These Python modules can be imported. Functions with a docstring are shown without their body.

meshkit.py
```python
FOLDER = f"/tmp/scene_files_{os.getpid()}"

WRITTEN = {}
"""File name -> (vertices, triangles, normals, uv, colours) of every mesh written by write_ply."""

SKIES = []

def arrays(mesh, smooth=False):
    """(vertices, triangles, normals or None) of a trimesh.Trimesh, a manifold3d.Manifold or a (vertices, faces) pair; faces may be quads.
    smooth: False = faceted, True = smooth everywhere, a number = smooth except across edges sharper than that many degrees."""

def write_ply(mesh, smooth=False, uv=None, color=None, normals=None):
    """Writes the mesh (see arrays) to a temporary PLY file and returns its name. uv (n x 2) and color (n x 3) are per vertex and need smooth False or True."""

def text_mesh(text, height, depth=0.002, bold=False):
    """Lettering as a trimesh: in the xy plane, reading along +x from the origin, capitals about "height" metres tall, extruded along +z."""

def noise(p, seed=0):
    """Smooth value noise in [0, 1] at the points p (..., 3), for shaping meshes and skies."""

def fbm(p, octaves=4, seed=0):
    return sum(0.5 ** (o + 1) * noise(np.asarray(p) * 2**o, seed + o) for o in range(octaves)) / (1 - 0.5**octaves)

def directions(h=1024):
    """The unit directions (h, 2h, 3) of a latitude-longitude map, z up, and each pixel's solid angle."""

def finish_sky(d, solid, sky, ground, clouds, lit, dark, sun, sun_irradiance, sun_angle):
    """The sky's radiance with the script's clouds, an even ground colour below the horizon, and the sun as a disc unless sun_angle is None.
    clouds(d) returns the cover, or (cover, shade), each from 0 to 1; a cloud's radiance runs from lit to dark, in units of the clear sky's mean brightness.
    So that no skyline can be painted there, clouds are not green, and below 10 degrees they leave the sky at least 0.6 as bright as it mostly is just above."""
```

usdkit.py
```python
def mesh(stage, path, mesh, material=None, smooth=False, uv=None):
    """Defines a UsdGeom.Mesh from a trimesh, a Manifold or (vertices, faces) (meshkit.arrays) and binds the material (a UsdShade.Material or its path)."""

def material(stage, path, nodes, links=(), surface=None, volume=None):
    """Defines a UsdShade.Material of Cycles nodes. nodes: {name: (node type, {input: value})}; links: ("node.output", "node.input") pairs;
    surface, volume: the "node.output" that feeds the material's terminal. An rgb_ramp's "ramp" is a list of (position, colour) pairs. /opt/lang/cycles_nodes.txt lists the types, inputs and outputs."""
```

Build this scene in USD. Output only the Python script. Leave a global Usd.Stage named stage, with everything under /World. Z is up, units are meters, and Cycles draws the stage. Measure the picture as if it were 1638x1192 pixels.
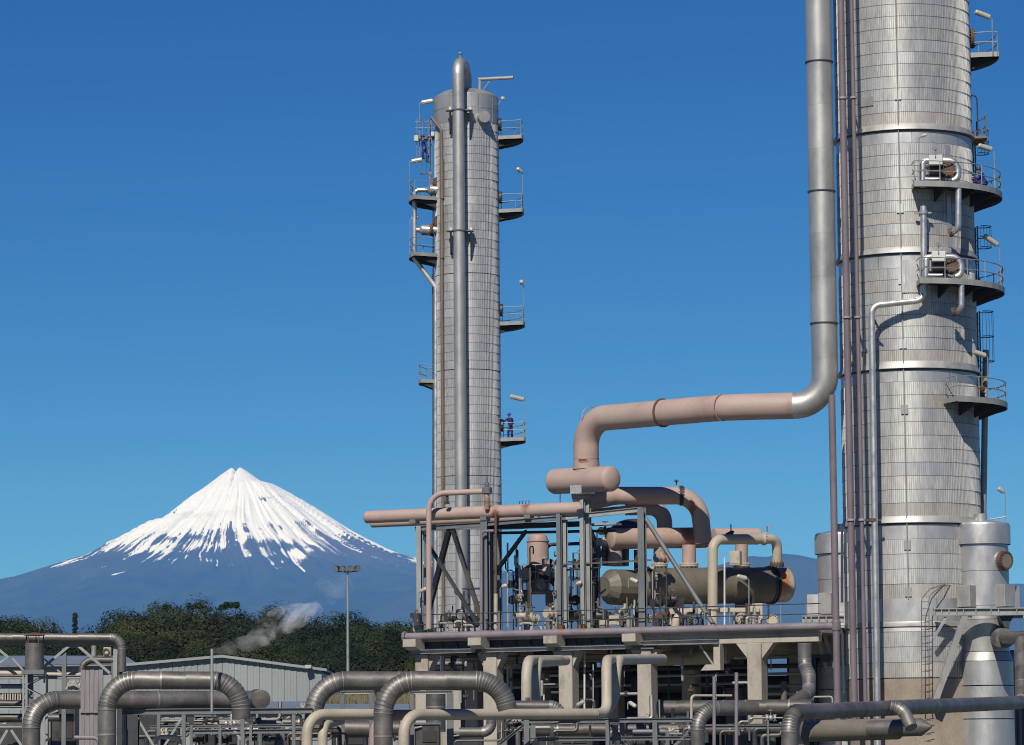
import math, random
import numpy as np, trimesh, manifold3d as m3
import usdkit, meshkit
from pxr import Usd, UsdGeom, UsdLux, UsdShade, Gf, Sdf, Vt

# ------------------------------------------------------------------ camera, sky, sun
W, H, FP = 1638.0, 1192.0, 5500.0
CAM = np.array([0.0, 0.0, 2.0])
PITCH, ROLL = math.atan(624 / 5500.0), 0.0085
SUN_AZ, SUN_EL, SUN_ANGLE = math.radians(-165.0), math.radians(41.0), 0.53   # azimuth = atan2(x, y) towards the sun
SKY_GRADE = ((2.74, 1.6, 0.7065), (4.45, 1.15, 2.63), (6.63, 0.75, 5.40))   # the photograph's polarised blue: per channel pivot, contrast, level; the same all round
SUN_INTENSITY, SKY_STRENGTH, EXPOSURE = 1.12, 0.092, 0.0

stage = Usd.Stage.CreateInMemory()
UsdGeom.SetStageUpAxis(stage, 'Z'); UsdGeom.SetStageMetersPerUnit(stage, 1.0)
UsdGeom.Xform.Define(stage, '/World'); UsdGeom.Scope.Define(stage, '/World/Looks')
_fw = np.array([0, math.cos(PITCH), math.sin(PITCH)]); _u0 = np.array([0, -math.sin(PITCH), math.cos(PITCH)]); _r0 = np.array([1.0, 0, 0])
_up = _u0 * math.cos(ROLL) + _r0 * math.sin(ROLL); _rt = _r0 * math.cos(ROLL) - _u0 * math.sin(ROLL)
cam = UsdGeom.Camera.Define(stage, '/World/camera')
cam.CreateHorizontalApertureAttr(36.0); cam.CreateVerticalApertureAttr(36.0 * 745 / 1024)
cam.CreateFocalLengthAttr(36.0 * FP / W); cam.CreateClippingRangeAttr(Gf.Vec2f(1.0, 100000.0))
cam.CreateExposureAttr(EXPOSURE)
cam.AddTransformOp().Set(Gf.Matrix4d(*[float(x) for row in ((*_rt, 0), (*_up, 0), (*(-_fw), 0), (*CAM, 1)) for x in row]))

sun_dir = np.array([math.sin(SUN_AZ) * math.cos(SUN_EL), math.cos(SUN_AZ) * math.cos(SUN_EL), math.sin(SUN_EL)])
sun = UsdLux.DistantLight.Define(stage, '/World/sun')
sun.CreateNormalizeAttr(True); sun.CreateIntensityAttr(SUN_INTENSITY); sun.CreateAngleAttr(SUN_ANGLE); sun.CreateColorAttr(Gf.Vec3f(1.0, 0.97, 0.925))
_sx = np.cross([0, 0, 1.0], sun_dir); _sx /= np.linalg.norm(_sx); _sy = np.cross(sun_dir, _sx)
sun.AddTransformOp().Set(Gf.Matrix4d(*[float(x) for row in ((*_sx, 0), (*_sy, 0), (*sun_dir, 0), (0, 0, 0, 1)) for x in row]))
dome = UsdLux.DomeLight.Define(stage, '/World/sky')
skym = usdkit.material(stage, '/World/Looks/sky_air', {
    't': ('sky_texture', {'sky_type': 'single_scattering', 'sun_disc': False, 'sun_elevation': SUN_EL, 'sun_rotation': SUN_AZ, 'altitude': 3000.0,
                          'air_density': 0.6, 'aerosol_density': 0.0, 'ozone_density': 3.0}),
'sp': ('separate_color', {}), 'cb': ('combine_color', {}), 'b': ('background_shader', {'strength': SKY_STRENGTH}),
    **{f'd{k}': ('math', {'math_type': 'divide', 'value2': g[0]}) for k, g in zip('rgb', SKY_GRADE)}, **{f'w{k}': ('math', {'math_type': 'power', 'value2': g[1]}) for k, g in zip('rgb', SKY_GRADE)}, **{f'm{k}': ('math', {'math_type': 'multiply', 'value2': g[2]}) for k, g in zip('rgb', SKY_GRADE)}},
    [('t.color', 'sp.color'), ('cb.color', 'b.color')] + [q for k in 'rgb' for q in ((f'sp.{k}', f'd{k}.value1'), (f'd{k}.value', f'w{k}.value1'), (f'w{k}.value', f'm{k}.value1'), (f'm{k}.value', f'cb.{k}'))], surface='b.background')
UsdShade.MaterialBindingAPI.Apply(dome.GetPrim()).Bind(skym)
dome.GetPrim().SetCustomDataByKey('kind', 'structure'); dome.GetPrim().SetCustomDataByKey('label', 'clear deep blue sky over the whole plant')
dome.GetPrim().SetCustomDataByKey('category', 'sky')

# ------------------------------------------------------------------ from a pixel of the photograph to a point in the place
def ray(px, py):
    return _fw + _rt * ((px - W / 2) / FP) + _up * ((H / 2 - py) / FP)
def P(px, py, Y):
    "the point at distance Y in front of the camera that the photograph shows at (px, py)"
    d = ray(px, py); return CAM + d * (Y / d[1])
DECK_A = math.radians(25.0)
DU = np.array([math.cos(DECK_A), -math.sin(DECK_A), 0]); DN = np.array([math.sin(DECK_A), math.cos(DECK_A), 0])
DO = P(1335, 1000, 165.0)
UZ = np.array([0, 0, 1.0])
def F(px, py, d=0.0):
    "the same on the vertical plane of the compressor deck's front edge, d metres behind it"
    r = ray(px, py); t = ((DO - CAM) @ DN + d) / (r @ DN); return CAM + r * t
def mpp(p):
    "metres per photograph pixel at a point"
    return ((np.asarray(p) - CAM) @ _fw) / FP
def at_z(p, z):
    return np.array([p[0], p[1], z])

# ------------------------------------------------------------------ shapes
def unit(a):
    a = np.asarray(a, float); return a / max(np.linalg.norm(a), 1e-12)
def frame(d, up=UZ):
    d = unit(d); a = np.cross(up, d)
    if np.linalg.norm(a) < 1e-4: a = np.cross([1.0, 0, 0], d)
    a = unit(a); return a, np.cross(d, a), d
class MB:
    def __init__(s): s.v, s.f, s.n = [], [], 0
    def add(s, v, f):
        v = np.asarray(v, float); f = np.asarray(f, int)
        if f.shape[1] == 4: f = np.vstack([f[:, [0, 1, 2]], f[:, [0, 2, 3]]])
        s.v.append(v); s.f.append(f + s.n); s.n += len(v); return s
    def get(s): return np.vstack(s.v), np.vstack(s.f)
    def box(s, c, size, ax=None, ch=0.0):
        ax = np.eye(3) if ax is None else np.asarray(ax)
        h = np.asarray(size) / 2
        if ch > 0:
            pts = [[sx * (h[0] - ch * (k != 0)), sy * (h[1] - ch * (k != 1)), sz * (h[2] - ch * (k != 2))] for sx in (-1, 1) for sy in (-1, 1) for sz in (-1, 1) for k in range(3)]
            m = trimesh.convex.convex_hull(np.array(pts)); return s.add(m.vertices @ ax + c, m.faces)
        v = np.array([[x, y, z] for x in (-1, 1) for y in (-1, 1) for z in (-1, 1)]) * h
        f = [[0, 1, 3, 2], [4, 6, 7, 5], [0, 4, 5, 1], [2, 3, 7, 6], [0, 2, 6, 4], [1, 5, 7, 3]]
        return s.add(v @ ax + np.asarray(c, float), f)
    def beam(s, p0, p1, w, h, up=UZ):
        p0, p1 = np.asarray(p0, float), np.asarray(p1, float); a, b, d = frame(p1 - p0, up)
        return s.box((p0 + p1) / 2, (w, h, np.linalg.norm(p1 - p0)), np.array([a, b, d]))
    def ibeam(s, p0, p1, w, h, t=0.03, up=UZ):
        p0, p1 = np.asarray(p0, float), np.asarray(p1, float); a, b, d = frame(p1 - p0, up); ax = np.array([a, b, d]); L = np.linalg.norm(p1 - p0); c = (p0 + p1) / 2
        s.box(c + b * (h - t) / 2, (w, t, L), ax); s.box(c - b * (h - t) / 2, (w, t, L), ax); return s.box(c, (t, h - 2 * t, L), ax)
    def channel(s, p0, p1, w, h, t=0.03, up=UZ):
        p0, p1 = np.asarray(p0, float), np.asarray(p1, float); a, b, d = frame(p1 - p0, up); ax = np.array([a, b, d]); L = np.linalg.norm(p1 - p0); c = (p0 + p1) / 2
        s.box(c + b * (h - t) / 2, (w, t, L), ax); s.box(c - b * (h - t) / 2, (w, t, L), ax); return s.box(c + a * (w - t) / 2, (t, h - 2 * t, L), ax)
    def tube(s, pts, r, n=14, cap=True):
        p = np.asarray(pts, float); m = len(p); r = np.broadcast_to(np.asarray(r, float), (m,))
        t = np.zeros_like(p)
        for i in range(1, m - 1): t[i] = unit(unit(p[i + 1] - p[i]) + unit(p[i] - p[i - 1]))
        t[0] = unit(p[1] - p[0]); t[-1] = unit(p[-1] - p[-2])
        a, b, _ = frame(t[0]); A = []
        for i in range(m):
            a = unit(a - t[i] * (a @ t[i])); A.append((a, np.cross(t[i], a)))
        ang = np.arange(n) * 2 * math.pi / n
        v = np.vstack([p[i] + r[i] * (np.cos(ang)[:, None] * A[i][0] + np.sin(ang)[:, None] * A[i][1]) for i in range(m)])
        i, j = np.meshgrid(np.arange(m - 1), np.arange(n), indexing='ij'); k = (j + 1) % n
        f = np.stack([i * n + j, i * n + k, (i + 1) * n + k, (i + 1) * n + j], -1).reshape(-1, 4)
        s.add(v, f)
        if cap:
            for q, e in ((0, 1), (m - 1, 0)):
                ring = v[q * n:(q + 1) * n]; idx = np.arange(n); nx = (idx + 1) % n
                s.add(np.vstack([ring, p[q]]), np.stack([nx, idx, np.full(n, n)], 1) if e else np.stack([idx, nx, np.full(n, n)], 1))
        return s
    def cyl(s, p0, p1, r0, r1=None, n=20, cap=True):
        return s.tube([p0, p1], [r0, r0 if r1 is None else r1], n, cap)
    def lathe(s, prof, o, ax=UZ, n=32, a0=0.0, a1=2 * math.pi, ref=None):
        "prof: (radius, height) pairs along ax from o; bottom to top with the outside to the right"
        a, b, d = frame(ax); o = np.asarray(o, float)
        if ref is not None: a = unit(ref); b = np.cross(d, a)
        prof = np.asarray(prof, float); full = abs(a1 - a0 - 2 * math.pi) < 1e-6; m = len(prof)
        ang = a0 + (a1 - a0) * np.arange(n if full else n + 1) / n; k = len(ang)
        v = np.vstack([o + d * hh + rr * (np.cos(ang)[:, None] * a + np.sin(ang)[:, None] * b) for rr, hh in prof])
        i, j = np.meshgrid(np.arange(m - 1), np.arange(k if full else k - 1), indexing='ij'); q = (j + 1) % k
        return s.add(v, np.stack([i * k + j, i * k + q, (i + 1) * k + q, (i + 1) * k + j], -1).reshape(-1, 4))
    def ring(s, c, ax, r0, r1, h, n=32):
        return s.lathe([(r0, -h / 2), (r1, -h / 2), (r1, h / 2), (r0, h / 2), (r0, -h / 2)], c, ax, n)
    def disc(s, c, ax, r, h, n=24):
        c = np.asarray(c, float); d = unit(ax); return s.cyl(c - d * h / 2, c + d * h / 2, r, n=n)
    def ball(s, c, r, sub=2):
        m = trimesh.creation.icosphere(subdivisions=sub); return s.add(m.vertices * r + c, m.faces)
    def sector(s, c, r0, r1, a0, a1, h, n=14):
        "a flat annular plate, its top at c"
        ang = np.linspace(a0, a1, n + 1); cs = np.stack([np.cos(ang), np.sin(ang), 0 * ang], 1); v = []
        for z in (-h, 0):
            for r in (r0, r1): v.append(np.asarray(c) + cs * r + [0, 0, z])
        k = n + 1; v = np.vstack(v); f = []
        for i in range(n):
            f += [[i, i + 1, k + i + 1, k + i], [2 * k + i, 3 * k + i, 3 * k + i + 1, 2 * k + i + 1], [k + i, k + i + 1, 3 * k + i + 1, 3 * k + i], [i, 2 * k + i, 2 * k + i + 1, i + 1]]
        f += [[0, k, 3 * k, 2 * k], [n, 2 * k + n, 3 * k + n, k + n]]
        return s.add(v, f)
    def hull(s, pts):
        m = trimesh.convex.convex_hull(np.asarray(pts, float)); return s.add(m.vertices, m.faces)
    def prism(s, poly, d):
        "poly: 3-D points of a convex outline, extruded by d"
        poly = np.asarray(poly, float); return s.hull(np.vstack([poly, poly + d]))

def fillet(pts, R, n=7):
    p = [np.asarray(q, float) for q in pts]; out = [p[0]]; R = np.broadcast_to(R, (len(p),))
    for i in range(1, len(p) - 1):
        a, b = unit(p[i - 1] - p[i]), unit(p[i + 1] - p[i]); c = max(-1, min(1, a @ b)); th = math.acos(c)
        if th > math.pi - 0.02: out.append(p[i]); continue
        L = min(R[i] / math.tan(th / 2), 0.49 * np.linalg.norm(p[i - 1] - p[i]) if i > 1 else 0.98 * np.linalg.norm(p[i - 1] - p[i]), 0.49 * np.linalg.norm(p[i + 1] - p[i]) if i < len(p) - 2 else 0.98 * np.linalg.norm(p[i + 1] - p[i]))
        r = L * math.tan(th / 2); o = p[i] + unit(a + b) * r / math.sin(th / 2)
        e1 = unit(p[i] + a * L - o); e2 = p[i] + b * L - o; e2 = unit(e2 - e1 * (e2 @ e1)); sw = math.pi - th
        out += [o + r * (math.cos(sw * k / n) * e1 + math.sin(sw * k / n) * e2) for k in range(n + 1)]
    out.append(p[-1]); return np.array(out)
def arclen(p):
    return np.concatenate([[0], np.cumsum(np.linalg.norm(np.diff(p, axis=0), axis=1))])

# ------------------------------------------------------------------ prims
_names = {}
def numbered(parent, name):
    k = _names.get((parent, name), 0); _names[(parent, name)] = k + 1
    return f'{parent}/{name}' if k == 0 else f'{parent}/{name}_{k:03d}'
def tag(prim, label=None, cat=None, group=None, kind=None):
    for k, v in (('label', label), ('category', cat), ('group', group), ('kind', kind)):
        if v: prim.SetCustomDataByKey(k, v)
    return prim
class Thing:
    def __init__(s, name, label, cat, loc, group=None, kind=None):
        s.path = numbered('/World', name); s.loc = np.asarray(loc, float); s.name = name
        s.x = UsdGeom.Xform.Define(stage, s.path); s.x.AddTranslateOp().Set(Gf.Vec3d(*map(float, s.loc)))
        s.prim = tag(s.x.GetPrim(), label, cat, group, kind); s.cat = cat; s.group = group
    def add(s, name, mb, mat, parent=None, smooth=42, label=None, kind=None):
        v, f = mb.get() if isinstance(mb, MB) else mb
        path = numbered(parent or s.path, name)
        usdkit.mesh(stage, path, (v - s.loc, f), mat, smooth)
        if label or kind: tag(stage.GetPrimAtPath(path), label, kind=kind)
        return path
    def copy(s, loc, label, rz=0.0, scale=None, group=None):
        path = numbered('/World', s.name); x = UsdGeom.Xform.Define(stage, path); x.GetPrim().GetReferences().AddInternalReference(s.path)
        x.ClearXformOpOrder(); x.AddTranslateOp().Set(Gf.Vec3d(*map(float, loc)))
        if rz: x.AddRotateZOp().Set(math.degrees(rz))
        if scale is not None: x.AddScaleOp().Set(Gf.Vec3f(*map(float, np.broadcast_to(scale, 3))))
        x.GetPrim().SetInstanceable(True); tag(x.GetPrim(), label, s.cat, group or s.group); return x
def single(name, mb, mat, label, cat, group=None, kind=None, smooth=42):
    v, f = mb.get() if isinstance(mb, MB) else mb
    path = numbered('/World', name); usdkit.mesh(stage, path, (v, f), mat, smooth)
    return tag(stage.GetPrimAtPath(path), label, cat, group, kind)

# ------------------------------------------------------------------ materials
def look(name, col, rough=0.5, metal=0.0, var=0.22, scale=1.2, streak=1.0, stain=None, stain_at=0.62, stain_w=0.12, stain_scale=0.6, bump=0.0, bscale=30, spots=(), coat=0.0, aniso=0.0, fine=0.0):
    c = np.asarray(col, float)
    n = {'g': ('geometry', {}), 'm': ('mapping', {'scale': (1, 1, streak)}), 'n': ('noise_texture', {'scale': scale, 'detail': 5.0, 'roughness': 0.62}),
         'r': ('rgb_ramp', {'ramp': [(0.3, c * (1 - var)), (0.5, c), (0.72, np.minimum(c * (1 + var * 0.8), 0.95))]}),
         'rr': ('map_range', {'from_min': 0.3, 'from_max': 0.7, 'to_min': max(rough - 0.08, 0.04), 'to_max': min(rough + 0.1, 1), 'clamp': True}),
         'p': ('principled_bsdf', {'metallic': metal, 'coat_weight': coat, 'anisotropic': aniso})}
    l = [('g.position', 'm.vector'), ('m.vector', 'n.vector'), ('n.fac', 'r.fac'), ('n.fac', 'rr.value'), ('rr.result', 'p.roughness')]
    out = 'r.color'
    if fine:
        n['n3'] = ('noise_texture', {'scale': 14.0, 'detail': 3.0}); n['r3'] = ('map_range', {'from_min': 0.3, 'from_max': 0.7, 'to_min': 1 - fine, 'to_max': 1 + fine, 'clamp': True})
        n['x3'] = ('mix_color', {'blend_type': 'multiply', 'fac': 1.0, 'use_clamp': False})
        l += [('m.vector', 'n3.vector'), ('n3.fac', 'r3.value'), (out, 'x3.a'), ('r3.result', 'x3.b')]; out = 'x3.result'
    if stain is not None:
        n['n2'] = ('noise_texture', {'scale': stain_scale, 'detail': 6.0, 'roughness': 0.7}); n['o'] = ('mapping', {'location': (31.0, 7.0, 3.0), 'scale': (1, 1, max(streak, 0.25))})
        n['r2'] = ('map_range', {'from_min': stain_at, 'from_max': stain_at + stain_w, 'to_min': 0.0, 'to_max': 0.85, 'clamp': True})
        n['x'] = ('mix_color', {'b': stain})
        l += [('g.position', 'o.vector'), ('o.vector', 'n2.vector'), ('n2.fac', 'r2.value'), ('r2.result', 'x.fac'), (out, 'x.a')]; out = 'x.result'
    for i, (pos, rad, zs, scol) in enumerate(spots):      # a stain with a place of its own, ragged by noise
        k = f's{i}'
        n[k + 'm'] = ('mapping', {'location': tuple(-np.asarray(pos) * [1 / rad, 1 / rad, zs / rad]), 'scale': (1 / rad, 1 / rad, zs / rad)})
        n[k + 'l'] = ('vector_math', {'math_type': 'length'}); n[k + 'n'] = ('noise_texture', {'scale': 5.0, 'detail': 4.0})
        n[k + 'a'] = ('math', {'math_type': 'add'}); n[k + 'r'] = ('map_range', {'from_min': 0.9, 'from_max': 1.5, 'to_min': 0.95, 'to_max': 0.0, 'clamp': True}); n[k + 'x'] = ('mix_color', {'b': scol})
        l += [('g.position', k + 'm.vector'), (k + 'm.vector', k + 'l.vector1'), ('g.position', k + 'n.vector'), (k + 'l.value', k + 'a.value1'), (k + 'n.fac', k + 'a.value2'), (k + 'a.value', k + 'r.value'), (k + 'r.result', k + 'x.fac'), (out, k + 'x.a')]; out = k + 'x.result'
    l.append((out, 'p.base_color'))
    if bump:
        n['nb'] = ('noise_texture', {'scale': bscale, 'detail': 4.0}); n['bu'] = ('bump', {'strength': 1.0, 'distance': bump})
        l += [('g.position', 'nb.vector'), ('nb.fac', 'bu.height'), ('bu.normal', 'p.normal')]
    return usdkit.material(stage, '/World/Looks/' + name, n, l, surface='p.BSDF')
RUST = (0.16, 0.055, 0.02)
L = {}
L['cladding'] = look('cladding', (0.50, 0.49, 0.47), 0.455, 0.62, 0.15, 0.7, 0.12, stain=(0.34, 0.30, 0.24), stain_at=0.56, stain_w=0.3, stain_scale=0.45, fine=0.17)
L['cladding_pale'] = look('cladding_pale', (0.525, 0.515, 0.495), 0.45, 0.62, 0.12, 0.9, 0.12, stain=(0.36, 0.31, 0.25), stain_at=0.58, stain_w=0.3, stain_scale=0.45, fine=0.15)
L['cladding_blue'] = look('cladding_blue', (0.49, 0.486, 0.48), 0.45, 0.64, 0.12, 0.9, 0.12, fine=0.08)
L['cladding_warm'] = look('cladding_warm', (0.45, 0.43, 0.397), 0.5, 0.5, 0.15, 0.9, 0.15, stain=(0.33, 0.25, 0.17), stain_at=0.52, stain_w=0.25, stain_scale=0.8, fine=0.12)
L['band'] = look('band', (0.52, 0.51, 0.495), 0.45, 0.7, 0.10, 1.5, 0.4, fine=0.05)
L['flashing'] = look('flashing', (0.42, 0.41, 0.39), 0.5, 0.5, 0.18, 1.5, 0.5, stain=(0.32, 0.27, 0.2), stain_at=0.56, stain_w=0.2)
L['seam_dark'] = look('seam_dark', (0.17, 0.165, 0.15), 0.8, 0.0)
L['duct_steel'] = look('duct_steel', (0.43, 0.42, 0.40), 0.46, 0.6, 0.16, 0.8, 0.5, fine=0.05, stain=(0.27, 0.245, 0.21), stain_at=0.58, stain_w=0.25)
L['duct_steel_2'] = look('duct_steel_2', (0.46, 0.45, 0.43), 0.46, 0.6, 0.16, 0.8, 0.5, fine=0.05, stain=(0.29, 0.265, 0.23), stain_at=0.58, stain_w=0.25)
L['polished'] = look('polished', (0.64, 0.62, 0.595), 0.38, 0.8, 0.10, 2.0)
L['insulated'] = look('insulated', (0.175, 0.163, 0.148), 0.47, 0.5, 0.25, 1.6, 1.0, stain=(0.11, 0.095, 0.08), stain_at=0.54, stain_w=0.22, stain_scale=0.8, fine=0.12)
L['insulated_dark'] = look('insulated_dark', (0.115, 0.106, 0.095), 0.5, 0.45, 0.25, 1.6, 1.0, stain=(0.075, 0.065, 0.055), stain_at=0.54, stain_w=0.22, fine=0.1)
L['seam_pale'] = look('seam_pale', (0.30, 0.285, 0.265), 0.45, 0.45)
RS = (0.22, 0.085, 0.04)
PINK_RUST = ((P(934, 738, 172.8), 0.40, 3.0, RS), (F(780, 806, 0.55), 0.40, 0.8, RS), (F(792, 824, 0.6), 0.28, 0.5, RS), (P(1098, 856, 175.6), 0.5, 0.6, RS), (P(1054, 884, 174.9), 0.3, 0.7, RS), (F(840, 806, 0.6), 0.3, 0.6, RS), (P(1108, 812, 175.2), 0.3, 0.5, RS), (P(1262, 655, 165.6), 0.35, 0.5, (0.30, 0.2, 0.16)))
L['pink'] = look('pink', (0.40, 0.285, 0.252), 0.62, 0, 0.14, 0.6, 1.0, stain=(0.375, 0.31, 0.25), stain_at=0.46, stain_w=0.3, stain_scale=0.3, fine=0.07, spots=PINK_RUST)
L['cream'] = look('cream', (0.42, 0.37, 0.29), 0.55, 0, 0.13, 0.9, 1.0, stain=(0.25, 0.18, 0.12), stain_at=0.62, stain_w=0.2, stain_scale=0.9, fine=0.05)
L['cream_pink'] = look('cream_pink', (0.40, 0.29, 0.235), 0.6, 0, 0.13, 0.7, 1.0, stain=(0.26, 0.13, 0.07), stain_at=0.56, stain_w=0.2, stain_scale=0.8, fine=0.08, spots=PINK_RUST[3:5])
L['beige'] = look('beige', (0.42, 0.362, 0.278), 0.55, 0, 0.14, 0.9, 1.0, stain=(0.2, 0.155, 0.12), stain_at=0.62, stain_w=0.2, stain_scale=0.7, fine=0.06)
L['beige_pink'] = look('beige_pink', (0.35, 0.25, 0.215), 0.55, 0, 0.14, 0.9, 1.0, stain=(0.2, 0.11, 0.08), stain_at=0.6, stain_w=0.2, fine=0.06)
L['mauve'] = look('mauve', (0.165, 0.135, 0.152), 0.5, 0.0, 0.16, 1.2, 0.5, stain=(0.13, 0.10, 0.10), stain_at=0.62, stain_w=0.2, fine=0.06)
L['mauve_pale'] = look('mauve_pale', (0.205, 0.175, 0.195), 0.5, 0.0, 0.18, 1.0, 1.0, stain=(0.15, 0.10, 0.08), stain_at=0.6, stain_w=0.15, fine=0.08, spots=((F(899, 1010, 0), 0.26, 0.6, (0.30, 0.10, 0.03)), (F(935, 1009, 0), 0.24, 0.6, (0.30, 0.10, 0.03))))
L['grey_paint'] = look('grey_paint', (0.145, 0.155, 0.16), 0.5, 0.1, 0.2, 1.0, 0.4, stain=(0.12, 0.09, 0.065), stain_at=0.64, stain_w=0.14, fine=0.06)
L['pale_paint'] = look('pale_paint', (0.29, 0.295, 0.28), 0.5, 0.1, 0.18, 1.0, 0.4, stain=(0.17, 0.13, 0.09), stain_at=0.64, stain_w=0.14, fine=0.06)
L['dark_paint'] = look('dark_paint', (0.04, 0.044, 0.048), 0.5, 0.1, 0.3)
L['deck_steel'] = look('deck_steel', (0.036, 0.036, 0.034), 0.7, 0.1, 0.3, 1.0)
L['galv'] = look('galv', (0.33, 0.33, 0.32), 0.45, 0.4, 0.22, 2.0)
L['concrete'] = look('concrete', (0.385, 0.345, 0.288), 0.85, 0, 0.16, 0.8, 0.5, stain=(0.19, 0.15, 0.115), stain_at=0.53, stain_w=0.22, stain_scale=1.1, bump=0.006, bscale=14, fine=0.08)
L['plinth'] = look('plinth', (0.29, 0.24, 0.19), 0.9, 0, 0.24, 0.9, 0.6, stain=(0.14, 0.105, 0.08), stain_at=0.52, stain_w=0.3, bump=0.01, bscale=9, fine=0.1)
L['vessel'] = look('vessel', (0.135, 0.118, 0.088), 0.55, 0.1, 0.25, 0.8, 1.0, stain=(0.18, 0.145, 0.11), stain_at=0.54, stain_w=0.25, fine=0.1)
L['vessel_pale'] = look('vessel_pale', (0.195, 0.172, 0.135), 0.6, 0.1, 0.22, 0.8, 1.0, stain=(0.11, 0.09, 0.065), stain_at=0.54, stain_w=0.25, fine=0.1)
L['rusty'] = look('rusty', (0.12, 0.07, 0.048), 0.8, 0.1, 0.4, 3.0)
L['brown_pipe'] = look('brown_pipe', (0.16, 0.125, 0.10), 0.6, 0.2, 0.3, 2.0, 0.3)
L['black'] = look('black', (0.022, 0.022, 0.024), 0.6, 0.0, 0.4)
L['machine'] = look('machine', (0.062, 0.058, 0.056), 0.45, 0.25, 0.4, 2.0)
L['lamp_case'] = look('lamp_case', (0.50, 0.48, 0.41), 0.4, 0.15, 0.12)
L['white'] = look('white', (0.56, 0.56, 0.54), 0.5, 0, 0.1)
L['sign'] = look('sign', (0.30, 0.31, 0.31), 0.5, 0.2, 0.3, 9.0)
L['panel_grey'] = look('panel_grey', (0.225, 0.205, 0.205), 0.75, 0, 0.22, 1.4, 0.12, stain=(0.14, 0.12, 0.118), stain_at=0.52, stain_w=0.25, stain_scale=1.5, fine=0.12)
L['shed_wall'] = look('shed_wall', (0.255, 0.278, 0.28), 0.6, 0.05, 0.1, 0.3, 0.3, fine=0.05)
L['shed_roof'] = look('shed_roof', (0.19, 0.235, 0.275), 0.5, 0.15, 0.12, 0.3, 1.0)
L['coverall'] = look('coverall', (0.018, 0.026, 0.135), 0.85, 0, 0.25, 6.0)
L['skin'] = look('skin', (0.38, 0.235, 0.17), 0.6, 0, 0.08)
L['helmet_blue'] = look('helmet_blue', (0.04, 0.12, 0.36), 0.35, 0, 0.08)
L['helmet_dark'] = look('helmet_dark', (0.03, 0.03, 0.05), 0.4, 0, 0.1)
L['boot'] = look('boot', (0.02, 0.018, 0.017), 0.7)
L['bark'] = look('bark', (0.11, 0.085, 0.06), 0.9, 0, 0.3, 4.0)

# ------------------------------------------------------------------ the setting: ground, mountain, hills, haze
rng = np.random.default_rng(7)
def hz(px): return 1220.0 - (px - 819) * ROLL
g_mat = usdkit.material(stage, '/World/Looks/ground', {
    'g': ('geometry', {}), 'n': ('noise_texture', {'scale': 0.02, 'detail': 8.0}), 'n2': ('noise_texture', {'scale': 1.5, 'detail': 5.0}),
    'r': ('rgb_ramp', {'ramp': [(0.35, (0.13, 0.125, 0.115)), (0.5, (0.15, 0.14, 0.12)), (0.62, (0.07, 0.085, 0.035))]}),
    'r2': ('map_range', {'from_min': 0.3, 'from_max': 0.7, 'to_min': 0.75, 'to_max': 1.2, 'clamp': True}), 'x': ('mix_color', {'blend_type': 'multiply', 'fac': 1.0}),
    'p': ('principled_bsdf', {'roughness': 0.9})},
    [('g.position', 'n.vector'), ('n.fac', 'r.fac'), ('g.position', 'n2.vector'), ('n2.fac', 'r2.value'), ('r.color', 'x.a'), ('r2.result', 'x.b'), ('x.result', 'p.base_color')], surface='p.BSDF')
rad = np.concatenate([[0], np.geomspace(30, 34000, 30)]); gm = MB(); gm.lathe([(max(r, 0.001), 0) for r in rad[::-1]], (0, 0, 0), UZ, 64)
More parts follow.
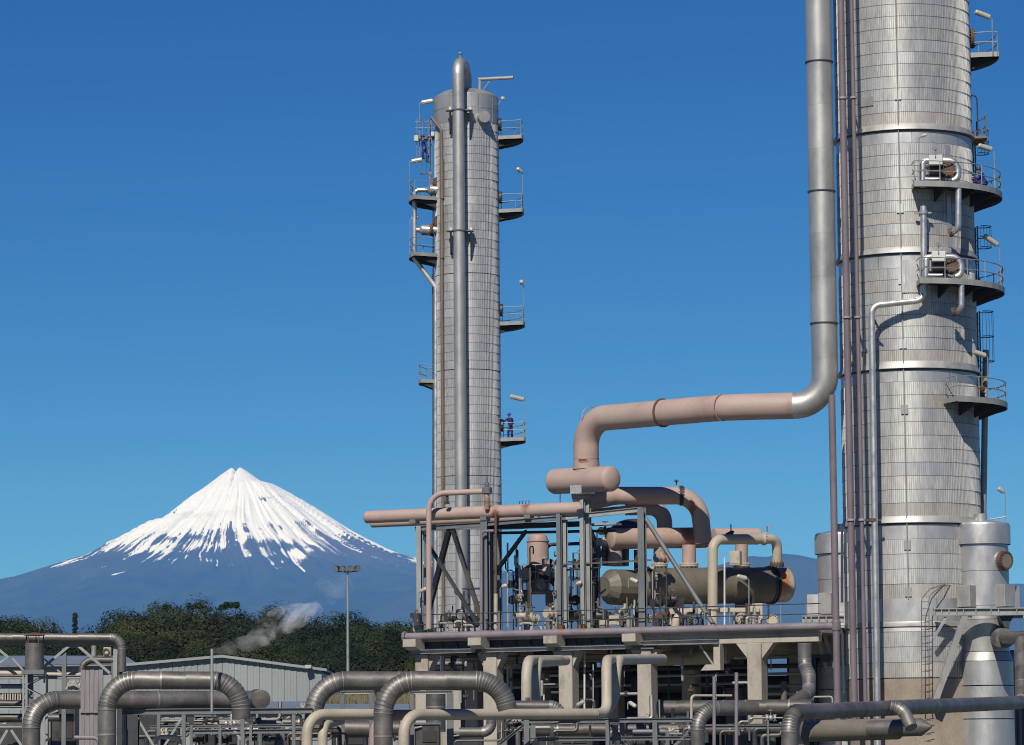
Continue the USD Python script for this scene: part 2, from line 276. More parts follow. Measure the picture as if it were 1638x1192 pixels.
single('ground', gm, g_mat, 'flat gravel and grass ground under the plant', 'ground', kind='structure', smooth=False)

PX = 5.385                                              # metres per photograph pixel at the mountain, 29.6 km off
peak = P(379, 752, 29600.0)
lp = np.array([(0, 749), (10, 750.5), (24, 760), (49, 779), (79, 801), (117, 829), (139, 834), (154, 842), (194, 862), (214, 872), (239, 886), (269, 894), (319, 909), (379, 926), (500, 962), (700, 1010), (1000, 1065)], float)
rp = np.array([(0, 749), (7, 750), (17, 756), (42, 774), (62, 779), (92, 795), (122, 812), (152, 831), (182, 851), (212, 867), (242, 882), (272, 892), (322, 903), (440, 918), (620, 945), (1000, 1010)], float)
def prof(t, r):
    return np.interp(r / PX, t[:, 0], (1223.5 - t[:, 1]) * PX) * np.where(r > 1000 * PX, np.exp(-(r - 1000 * PX) / 3800), 1)
SNOW_LINE = 1765.0
def mountain():
    xs = np.concatenate([np.linspace(-9000, -2000, 140)[:-1], np.linspace(-2000, 2000, 500), np.linspace(2000, 9000, 140)[1:]])
    ys = np.concatenate([np.linspace(-13000, -3200, 60)[:-1], np.linspace(-3200, 500, 260), np.linspace(500, 3000, 20)[1:]])
    X, Y = np.meshgrid(xs, ys); R = np.hypot(X, Y) + 1e-6; c = X / R; wl = np.clip(0.5 - 0.62 * c, 0, 1)
    Z = prof(lp, R) * wl + prof(rp, R) * (1 - wl)
    phi = np.arctan2(Y, X)
    warp = meshkit.fbm(np.stack([X / 900, Y / 900, 0 * X], -1).reshape(-1, 3), 3, 5).reshape(X.shape)
    ph = phi + 0.16 * warp
    def rid(k, s, rs):
        q = meshkit.noise(np.stack([np.cos(ph) * k, np.sin(ph) * k, R / rs], -1).reshape(-1, 3), s).reshape(X.shape); return q
    n1, n2, n3 = rid(6, 1, 2400), rid(15, 2, 1300), rid(34, 3, 700)
    fine = meshkit.fbm(np.stack([X / 210, Y / 210, Z / 210], -1).reshape(-1, 3), 4, 9).reshape(X.shape)
    sc = max(abs(n1).max(), 1e-6)
    n6b = meshkit.fbm(np.stack([np.cos(ph) * 80, np.sin(ph) * 80, R / 1300], -1).reshape(-1, 3), 3, 43).reshape(X.shape); n6b = (n6b - n6b.mean()) / n6b.std()
    g = np.clip((R - 120) / 1500, 0, 1.15)
    edge = np.clip(np.abs(Y) / 300, 0.1, 1)              # keeps the skyline itself as it is in the photograph
    ridge = (0.5 - np.abs(n1) / sc) * 1.0 + (0.5 - np.abs(n2) / sc) * 0.6 + (0.5 - np.abs(n3) / sc) * 0.34
    Z = Z + (g * (ridge - 0.9) * 125 + fine / sc * 46 + n6b * 9 * np.clip((Z - 1500) / 500, 0, 1) * np.clip(R / 500, 0, 1) * np.clip(R / 400, 0.15, 1) * np.clip((Z - 300) / 900, 0.1, 1)) * edge
    Z = Z - 38 * np.exp(-((X + 8) / 17) ** 2) * np.exp(-(R / 260) ** 2)          # the notch between the twin peaks
    Z = np.maximum(Z * np.clip((15500 - R) / 3000, 0, 1), -0.7)
    # snow: full above, streaks down the gullies, bare ribs between them
    gy, gx = np.gradient(Z, ys, xs); steep = np.hypot(gx, gy)
    def nrm(q): q = q.reshape(X.shape); return (q - q.mean()) / q.std()
    n4 = nrm(meshkit.fbm(np.stack([np.cos(ph) * 46, np.sin(ph) * 46, R / 900], -1).reshape(-1, 3), 4, 21)); n5 = nrm(meshkit.fbm(np.stack([X / 260, Y / 520, Z / 90], -1).reshape(-1, 3), 4, 27))
    n6 = nrm(meshkit.fbm(np.stack([np.cos(ph) * 120, np.sin(ph) * 120, R / 1100], -1).reshape(-1, 3), 3, 41)); rdg = ridge - ridge.mean()
    snow = (Z - SNOW_LINE) / 240.0 + n4 * 0.22 + n6 * 0.22 + n5 * 0.22 - rdg * 0.32 - np.clip(steep - 0.72, 0, 1) * 1.0
    up = np.clip((Z - 2080) / 120, 0, 1)
    snow = snow * (1 - up) + up * (1.1 - np.clip(n4 * 0.4 + n6 * 0.45 + n5 * 0.6 - 1.1 - (Z - 2080) / 700, 0, 3) * 3.0)
    snow = np.clip(snow * 1.4 + 0.5, 0, 1)
    ny, nx = X.shape; v = np.stack([X, Y, Z], -1).reshape(-1, 3) + [peak[0], peak[1], 0]
    i, j = np.meshgrid(np.arange(ny - 1), np.arange(nx - 1), indexing='ij'); a = i * nx + j
    f = np.stack([a, a + 1, a + nx + 1, a + nx], -1).reshape(-1, 4)
    return v, f, snow.reshape(-1)
mv, mf, snow = mountain()
m_mat = usdkit.material(stage, '/World/Looks/mountain', {
    'a': ('attribute', {'attribute': 'snow'}), 'g': ('geometry', {}), 'n': ('noise_texture', {'scale': 0.012, 'detail': 7.0, 'roughness': 0.7}), 's': ('separate_xyz', {}),
    'nr': ('map_range', {'from_min': 0.3, 'from_max': 0.7, 'to_min': -0.22, 'to_max': 0.22, 'clamp': True}), 'ad': ('math', {'math_type': 'add'}),
    'st': ('map_range', {'from_min': 0.38, 'from_max': 0.62, 'to_min': 0.0, 'to_max': 1.0, 'clamp': True}),
    'alt': ('map_range', {'from_min': 1450.0, 'from_max': 1950.0, 'to_min': 0.0, 'to_max': 1.0, 'clamp': True}),
    'n2': ('noise_texture', {'scale': 0.003, 'detail': 6.0}), 'fr': ('rgb_ramp', {'ramp': [(0.35, (0.018, 0.026, 0.014)), (0.65, (0.032, 0.04, 0.02))]}),
    'ro': ('mix_color', {'b': (0.058, 0.047, 0.042)}), 'x': ('mix_color', {'b': (0.70, 0.735, 0.79)}), 'p': ('principled_bsdf', {'roughness': 0.85, 'specular_ior_level': 0.2})},
    [('g.position', 'n.vector'), ('g.position', 'n2.vector'), ('n.fac', 'nr.value'), ('a.fac', 'ad.value1'), ('nr.result', 'ad.value2'), ('ad.value', 'st.value'), ('g.position', 's.vector'), ('s.z', 'alt.value'),
     ('n2.fac', 'fr.fac'), ('fr.color', 'ro.a'), ('alt.result', 'ro.fac'), ('ro.result', 'x.a'), ('st.result', 'x.fac'), ('x.result', 'p.base_color')], surface='p.BSDF')
mp = usdkit.mesh(stage, numbered('/World', 'mountain'), (mv, mf), m_mat, True)
UsdGeom.PrimvarsAPI(mp).CreatePrimvar('snow', Sdf.ValueTypeNames.FloatArray, 'vertex').Set(Vt.FloatArray.FromNumpy(snow.astype(np.float32)))
tag(mp.GetPrim(), 'snow-capped twin-peaked volcanic cone with blue forested flanks on the horizon', 'mountain', kind='structure')

def hills():
    t = np.array([(560, 1000), (700, 925), (790, 921), (838, 915), (900, 925), (1000, 930), (1100, 922), (1150, 910), (1200, 896), (1222, 898), (1245, 891), (1272, 893), (1312, 899), (1400, 915), (1500, 928), (1600, 937), (1660, 940), (1800, 960), (2000, 1010), (2300, 1100)], float)
    D0 = 24000.0; xs = np.linspace(-1100, 7200, 420); ys = np.concatenate([np.linspace(-7000, 0, 70), np.linspace(200, 3000, 12)])
    px = xs / (D0 / FP) + 819; top = np.interp(px, t[:, 0], np.array([P(a, b, D0)[2] for a, b in t]))
    X, Y = np.meshgrid(xs, ys); fall = np.where(Y < 0, np.exp(Y / 2600), np.exp(-Y / 2500))
    q = np.stack([X / 420, Y / 1300, 0 * X], -1).reshape(-1, 3); nz = meshkit.fbm(q, 5, 3).reshape(X.shape); nz /= abs(nz).max()
    Z = np.maximum(top[None] * fall + nz * 130 * np.clip(np.abs(Y) / 700, 0.3, 1) * fall - 60 * (1 - fall), -0.7)
    ny, nx = X.shape; v = np.stack([X, Y + D0, Z], -1).reshape(-1, 3); i, j = np.meshgrid(np.arange(ny - 1), np.arange(nx - 1), indexing='ij'); a = i * nx + j
    return v, np.stack([a, a + 1, a + nx + 1, a + nx], -1).reshape(-1, 4)
h_mat = look('hill_forest', (0.024, 0.032, 0.018), 0.9, 0, 0.3, 0.004)
single('hills', hills(), h_mat, 'blue forested range of hills low on the horizon behind the towers', 'hills', kind='structure', smooth=True)

HAZE_DENSITY, HAZE_COLOR = 2.5e-5, (0.10, 0.37, 1.0)
hm = usdkit.material(stage, '/World/Looks/haze_air', {'v': ('principled_volume', {'color': HAZE_COLOR, 'density': HAZE_DENSITY, 'anisotropy': -0.3, 'absorption_color': (1.0, 1.0, 1.0)})}, volume='v.volume')
hb = MB(); hb.box((0, 0, (2620 - 1.8) / 2), (69000, 69000, 2621.8))
single('haze', hb, hm, 'thin blue air between the plant and the far mountain', 'haze', kind='stuff', smooth=False)

# ------------------------------------------------------------------ trees
def leaf_mat(name, c0, c1):
    return usdkit.material(stage, '/World/Looks/' + name, {
        'o': ('object_info', {}), 'g': ('geometry', {}), 'n': ('noise_texture', {'scale': 0.5, 'detail': 4.0}), 'r': ('rgb_ramp', {'ramp': [(0.3, c0), (0.7, c1)]}),
        'ra': ('map_range', {'to_min': 0.6, 'to_max': 1.35}), 'x': ('mix_color', {'blend_type': 'multiply', 'fac': 1.0, 'use_clamp': False}),
        'p': ('principled_bsdf', {'roughness': 0.6, 'specular_ior_level': 0.25}), 't': ('translucent_bsdf', {}), 'm': ('mix_closure', {'fac': 0.22})},
        [('g.position', 'n.vector'), ('n.fac', 'r.fac'), ('o.random', 'ra.value'), ('r.color', 'x.a'), ('ra.result', 'x.b'), ('x.result', 'p.base_color'), ('x.result', 't.color'), ('p.BSDF', 'm.closure1'), ('t.BSDF', 'm.closure2')], surface='m.closure')
L['leaf'] = leaf_mat('leaf', (0.017, 0.028, 0.007), (0.045, 0.055, 0.015)); L['leaf_dark'] = leaf_mat('leaf_dark', (0.015, 0.027, 0.009), (0.036, 0.050, 0.016))
L['leaf_olive'] = leaf_mat('leaf_olive', (0.032, 0.040, 0.011), (0.068, 0.070, 0.022))
def quads(c, nrm, size, r):
    n = len(c); a = r.normal(size=(n, 3)); a -= nrm * (a * nrm).sum(1, keepdims=True); a /= np.linalg.norm(a, axis=1, keepdims=True) + 1e-9; b = np.cross(nrm, a)
    s = size * r.uniform(0.6, 1.35, (n, 1)); v = np.stack([c - a * s, c - b * s * 0.55, c + a * s, c + b * s * 0.55], 1).reshape(-1, 3)
    return v, np.arange(4 * n).reshape(-1, 4)
def tree(name, label, loc, h, w, seed, mat, leaf=0.115, clumps=90, per=420, kind='broad', group=None):
    r = np.random.default_rng(seed); t = Thing(name, label, 'tree', loc, group); loc = t.loc
    tr = MB(); tr.tube([loc + [0, 0, -0.3], loc + [0.15, 0, h * 0.3], loc + [0.1, 0.1, h * 0.62], loc + [0, 0, h * 0.9]], [w * 0.055, w * 0.045, w * 0.03, w * 0.01], 8)
    C, N = [], []
    for k in range(clumps):
        if kind == 'broad':
            th = r.uniform(0, 2 * math.pi); u = r.uniform(-0.55, 1.0); rr = math.sqrt(max(0, 1 - u * u)) * r.uniform(0.72, 1.03); z = h * 0.60 + u * h * 0.38
            cc = np.array([math.cos(th) * rr * w / 2, math.sin(th) * rr * w / 2, z]); cs = w * r.uniform(0.10, 0.19)
        elif kind == 'flat':
            th = r.uniform(0, 2 * math.pi); rr = math.sqrt(r.uniform(0, 1)) * w / 2; lay = r.integers(0, 3)
            cc = np.array([math.cos(th) * rr * (1 - 0.2 * lay), math.sin(th) * rr * (1 - 0.2 * lay), h * (0.8 + 0.08 * lay) + r.normal() * 0.25]); cs = w * r.uniform(0.07, 0.11)
        else:
            z = h * (k + 1) / clumps; th = k * 2.4; rr = (1 - z / h) * w / 2 * r.uniform(0.5, 1.0); cc = np.array([math.cos(th) * rr, math.sin(th) * rr, z * 0.98 + 0.04 * h]); cs = w * 0.09
        if k % 3 == 0 and kind != 'cone': tr.tube([loc + [0, 0, min(cc[2], h * 0.8) * 0.6], loc + cc * [0.6, 0.6, 0.9], loc + cc], [w * 0.018, w * 0.01, w * 0.004], 5, False)
        d = r.normal(size=(per, 3)); d /= np.linalg.norm(d, axis=1, keepdims=True); d[:, 2] *= 0.72
        rad = r.uniform(0.35, 1.0, (per, 1)) ** 0.5
        C.append(cc + d * rad * cs); N.append(unit(cc - [0, 0, h * 0.45]) * 1.3 + d * 1.1 + r.normal(size=(per, 3)) * 0.14)
    C, N = np.vstack(C), np.vstack(N); N /= np.linalg.norm(N, axis=1, keepdims=True)
    t.add('trunk', tr, L['bark'], smooth=60); v, f = quads(C, N, leaf, r); t.add('crown', (v + loc, f), mat, smooth=False)
    return t
sky_line = np.array([(-60, 985), (0, 986), (40, 991), (72, 1008), (95, 1030), (130, 1030), (148, 1008), (165, 993), (180, 985), (210, 975), (255, 972), (290, 966), (330, 964), (365, 962), (400, 968), (430, 971), (470, 977), (500, 984), (520, 986), (545, 982), (570, 986), (600, 992), (640, 998), (700, 1003), (780, 1010), (900, 1020)], float)
protos = [tree('bush_tree', ('leafy low evergreen tree deep in the wood behind the ribbed shed', 'dark low evergreen tree deep in the wood right of the floodlight mast', 'olive-tinged low evergreen tree deep in the wood left of the steam', 'leafy low evergreen tree deep in the wood behind the steam')[k], P(a, 1150, 445) * [1, 1, 0], 10.0, 10.5, 40 + k, L[m], group='trees of the wood behind the sheds') for k, (a, m) in enumerate(((230, 'leaf'), (560, 'leaf_dark'), (300, 'leaf_olive'), (420, 'leaf')))]
tr_rng = random.Random(5); rows = ((470, 1.0), (452, 0.86), (436, 0.70), (420, 0.52))
for ri, (Y, fr) in enumerate(rows):
    px = -55 + ri * 13
    while px < 905:
        y = np.interp(px, sky_line[:, 0], sky_line[:, 1])
        if y < 1020 or ri == 3:
            top = 1100 - (1100 - y) * (fr * tr_rng.uniform(0.90, 1.05))
            b = P(px, top, Y + tr_rng.uniform(-4, 4)); hgt = b[2] * (0.955 if px > 100 else 1.0); k = tr_rng.choice((0, 0, 1, 1, 2, 3))
            if hgt > 4:
                wd = tr_rng.uniform(1.05, 1.65)
                marks = ((170, 'at the left end of the wood'), (250, 'under the left flank of the mountain'), (330, 'left below the mountain peak'), (420, 'below the mountain peak'), (500, 'behind the steam plume'), (552, 'just left of the floodlight mast'), (612, 'just right of the floodlight mast'), (680, 'left behind the slender tower'), (760, 'behind the slender tower'), (2000, 'behind the compressor deck'))
                where = next(w_ for lim, w_ in marks if px < lim); rown = ('skyline', 'second-row', 'third-row', 'front-row')[ri]; kindn = ('leafy', 'dark', 'olive-tinged', 'leafy')[k]
                tl = f'{kindn} {rown} evergreen tree of the wood, {where}' if px > 120 else f'{kindn} {rown} evergreen tree in the clump at the left picture edge'
                protos[k].copy((b[0], b[1], 0), tl, tr_rng.uniform(0, 6.28), (wd, wd, hgt / 10.0), 'trees of the wood behind the sheds' if px > 120 else 'trees of the left clump')
        px += tr_rng.uniform(40, 66)
b = P(120, 988, 520); tree('conifer_tree', 'small spired conifer standing alone in the gap left of the wood', at_z(b, 0), b[2], 4.6, 77, L['leaf_dark'], 0.2, 70, 60, 'cone')
b = P(86, 1003, 540); tree('conifer_tree', 'shorter conifer left of the spired one in the gap of the wood', at_z(b, 0), b[2], 4.0, 78, L['leaf_dark'], 0.2, 50, 50, 'cone')
for k, (a, y, w, lb) in enumerate(((275, 961, 4.2, 'flat-topped pine on the skyline, leftmost of three above the wood'), (316, 960, 5.2, 'flat-topped pine on the skyline, middle one of three above the wood'), (366, 957, 4.8, 'flat-topped pine on the skyline right below the mountain peak'))):
    b = P(a, y, 474); tree('pine_tree', lb, at_z(b, 0), b[2], w, 90 + k, L['leaf_dark'], 0.17, 34, 90, 'flat')

# ------------------------------------------------------------------ sheds, mast, steam
def corrugated(mb, p0, p1, z0, z1, pitch, depth, nrm, z1b=None):
    "a ribbed wall sheet from p0 to p1, nrm its outward normal"
    p0, p1 = np.asarray(p0, float), np.asarray(p1, float); Ln = np.linalg.norm(p1 - p0); k = max(2, int(Ln / pitch)); u = (p1 - p0) / Ln; z1b = z1 if z1b is None else z1b
    v = []
    for i in range(k):
        for s, o in ((0, 0), (0.42, 0), (0.5, 1), (0.92, 1)):
            t = min((i + s) / k, 1.0); q = p0 + u * Ln * t + nrm * depth * o; v += [at_z(q, z0), at_z(q, z1 + (z1b - z1) * t)]
    q = p1; v += [at_z(q, z0), at_z(q, z1b)]; n = len(v) // 2
    return mb.add(v, [[2 * i, 2 * i + 2, 2 * i + 3, 2 * i + 1] for i in range(n - 1)])
# the ribbed shed whose gable end faces the plant
Ys = 262.0; pk = P(356, 1049, Ys); el = P(196, 1064, Ys); er = P(515, 1071, Ys - 2)
ez = min(el[2], er[2]); t = Thing('storage_shed', 'pale green ribbed steel shed with its low gable end facing the pipes', 'shed', at_z(pk, 0))
fn = np.array([0, -1.0, 0]); nseg = 16
for sgn, e in ((-1, el), (1, er)):
    for i in range(nseg // 2):                               # wall sheets, each a part
        a, b = i / (nseg / 2), (i + 1) / (nseg / 2); q0, q1 = pk + (e - pk) * a, pk + (e - pk) * b
        if sgn < 0: q0, q1 = q1, q0
        mb = MB(); corrugated(mb, at_z(q0, 0) + [0.01, -0.004 * (i % 2), 0], at_z(q1, 0) - [0.01, 0, 0], 0, q0[2] - 0.12, 0.62, 0.03, fn, q1[2] - 0.12); t.add('wall_sheet', mb, L['shed_wall'], smooth=False)
back = np.array([0, 38.0, 0]); rf = MB()
for e, sg in ((el, -1), (er, 1)):
    ov = np.array([sg * 0.4, -0.35, -0.02]); q = [pk + [0, -0.35, 0], e + ov, e + ov + back, pk + back]
    rf.hull(np.vstack([np.array(q), np.array(q) - [0, 0, 0.12]]))
t.add('roof', rf, L['shed_roof'], smooth=False)
bw = MB(); bw.beam(at_z(er, 0) + [-0.15, 0.3, 0], er + [-0.15, 0.3, -0.2], 0.3, 0.3); bw.box((er + [-0.1, 19, 0]) * [1, 1, 0] + [0, 0, ez / 2 - 0.1], (0.2, 37, ez - 0.2)); bw.box((el + [0.1, 19, 0]) * [1, 1, 0] + [0, 0, el[2] / 2 - 0.1], (0.2, 37, el[2] - 0.2)); t.add('side_wall', bw, L['shed_wall'], smooth=False)
gt = MB(); gt.beam(pk + [0, -0.4, -0.05], er + [0.4, -0.4, -0.05], 0.12, 0.2); gt.beam(el + [-0.4, -0.4, -0.05], pk + [-0.01, -0.402, -0.05], 0.12, 0.2); t.add('barge_board', gt, L['shed_wall'], smooth=False)
sl = MB(); q = P(493, 1067, Ys - 2.5); sl.box(q, (0.5, 0.5, 0.3), ch=0.06); sl.beam(q, q + [0, 0.6, 0.1], 0.08, 0.08); t.add('wall_lamp', sl, L['lamp_case'])
# the long shed further left, roof plane towards the plant
t = Thing('long_shed', 'long low shed with blue-grey roof behind the left pipe rack', 'shed', at_z(P(60, 1060, 285), 0))
r0, r1, e0, e1 = P(-80, 1049, 296), P(345, 1049, 296), P(-80, 1065, 276), P(196, 1065, 276)
e1 = e0 + (r1 - r0) * [0.66, 1, 1]; e1[2] = e0[2]
mb = MB(); q = np.array([r0, r0 + (r1 - r0) * 0.66, e1, e0]); mb.hull(np.vstack([q, q - [0, 0, 0.12]])); q2 = q.copy(); q2[2:] = q[:2] + [0, 20, q[2, 2] - q[0, 2]]; q2 = np.array([q[0] + [0, 0.01, 0], q[1] + [0, 0.01, 0], q[1] + [0, 20, -1], q[0] + [0, 20, -1]]); mb.hull(np.vstack([q2, q2 - [0, 0, 0.12]])); t.add('roof', mb, L['shed_roof'], smooth=False)
for i in range(8):
    a, b = e0 + (e1 - e0) * i / 8, e0 + (e1 - e0) * (i + 1) / 8; mb = MB(); corrugated(mb, at_z(a, 0) + [0.02, 0.5, 0], at_z(b, 0) + [-0.02, 0.5, 0], 0, a[2] - 0.15, 0.7, 0.05, fn); t.add('wall_sheet', mb, L['shed_wall'], smooth=False)
mb = MB(); mb.tube([e0 + [0, -0.1, -0.12], e1 + [0, -0.1, -0.12]], 0.13, 8); t.add('gutter', mb, L['dark_paint'])
# low lean-to roofs in front of the wood
for k, (xa, xb, ya, yb, Y, lb) in enumerate(((200, 480, 1122, 1139, 232, 'low flat shed roof behind the left pipe rack, beside the ribbed shed'), (512, 655, 1123, 1136, 225, 'low blue-grey shed roof behind the two large pipe loops'))):
    a, b, c, d = P(xa, ya, Y + 14), P(xb, ya, Y + 14), P(xb, yb, Y), P(xa, yb, Y); t = Thing('low_shed', lb, 'shed', at_z((a + c) / 2, 0))
    mb = MB(); q = np.array([a, b, c, d]); mb.hull(np.vstack([q, q - [0, 0, 0.12]])); t.add('roof', mb, L['shed_roof'], smooth=False)
    mb = MB(); corrugated(mb, at_z(d, 0) + [0.1, 0.3, 0], at_z(c, 0) + [-0.1, 0.3, 0], 0, d[2] - 0.14, 0.7, 0.05, fn); t.add('wall', mb, L['shed_wall'], smooth=False)
# dry reeds behind the loops
rr = np.random.default_rng(3); rm = MB(); n = 1500; base = np.array([P(x, 1150, 238) for x in rr.uniform(515, 660, n)]); base[:, 1] += rr.uniform(-3, 3, n); base[:, 2] = 0; hts = np.array([P(560, y, 238)[2] for y in rr.uniform(1107, 1124, n)])
lean = rr.normal(size=(n, 3)) * 0.25; tip = base + lean; tip[:, 2] = hts; wv = np.array([0.035, 0, 0]); v = np.stack([base - wv, base + wv, tip + wv * 0.3, tip - wv * 0.3], 1).reshape(-1, 3)
single('reeds', (v, np.arange(4 * n).reshape(-1, 4)), look('reed', (0.15, 0.125, 0.065), 0.8, 0, 0.4, 3.0), 'tall dry yellow reeds between the sheds and the pipe loops', 'reeds', kind='stuff', smooth=False)

t0 = P(556, 915, 330); t = Thing('light_mast', 'tall slim grey floodlight mast in front of the wood', 'light mast', at_z(t0, 0))
mb = MB(); mb.tube([at_z(t0, 0), at_z(t0, t0[2] * 0.5), t0], [0.2, 0.15, 0.09], 10); t.add('pole', mb, L['galv'])
s = mpp(t0); mb = MB(); mb.beam(t0 + [-16 * s, 0, 0.05], t0 + [16 * s, 0, 0.05], 0.1, 0.12); mb.ring(t0 + [0, 0, 0.0], UZ, 0.1, 0.35, 0.1, 12); t.add('cross_arm', mb, L['dark_paint'], smooth=False)
for k in (-1.0, -0.42, 0.28, 0.9):
    mb = MB(); c = t0 + np.array([k * 16 * s, -0.1, 0.38]); d = unit([k * 0.6, -0.8, -0.35]); mb.tube([c + d * 0.28, c + d * 0.05, c - d * 0.22, c - d * 0.3], [0.3, 0.26, 0.14, 0.05], 10); mb.beam(c - [0, 0, 0.35], c, 0.06, 0.06); fl = t.add('floodlight', mb, L['dark_paint'])
    mb = MB(); mb.disc(c + d * 0.285, d, 0.27, 0.02, 14); t.add('lens', mb, L['polished'], parent=fl)

def steam(label, blobs, dens, seed):
    v = [trimesh.creation.icosphere(subdivisions=2, radius=1.0) for _ in blobs]; parts = []
    for m_, (px, py, Y, rx, rz) in zip(v, blobs):
        c = P(px, py, Y); s = mpp(c); m_.vertices = m_.vertices * [rx * s, rx * s * 0.8, rz * s] + c; parts.append(m3.Manifold(m3.Mesh(np.asarray(m_.vertices, np.float32), np.asarray(m_.faces, np.uint32))))
    u = m3.Manifold.batch_boolean(parts, m3.OpType.Add).to_mesh()
    mt = usdkit.material(stage, f'/World/Looks/steam_{seed}', {
        'g': ('geometry', {}), 'n': ('noise_texture', {'scale': 0.3, 'detail': 7.0, 'roughness': 0.68, 'distortion': 0.7}), 'r': ('map_range', {'from_min': 0.48, 'from_max': 0.74, 'to_min': 0.0, 'to_max': dens, 'clamp': True}),
        'v': ('principled_volume', {'color': (0.97, 0.97, 0.985), 'anisotropy': -0.55, 'absorption_color': (1.0, 1.0, 1.0)})}, [('g.position', 'n.vector'), ('n.fac', 'r.value'), ('r.result', 'v.density')], volume='v.volume')
    single('steam', (u.vert_properties[:, :3], u.tri_verts), mt, label, 'steam', kind='stuff', smooth=True)
steam('white steam plume rising to the right in front of the wood', [(350, 1042, 340, 14, 7), (372, 1036, 340, 20, 12), (395, 1030, 340, 24, 14), (418, 1018, 340, 24, 17), (436, 1004, 341, 26, 21), (455, 992, 342, 32, 24), (478, 985, 343, 32, 21), (500, 978, 344, 22, 15)], 0.62, 1)
steam('faint puff of steam hanging left of the floodlight mast', [(508, 962, 348, 16, 12), (525, 945, 350, 26, 24), (548, 938, 351, 18, 20)], 0.22, 2)

# ------------------------------------------------------------------ tower kit
def clad_sheet(axis, r, a0, a1, z0, z1, pitch, depth, lip=0.014):
    k = max(3, int(r * abs(a1 - a0) / pitch)); ang, off = [], []
    for i in range(k):
        for s, o in ((0, 0), (0.56, 0), (0.66, 1), (0.90, 1)): ang.append(a0 + (a1 - a0) * (i + s) / k); off.append(depth * o)
    ang.append(a1); off.append(0); ang, off = np.array(ang), np.array(off); cs = np.stack([np.cos(ang), np.sin(ang)], 1)
    lo = np.concatenate([cs * (r + lip + off)[:, None], np.full((len(ang), 1), z0)], 1); hi = np.concatenate([cs * (r + off)[:, None], np.full((len(ang), 1), z1)], 1)
    v = np.empty((2 * len(ang), 3)); v[0::2], v[1::2] = lo, hi; v[:, :2] += axis[:2]
    i = np.arange(len(ang) - 1); return v, np.stack([2 * i, 2 * i + 2, 2 * i + 3, 2 * i + 1], 1)
def clad_section(t, axis, r, z0, z1, course, front, back, mats, pitch, depth, seed, gap=0.019, z_hide=1e9):
    "courses of ribbed sheets; front: edges (angles) of the sheets one can see, back: the span behind"
    rr = random.Random(seed); n = max(1, round((z1 - z0) / course)); h = (z1 - z0) / n; bk = MB()
    for i in range(n):
        a, b = z0 + i * h + gap / 2, z0 + (i + 1) * h - gap / 2
        bk.add(*clad_sheet(axis, r, back[0], back[1], a, b, pitch * 3, depth))
        for j in range(len(front) - 1):
            v, f = clad_sheet(axis, r + rr.uniform(-0.004, 0.004), front[j] + 0.0006, front[j + 1] - 0.0006, a, b, pitch, depth)
            if a > z_hide: bk.add(v, f); continue
            t.add('cladding_sheet', (v, f), L[mats[rr.choices(range(len(mats)), (8, 1.6, 1.0, 0.25)[:len(mats)])[0]]] if not (seed > 50 and i == 0) else L['cladding_warm'], smooth=False)
    t.add('back_cladding', bk, L['cladding'], smooth=False)
def rail(t, parent, pts, h=1.1, name='rail'):
    for hh in (h, h * 0.55): 
        mb = MB(); mb.tube(np.asarray(pts) + [0, 0, hh], 0.026, 6); t.add(name, mb, L['galv'], parent=parent)
def arc(c, r, a0, a1, n=12): 
    a = np.linspace(a0, a1, n); return np.stack([c[0] + r * np.cos(a), c[1] + r * np.sin(a), np.full(n, c[2])], 1)
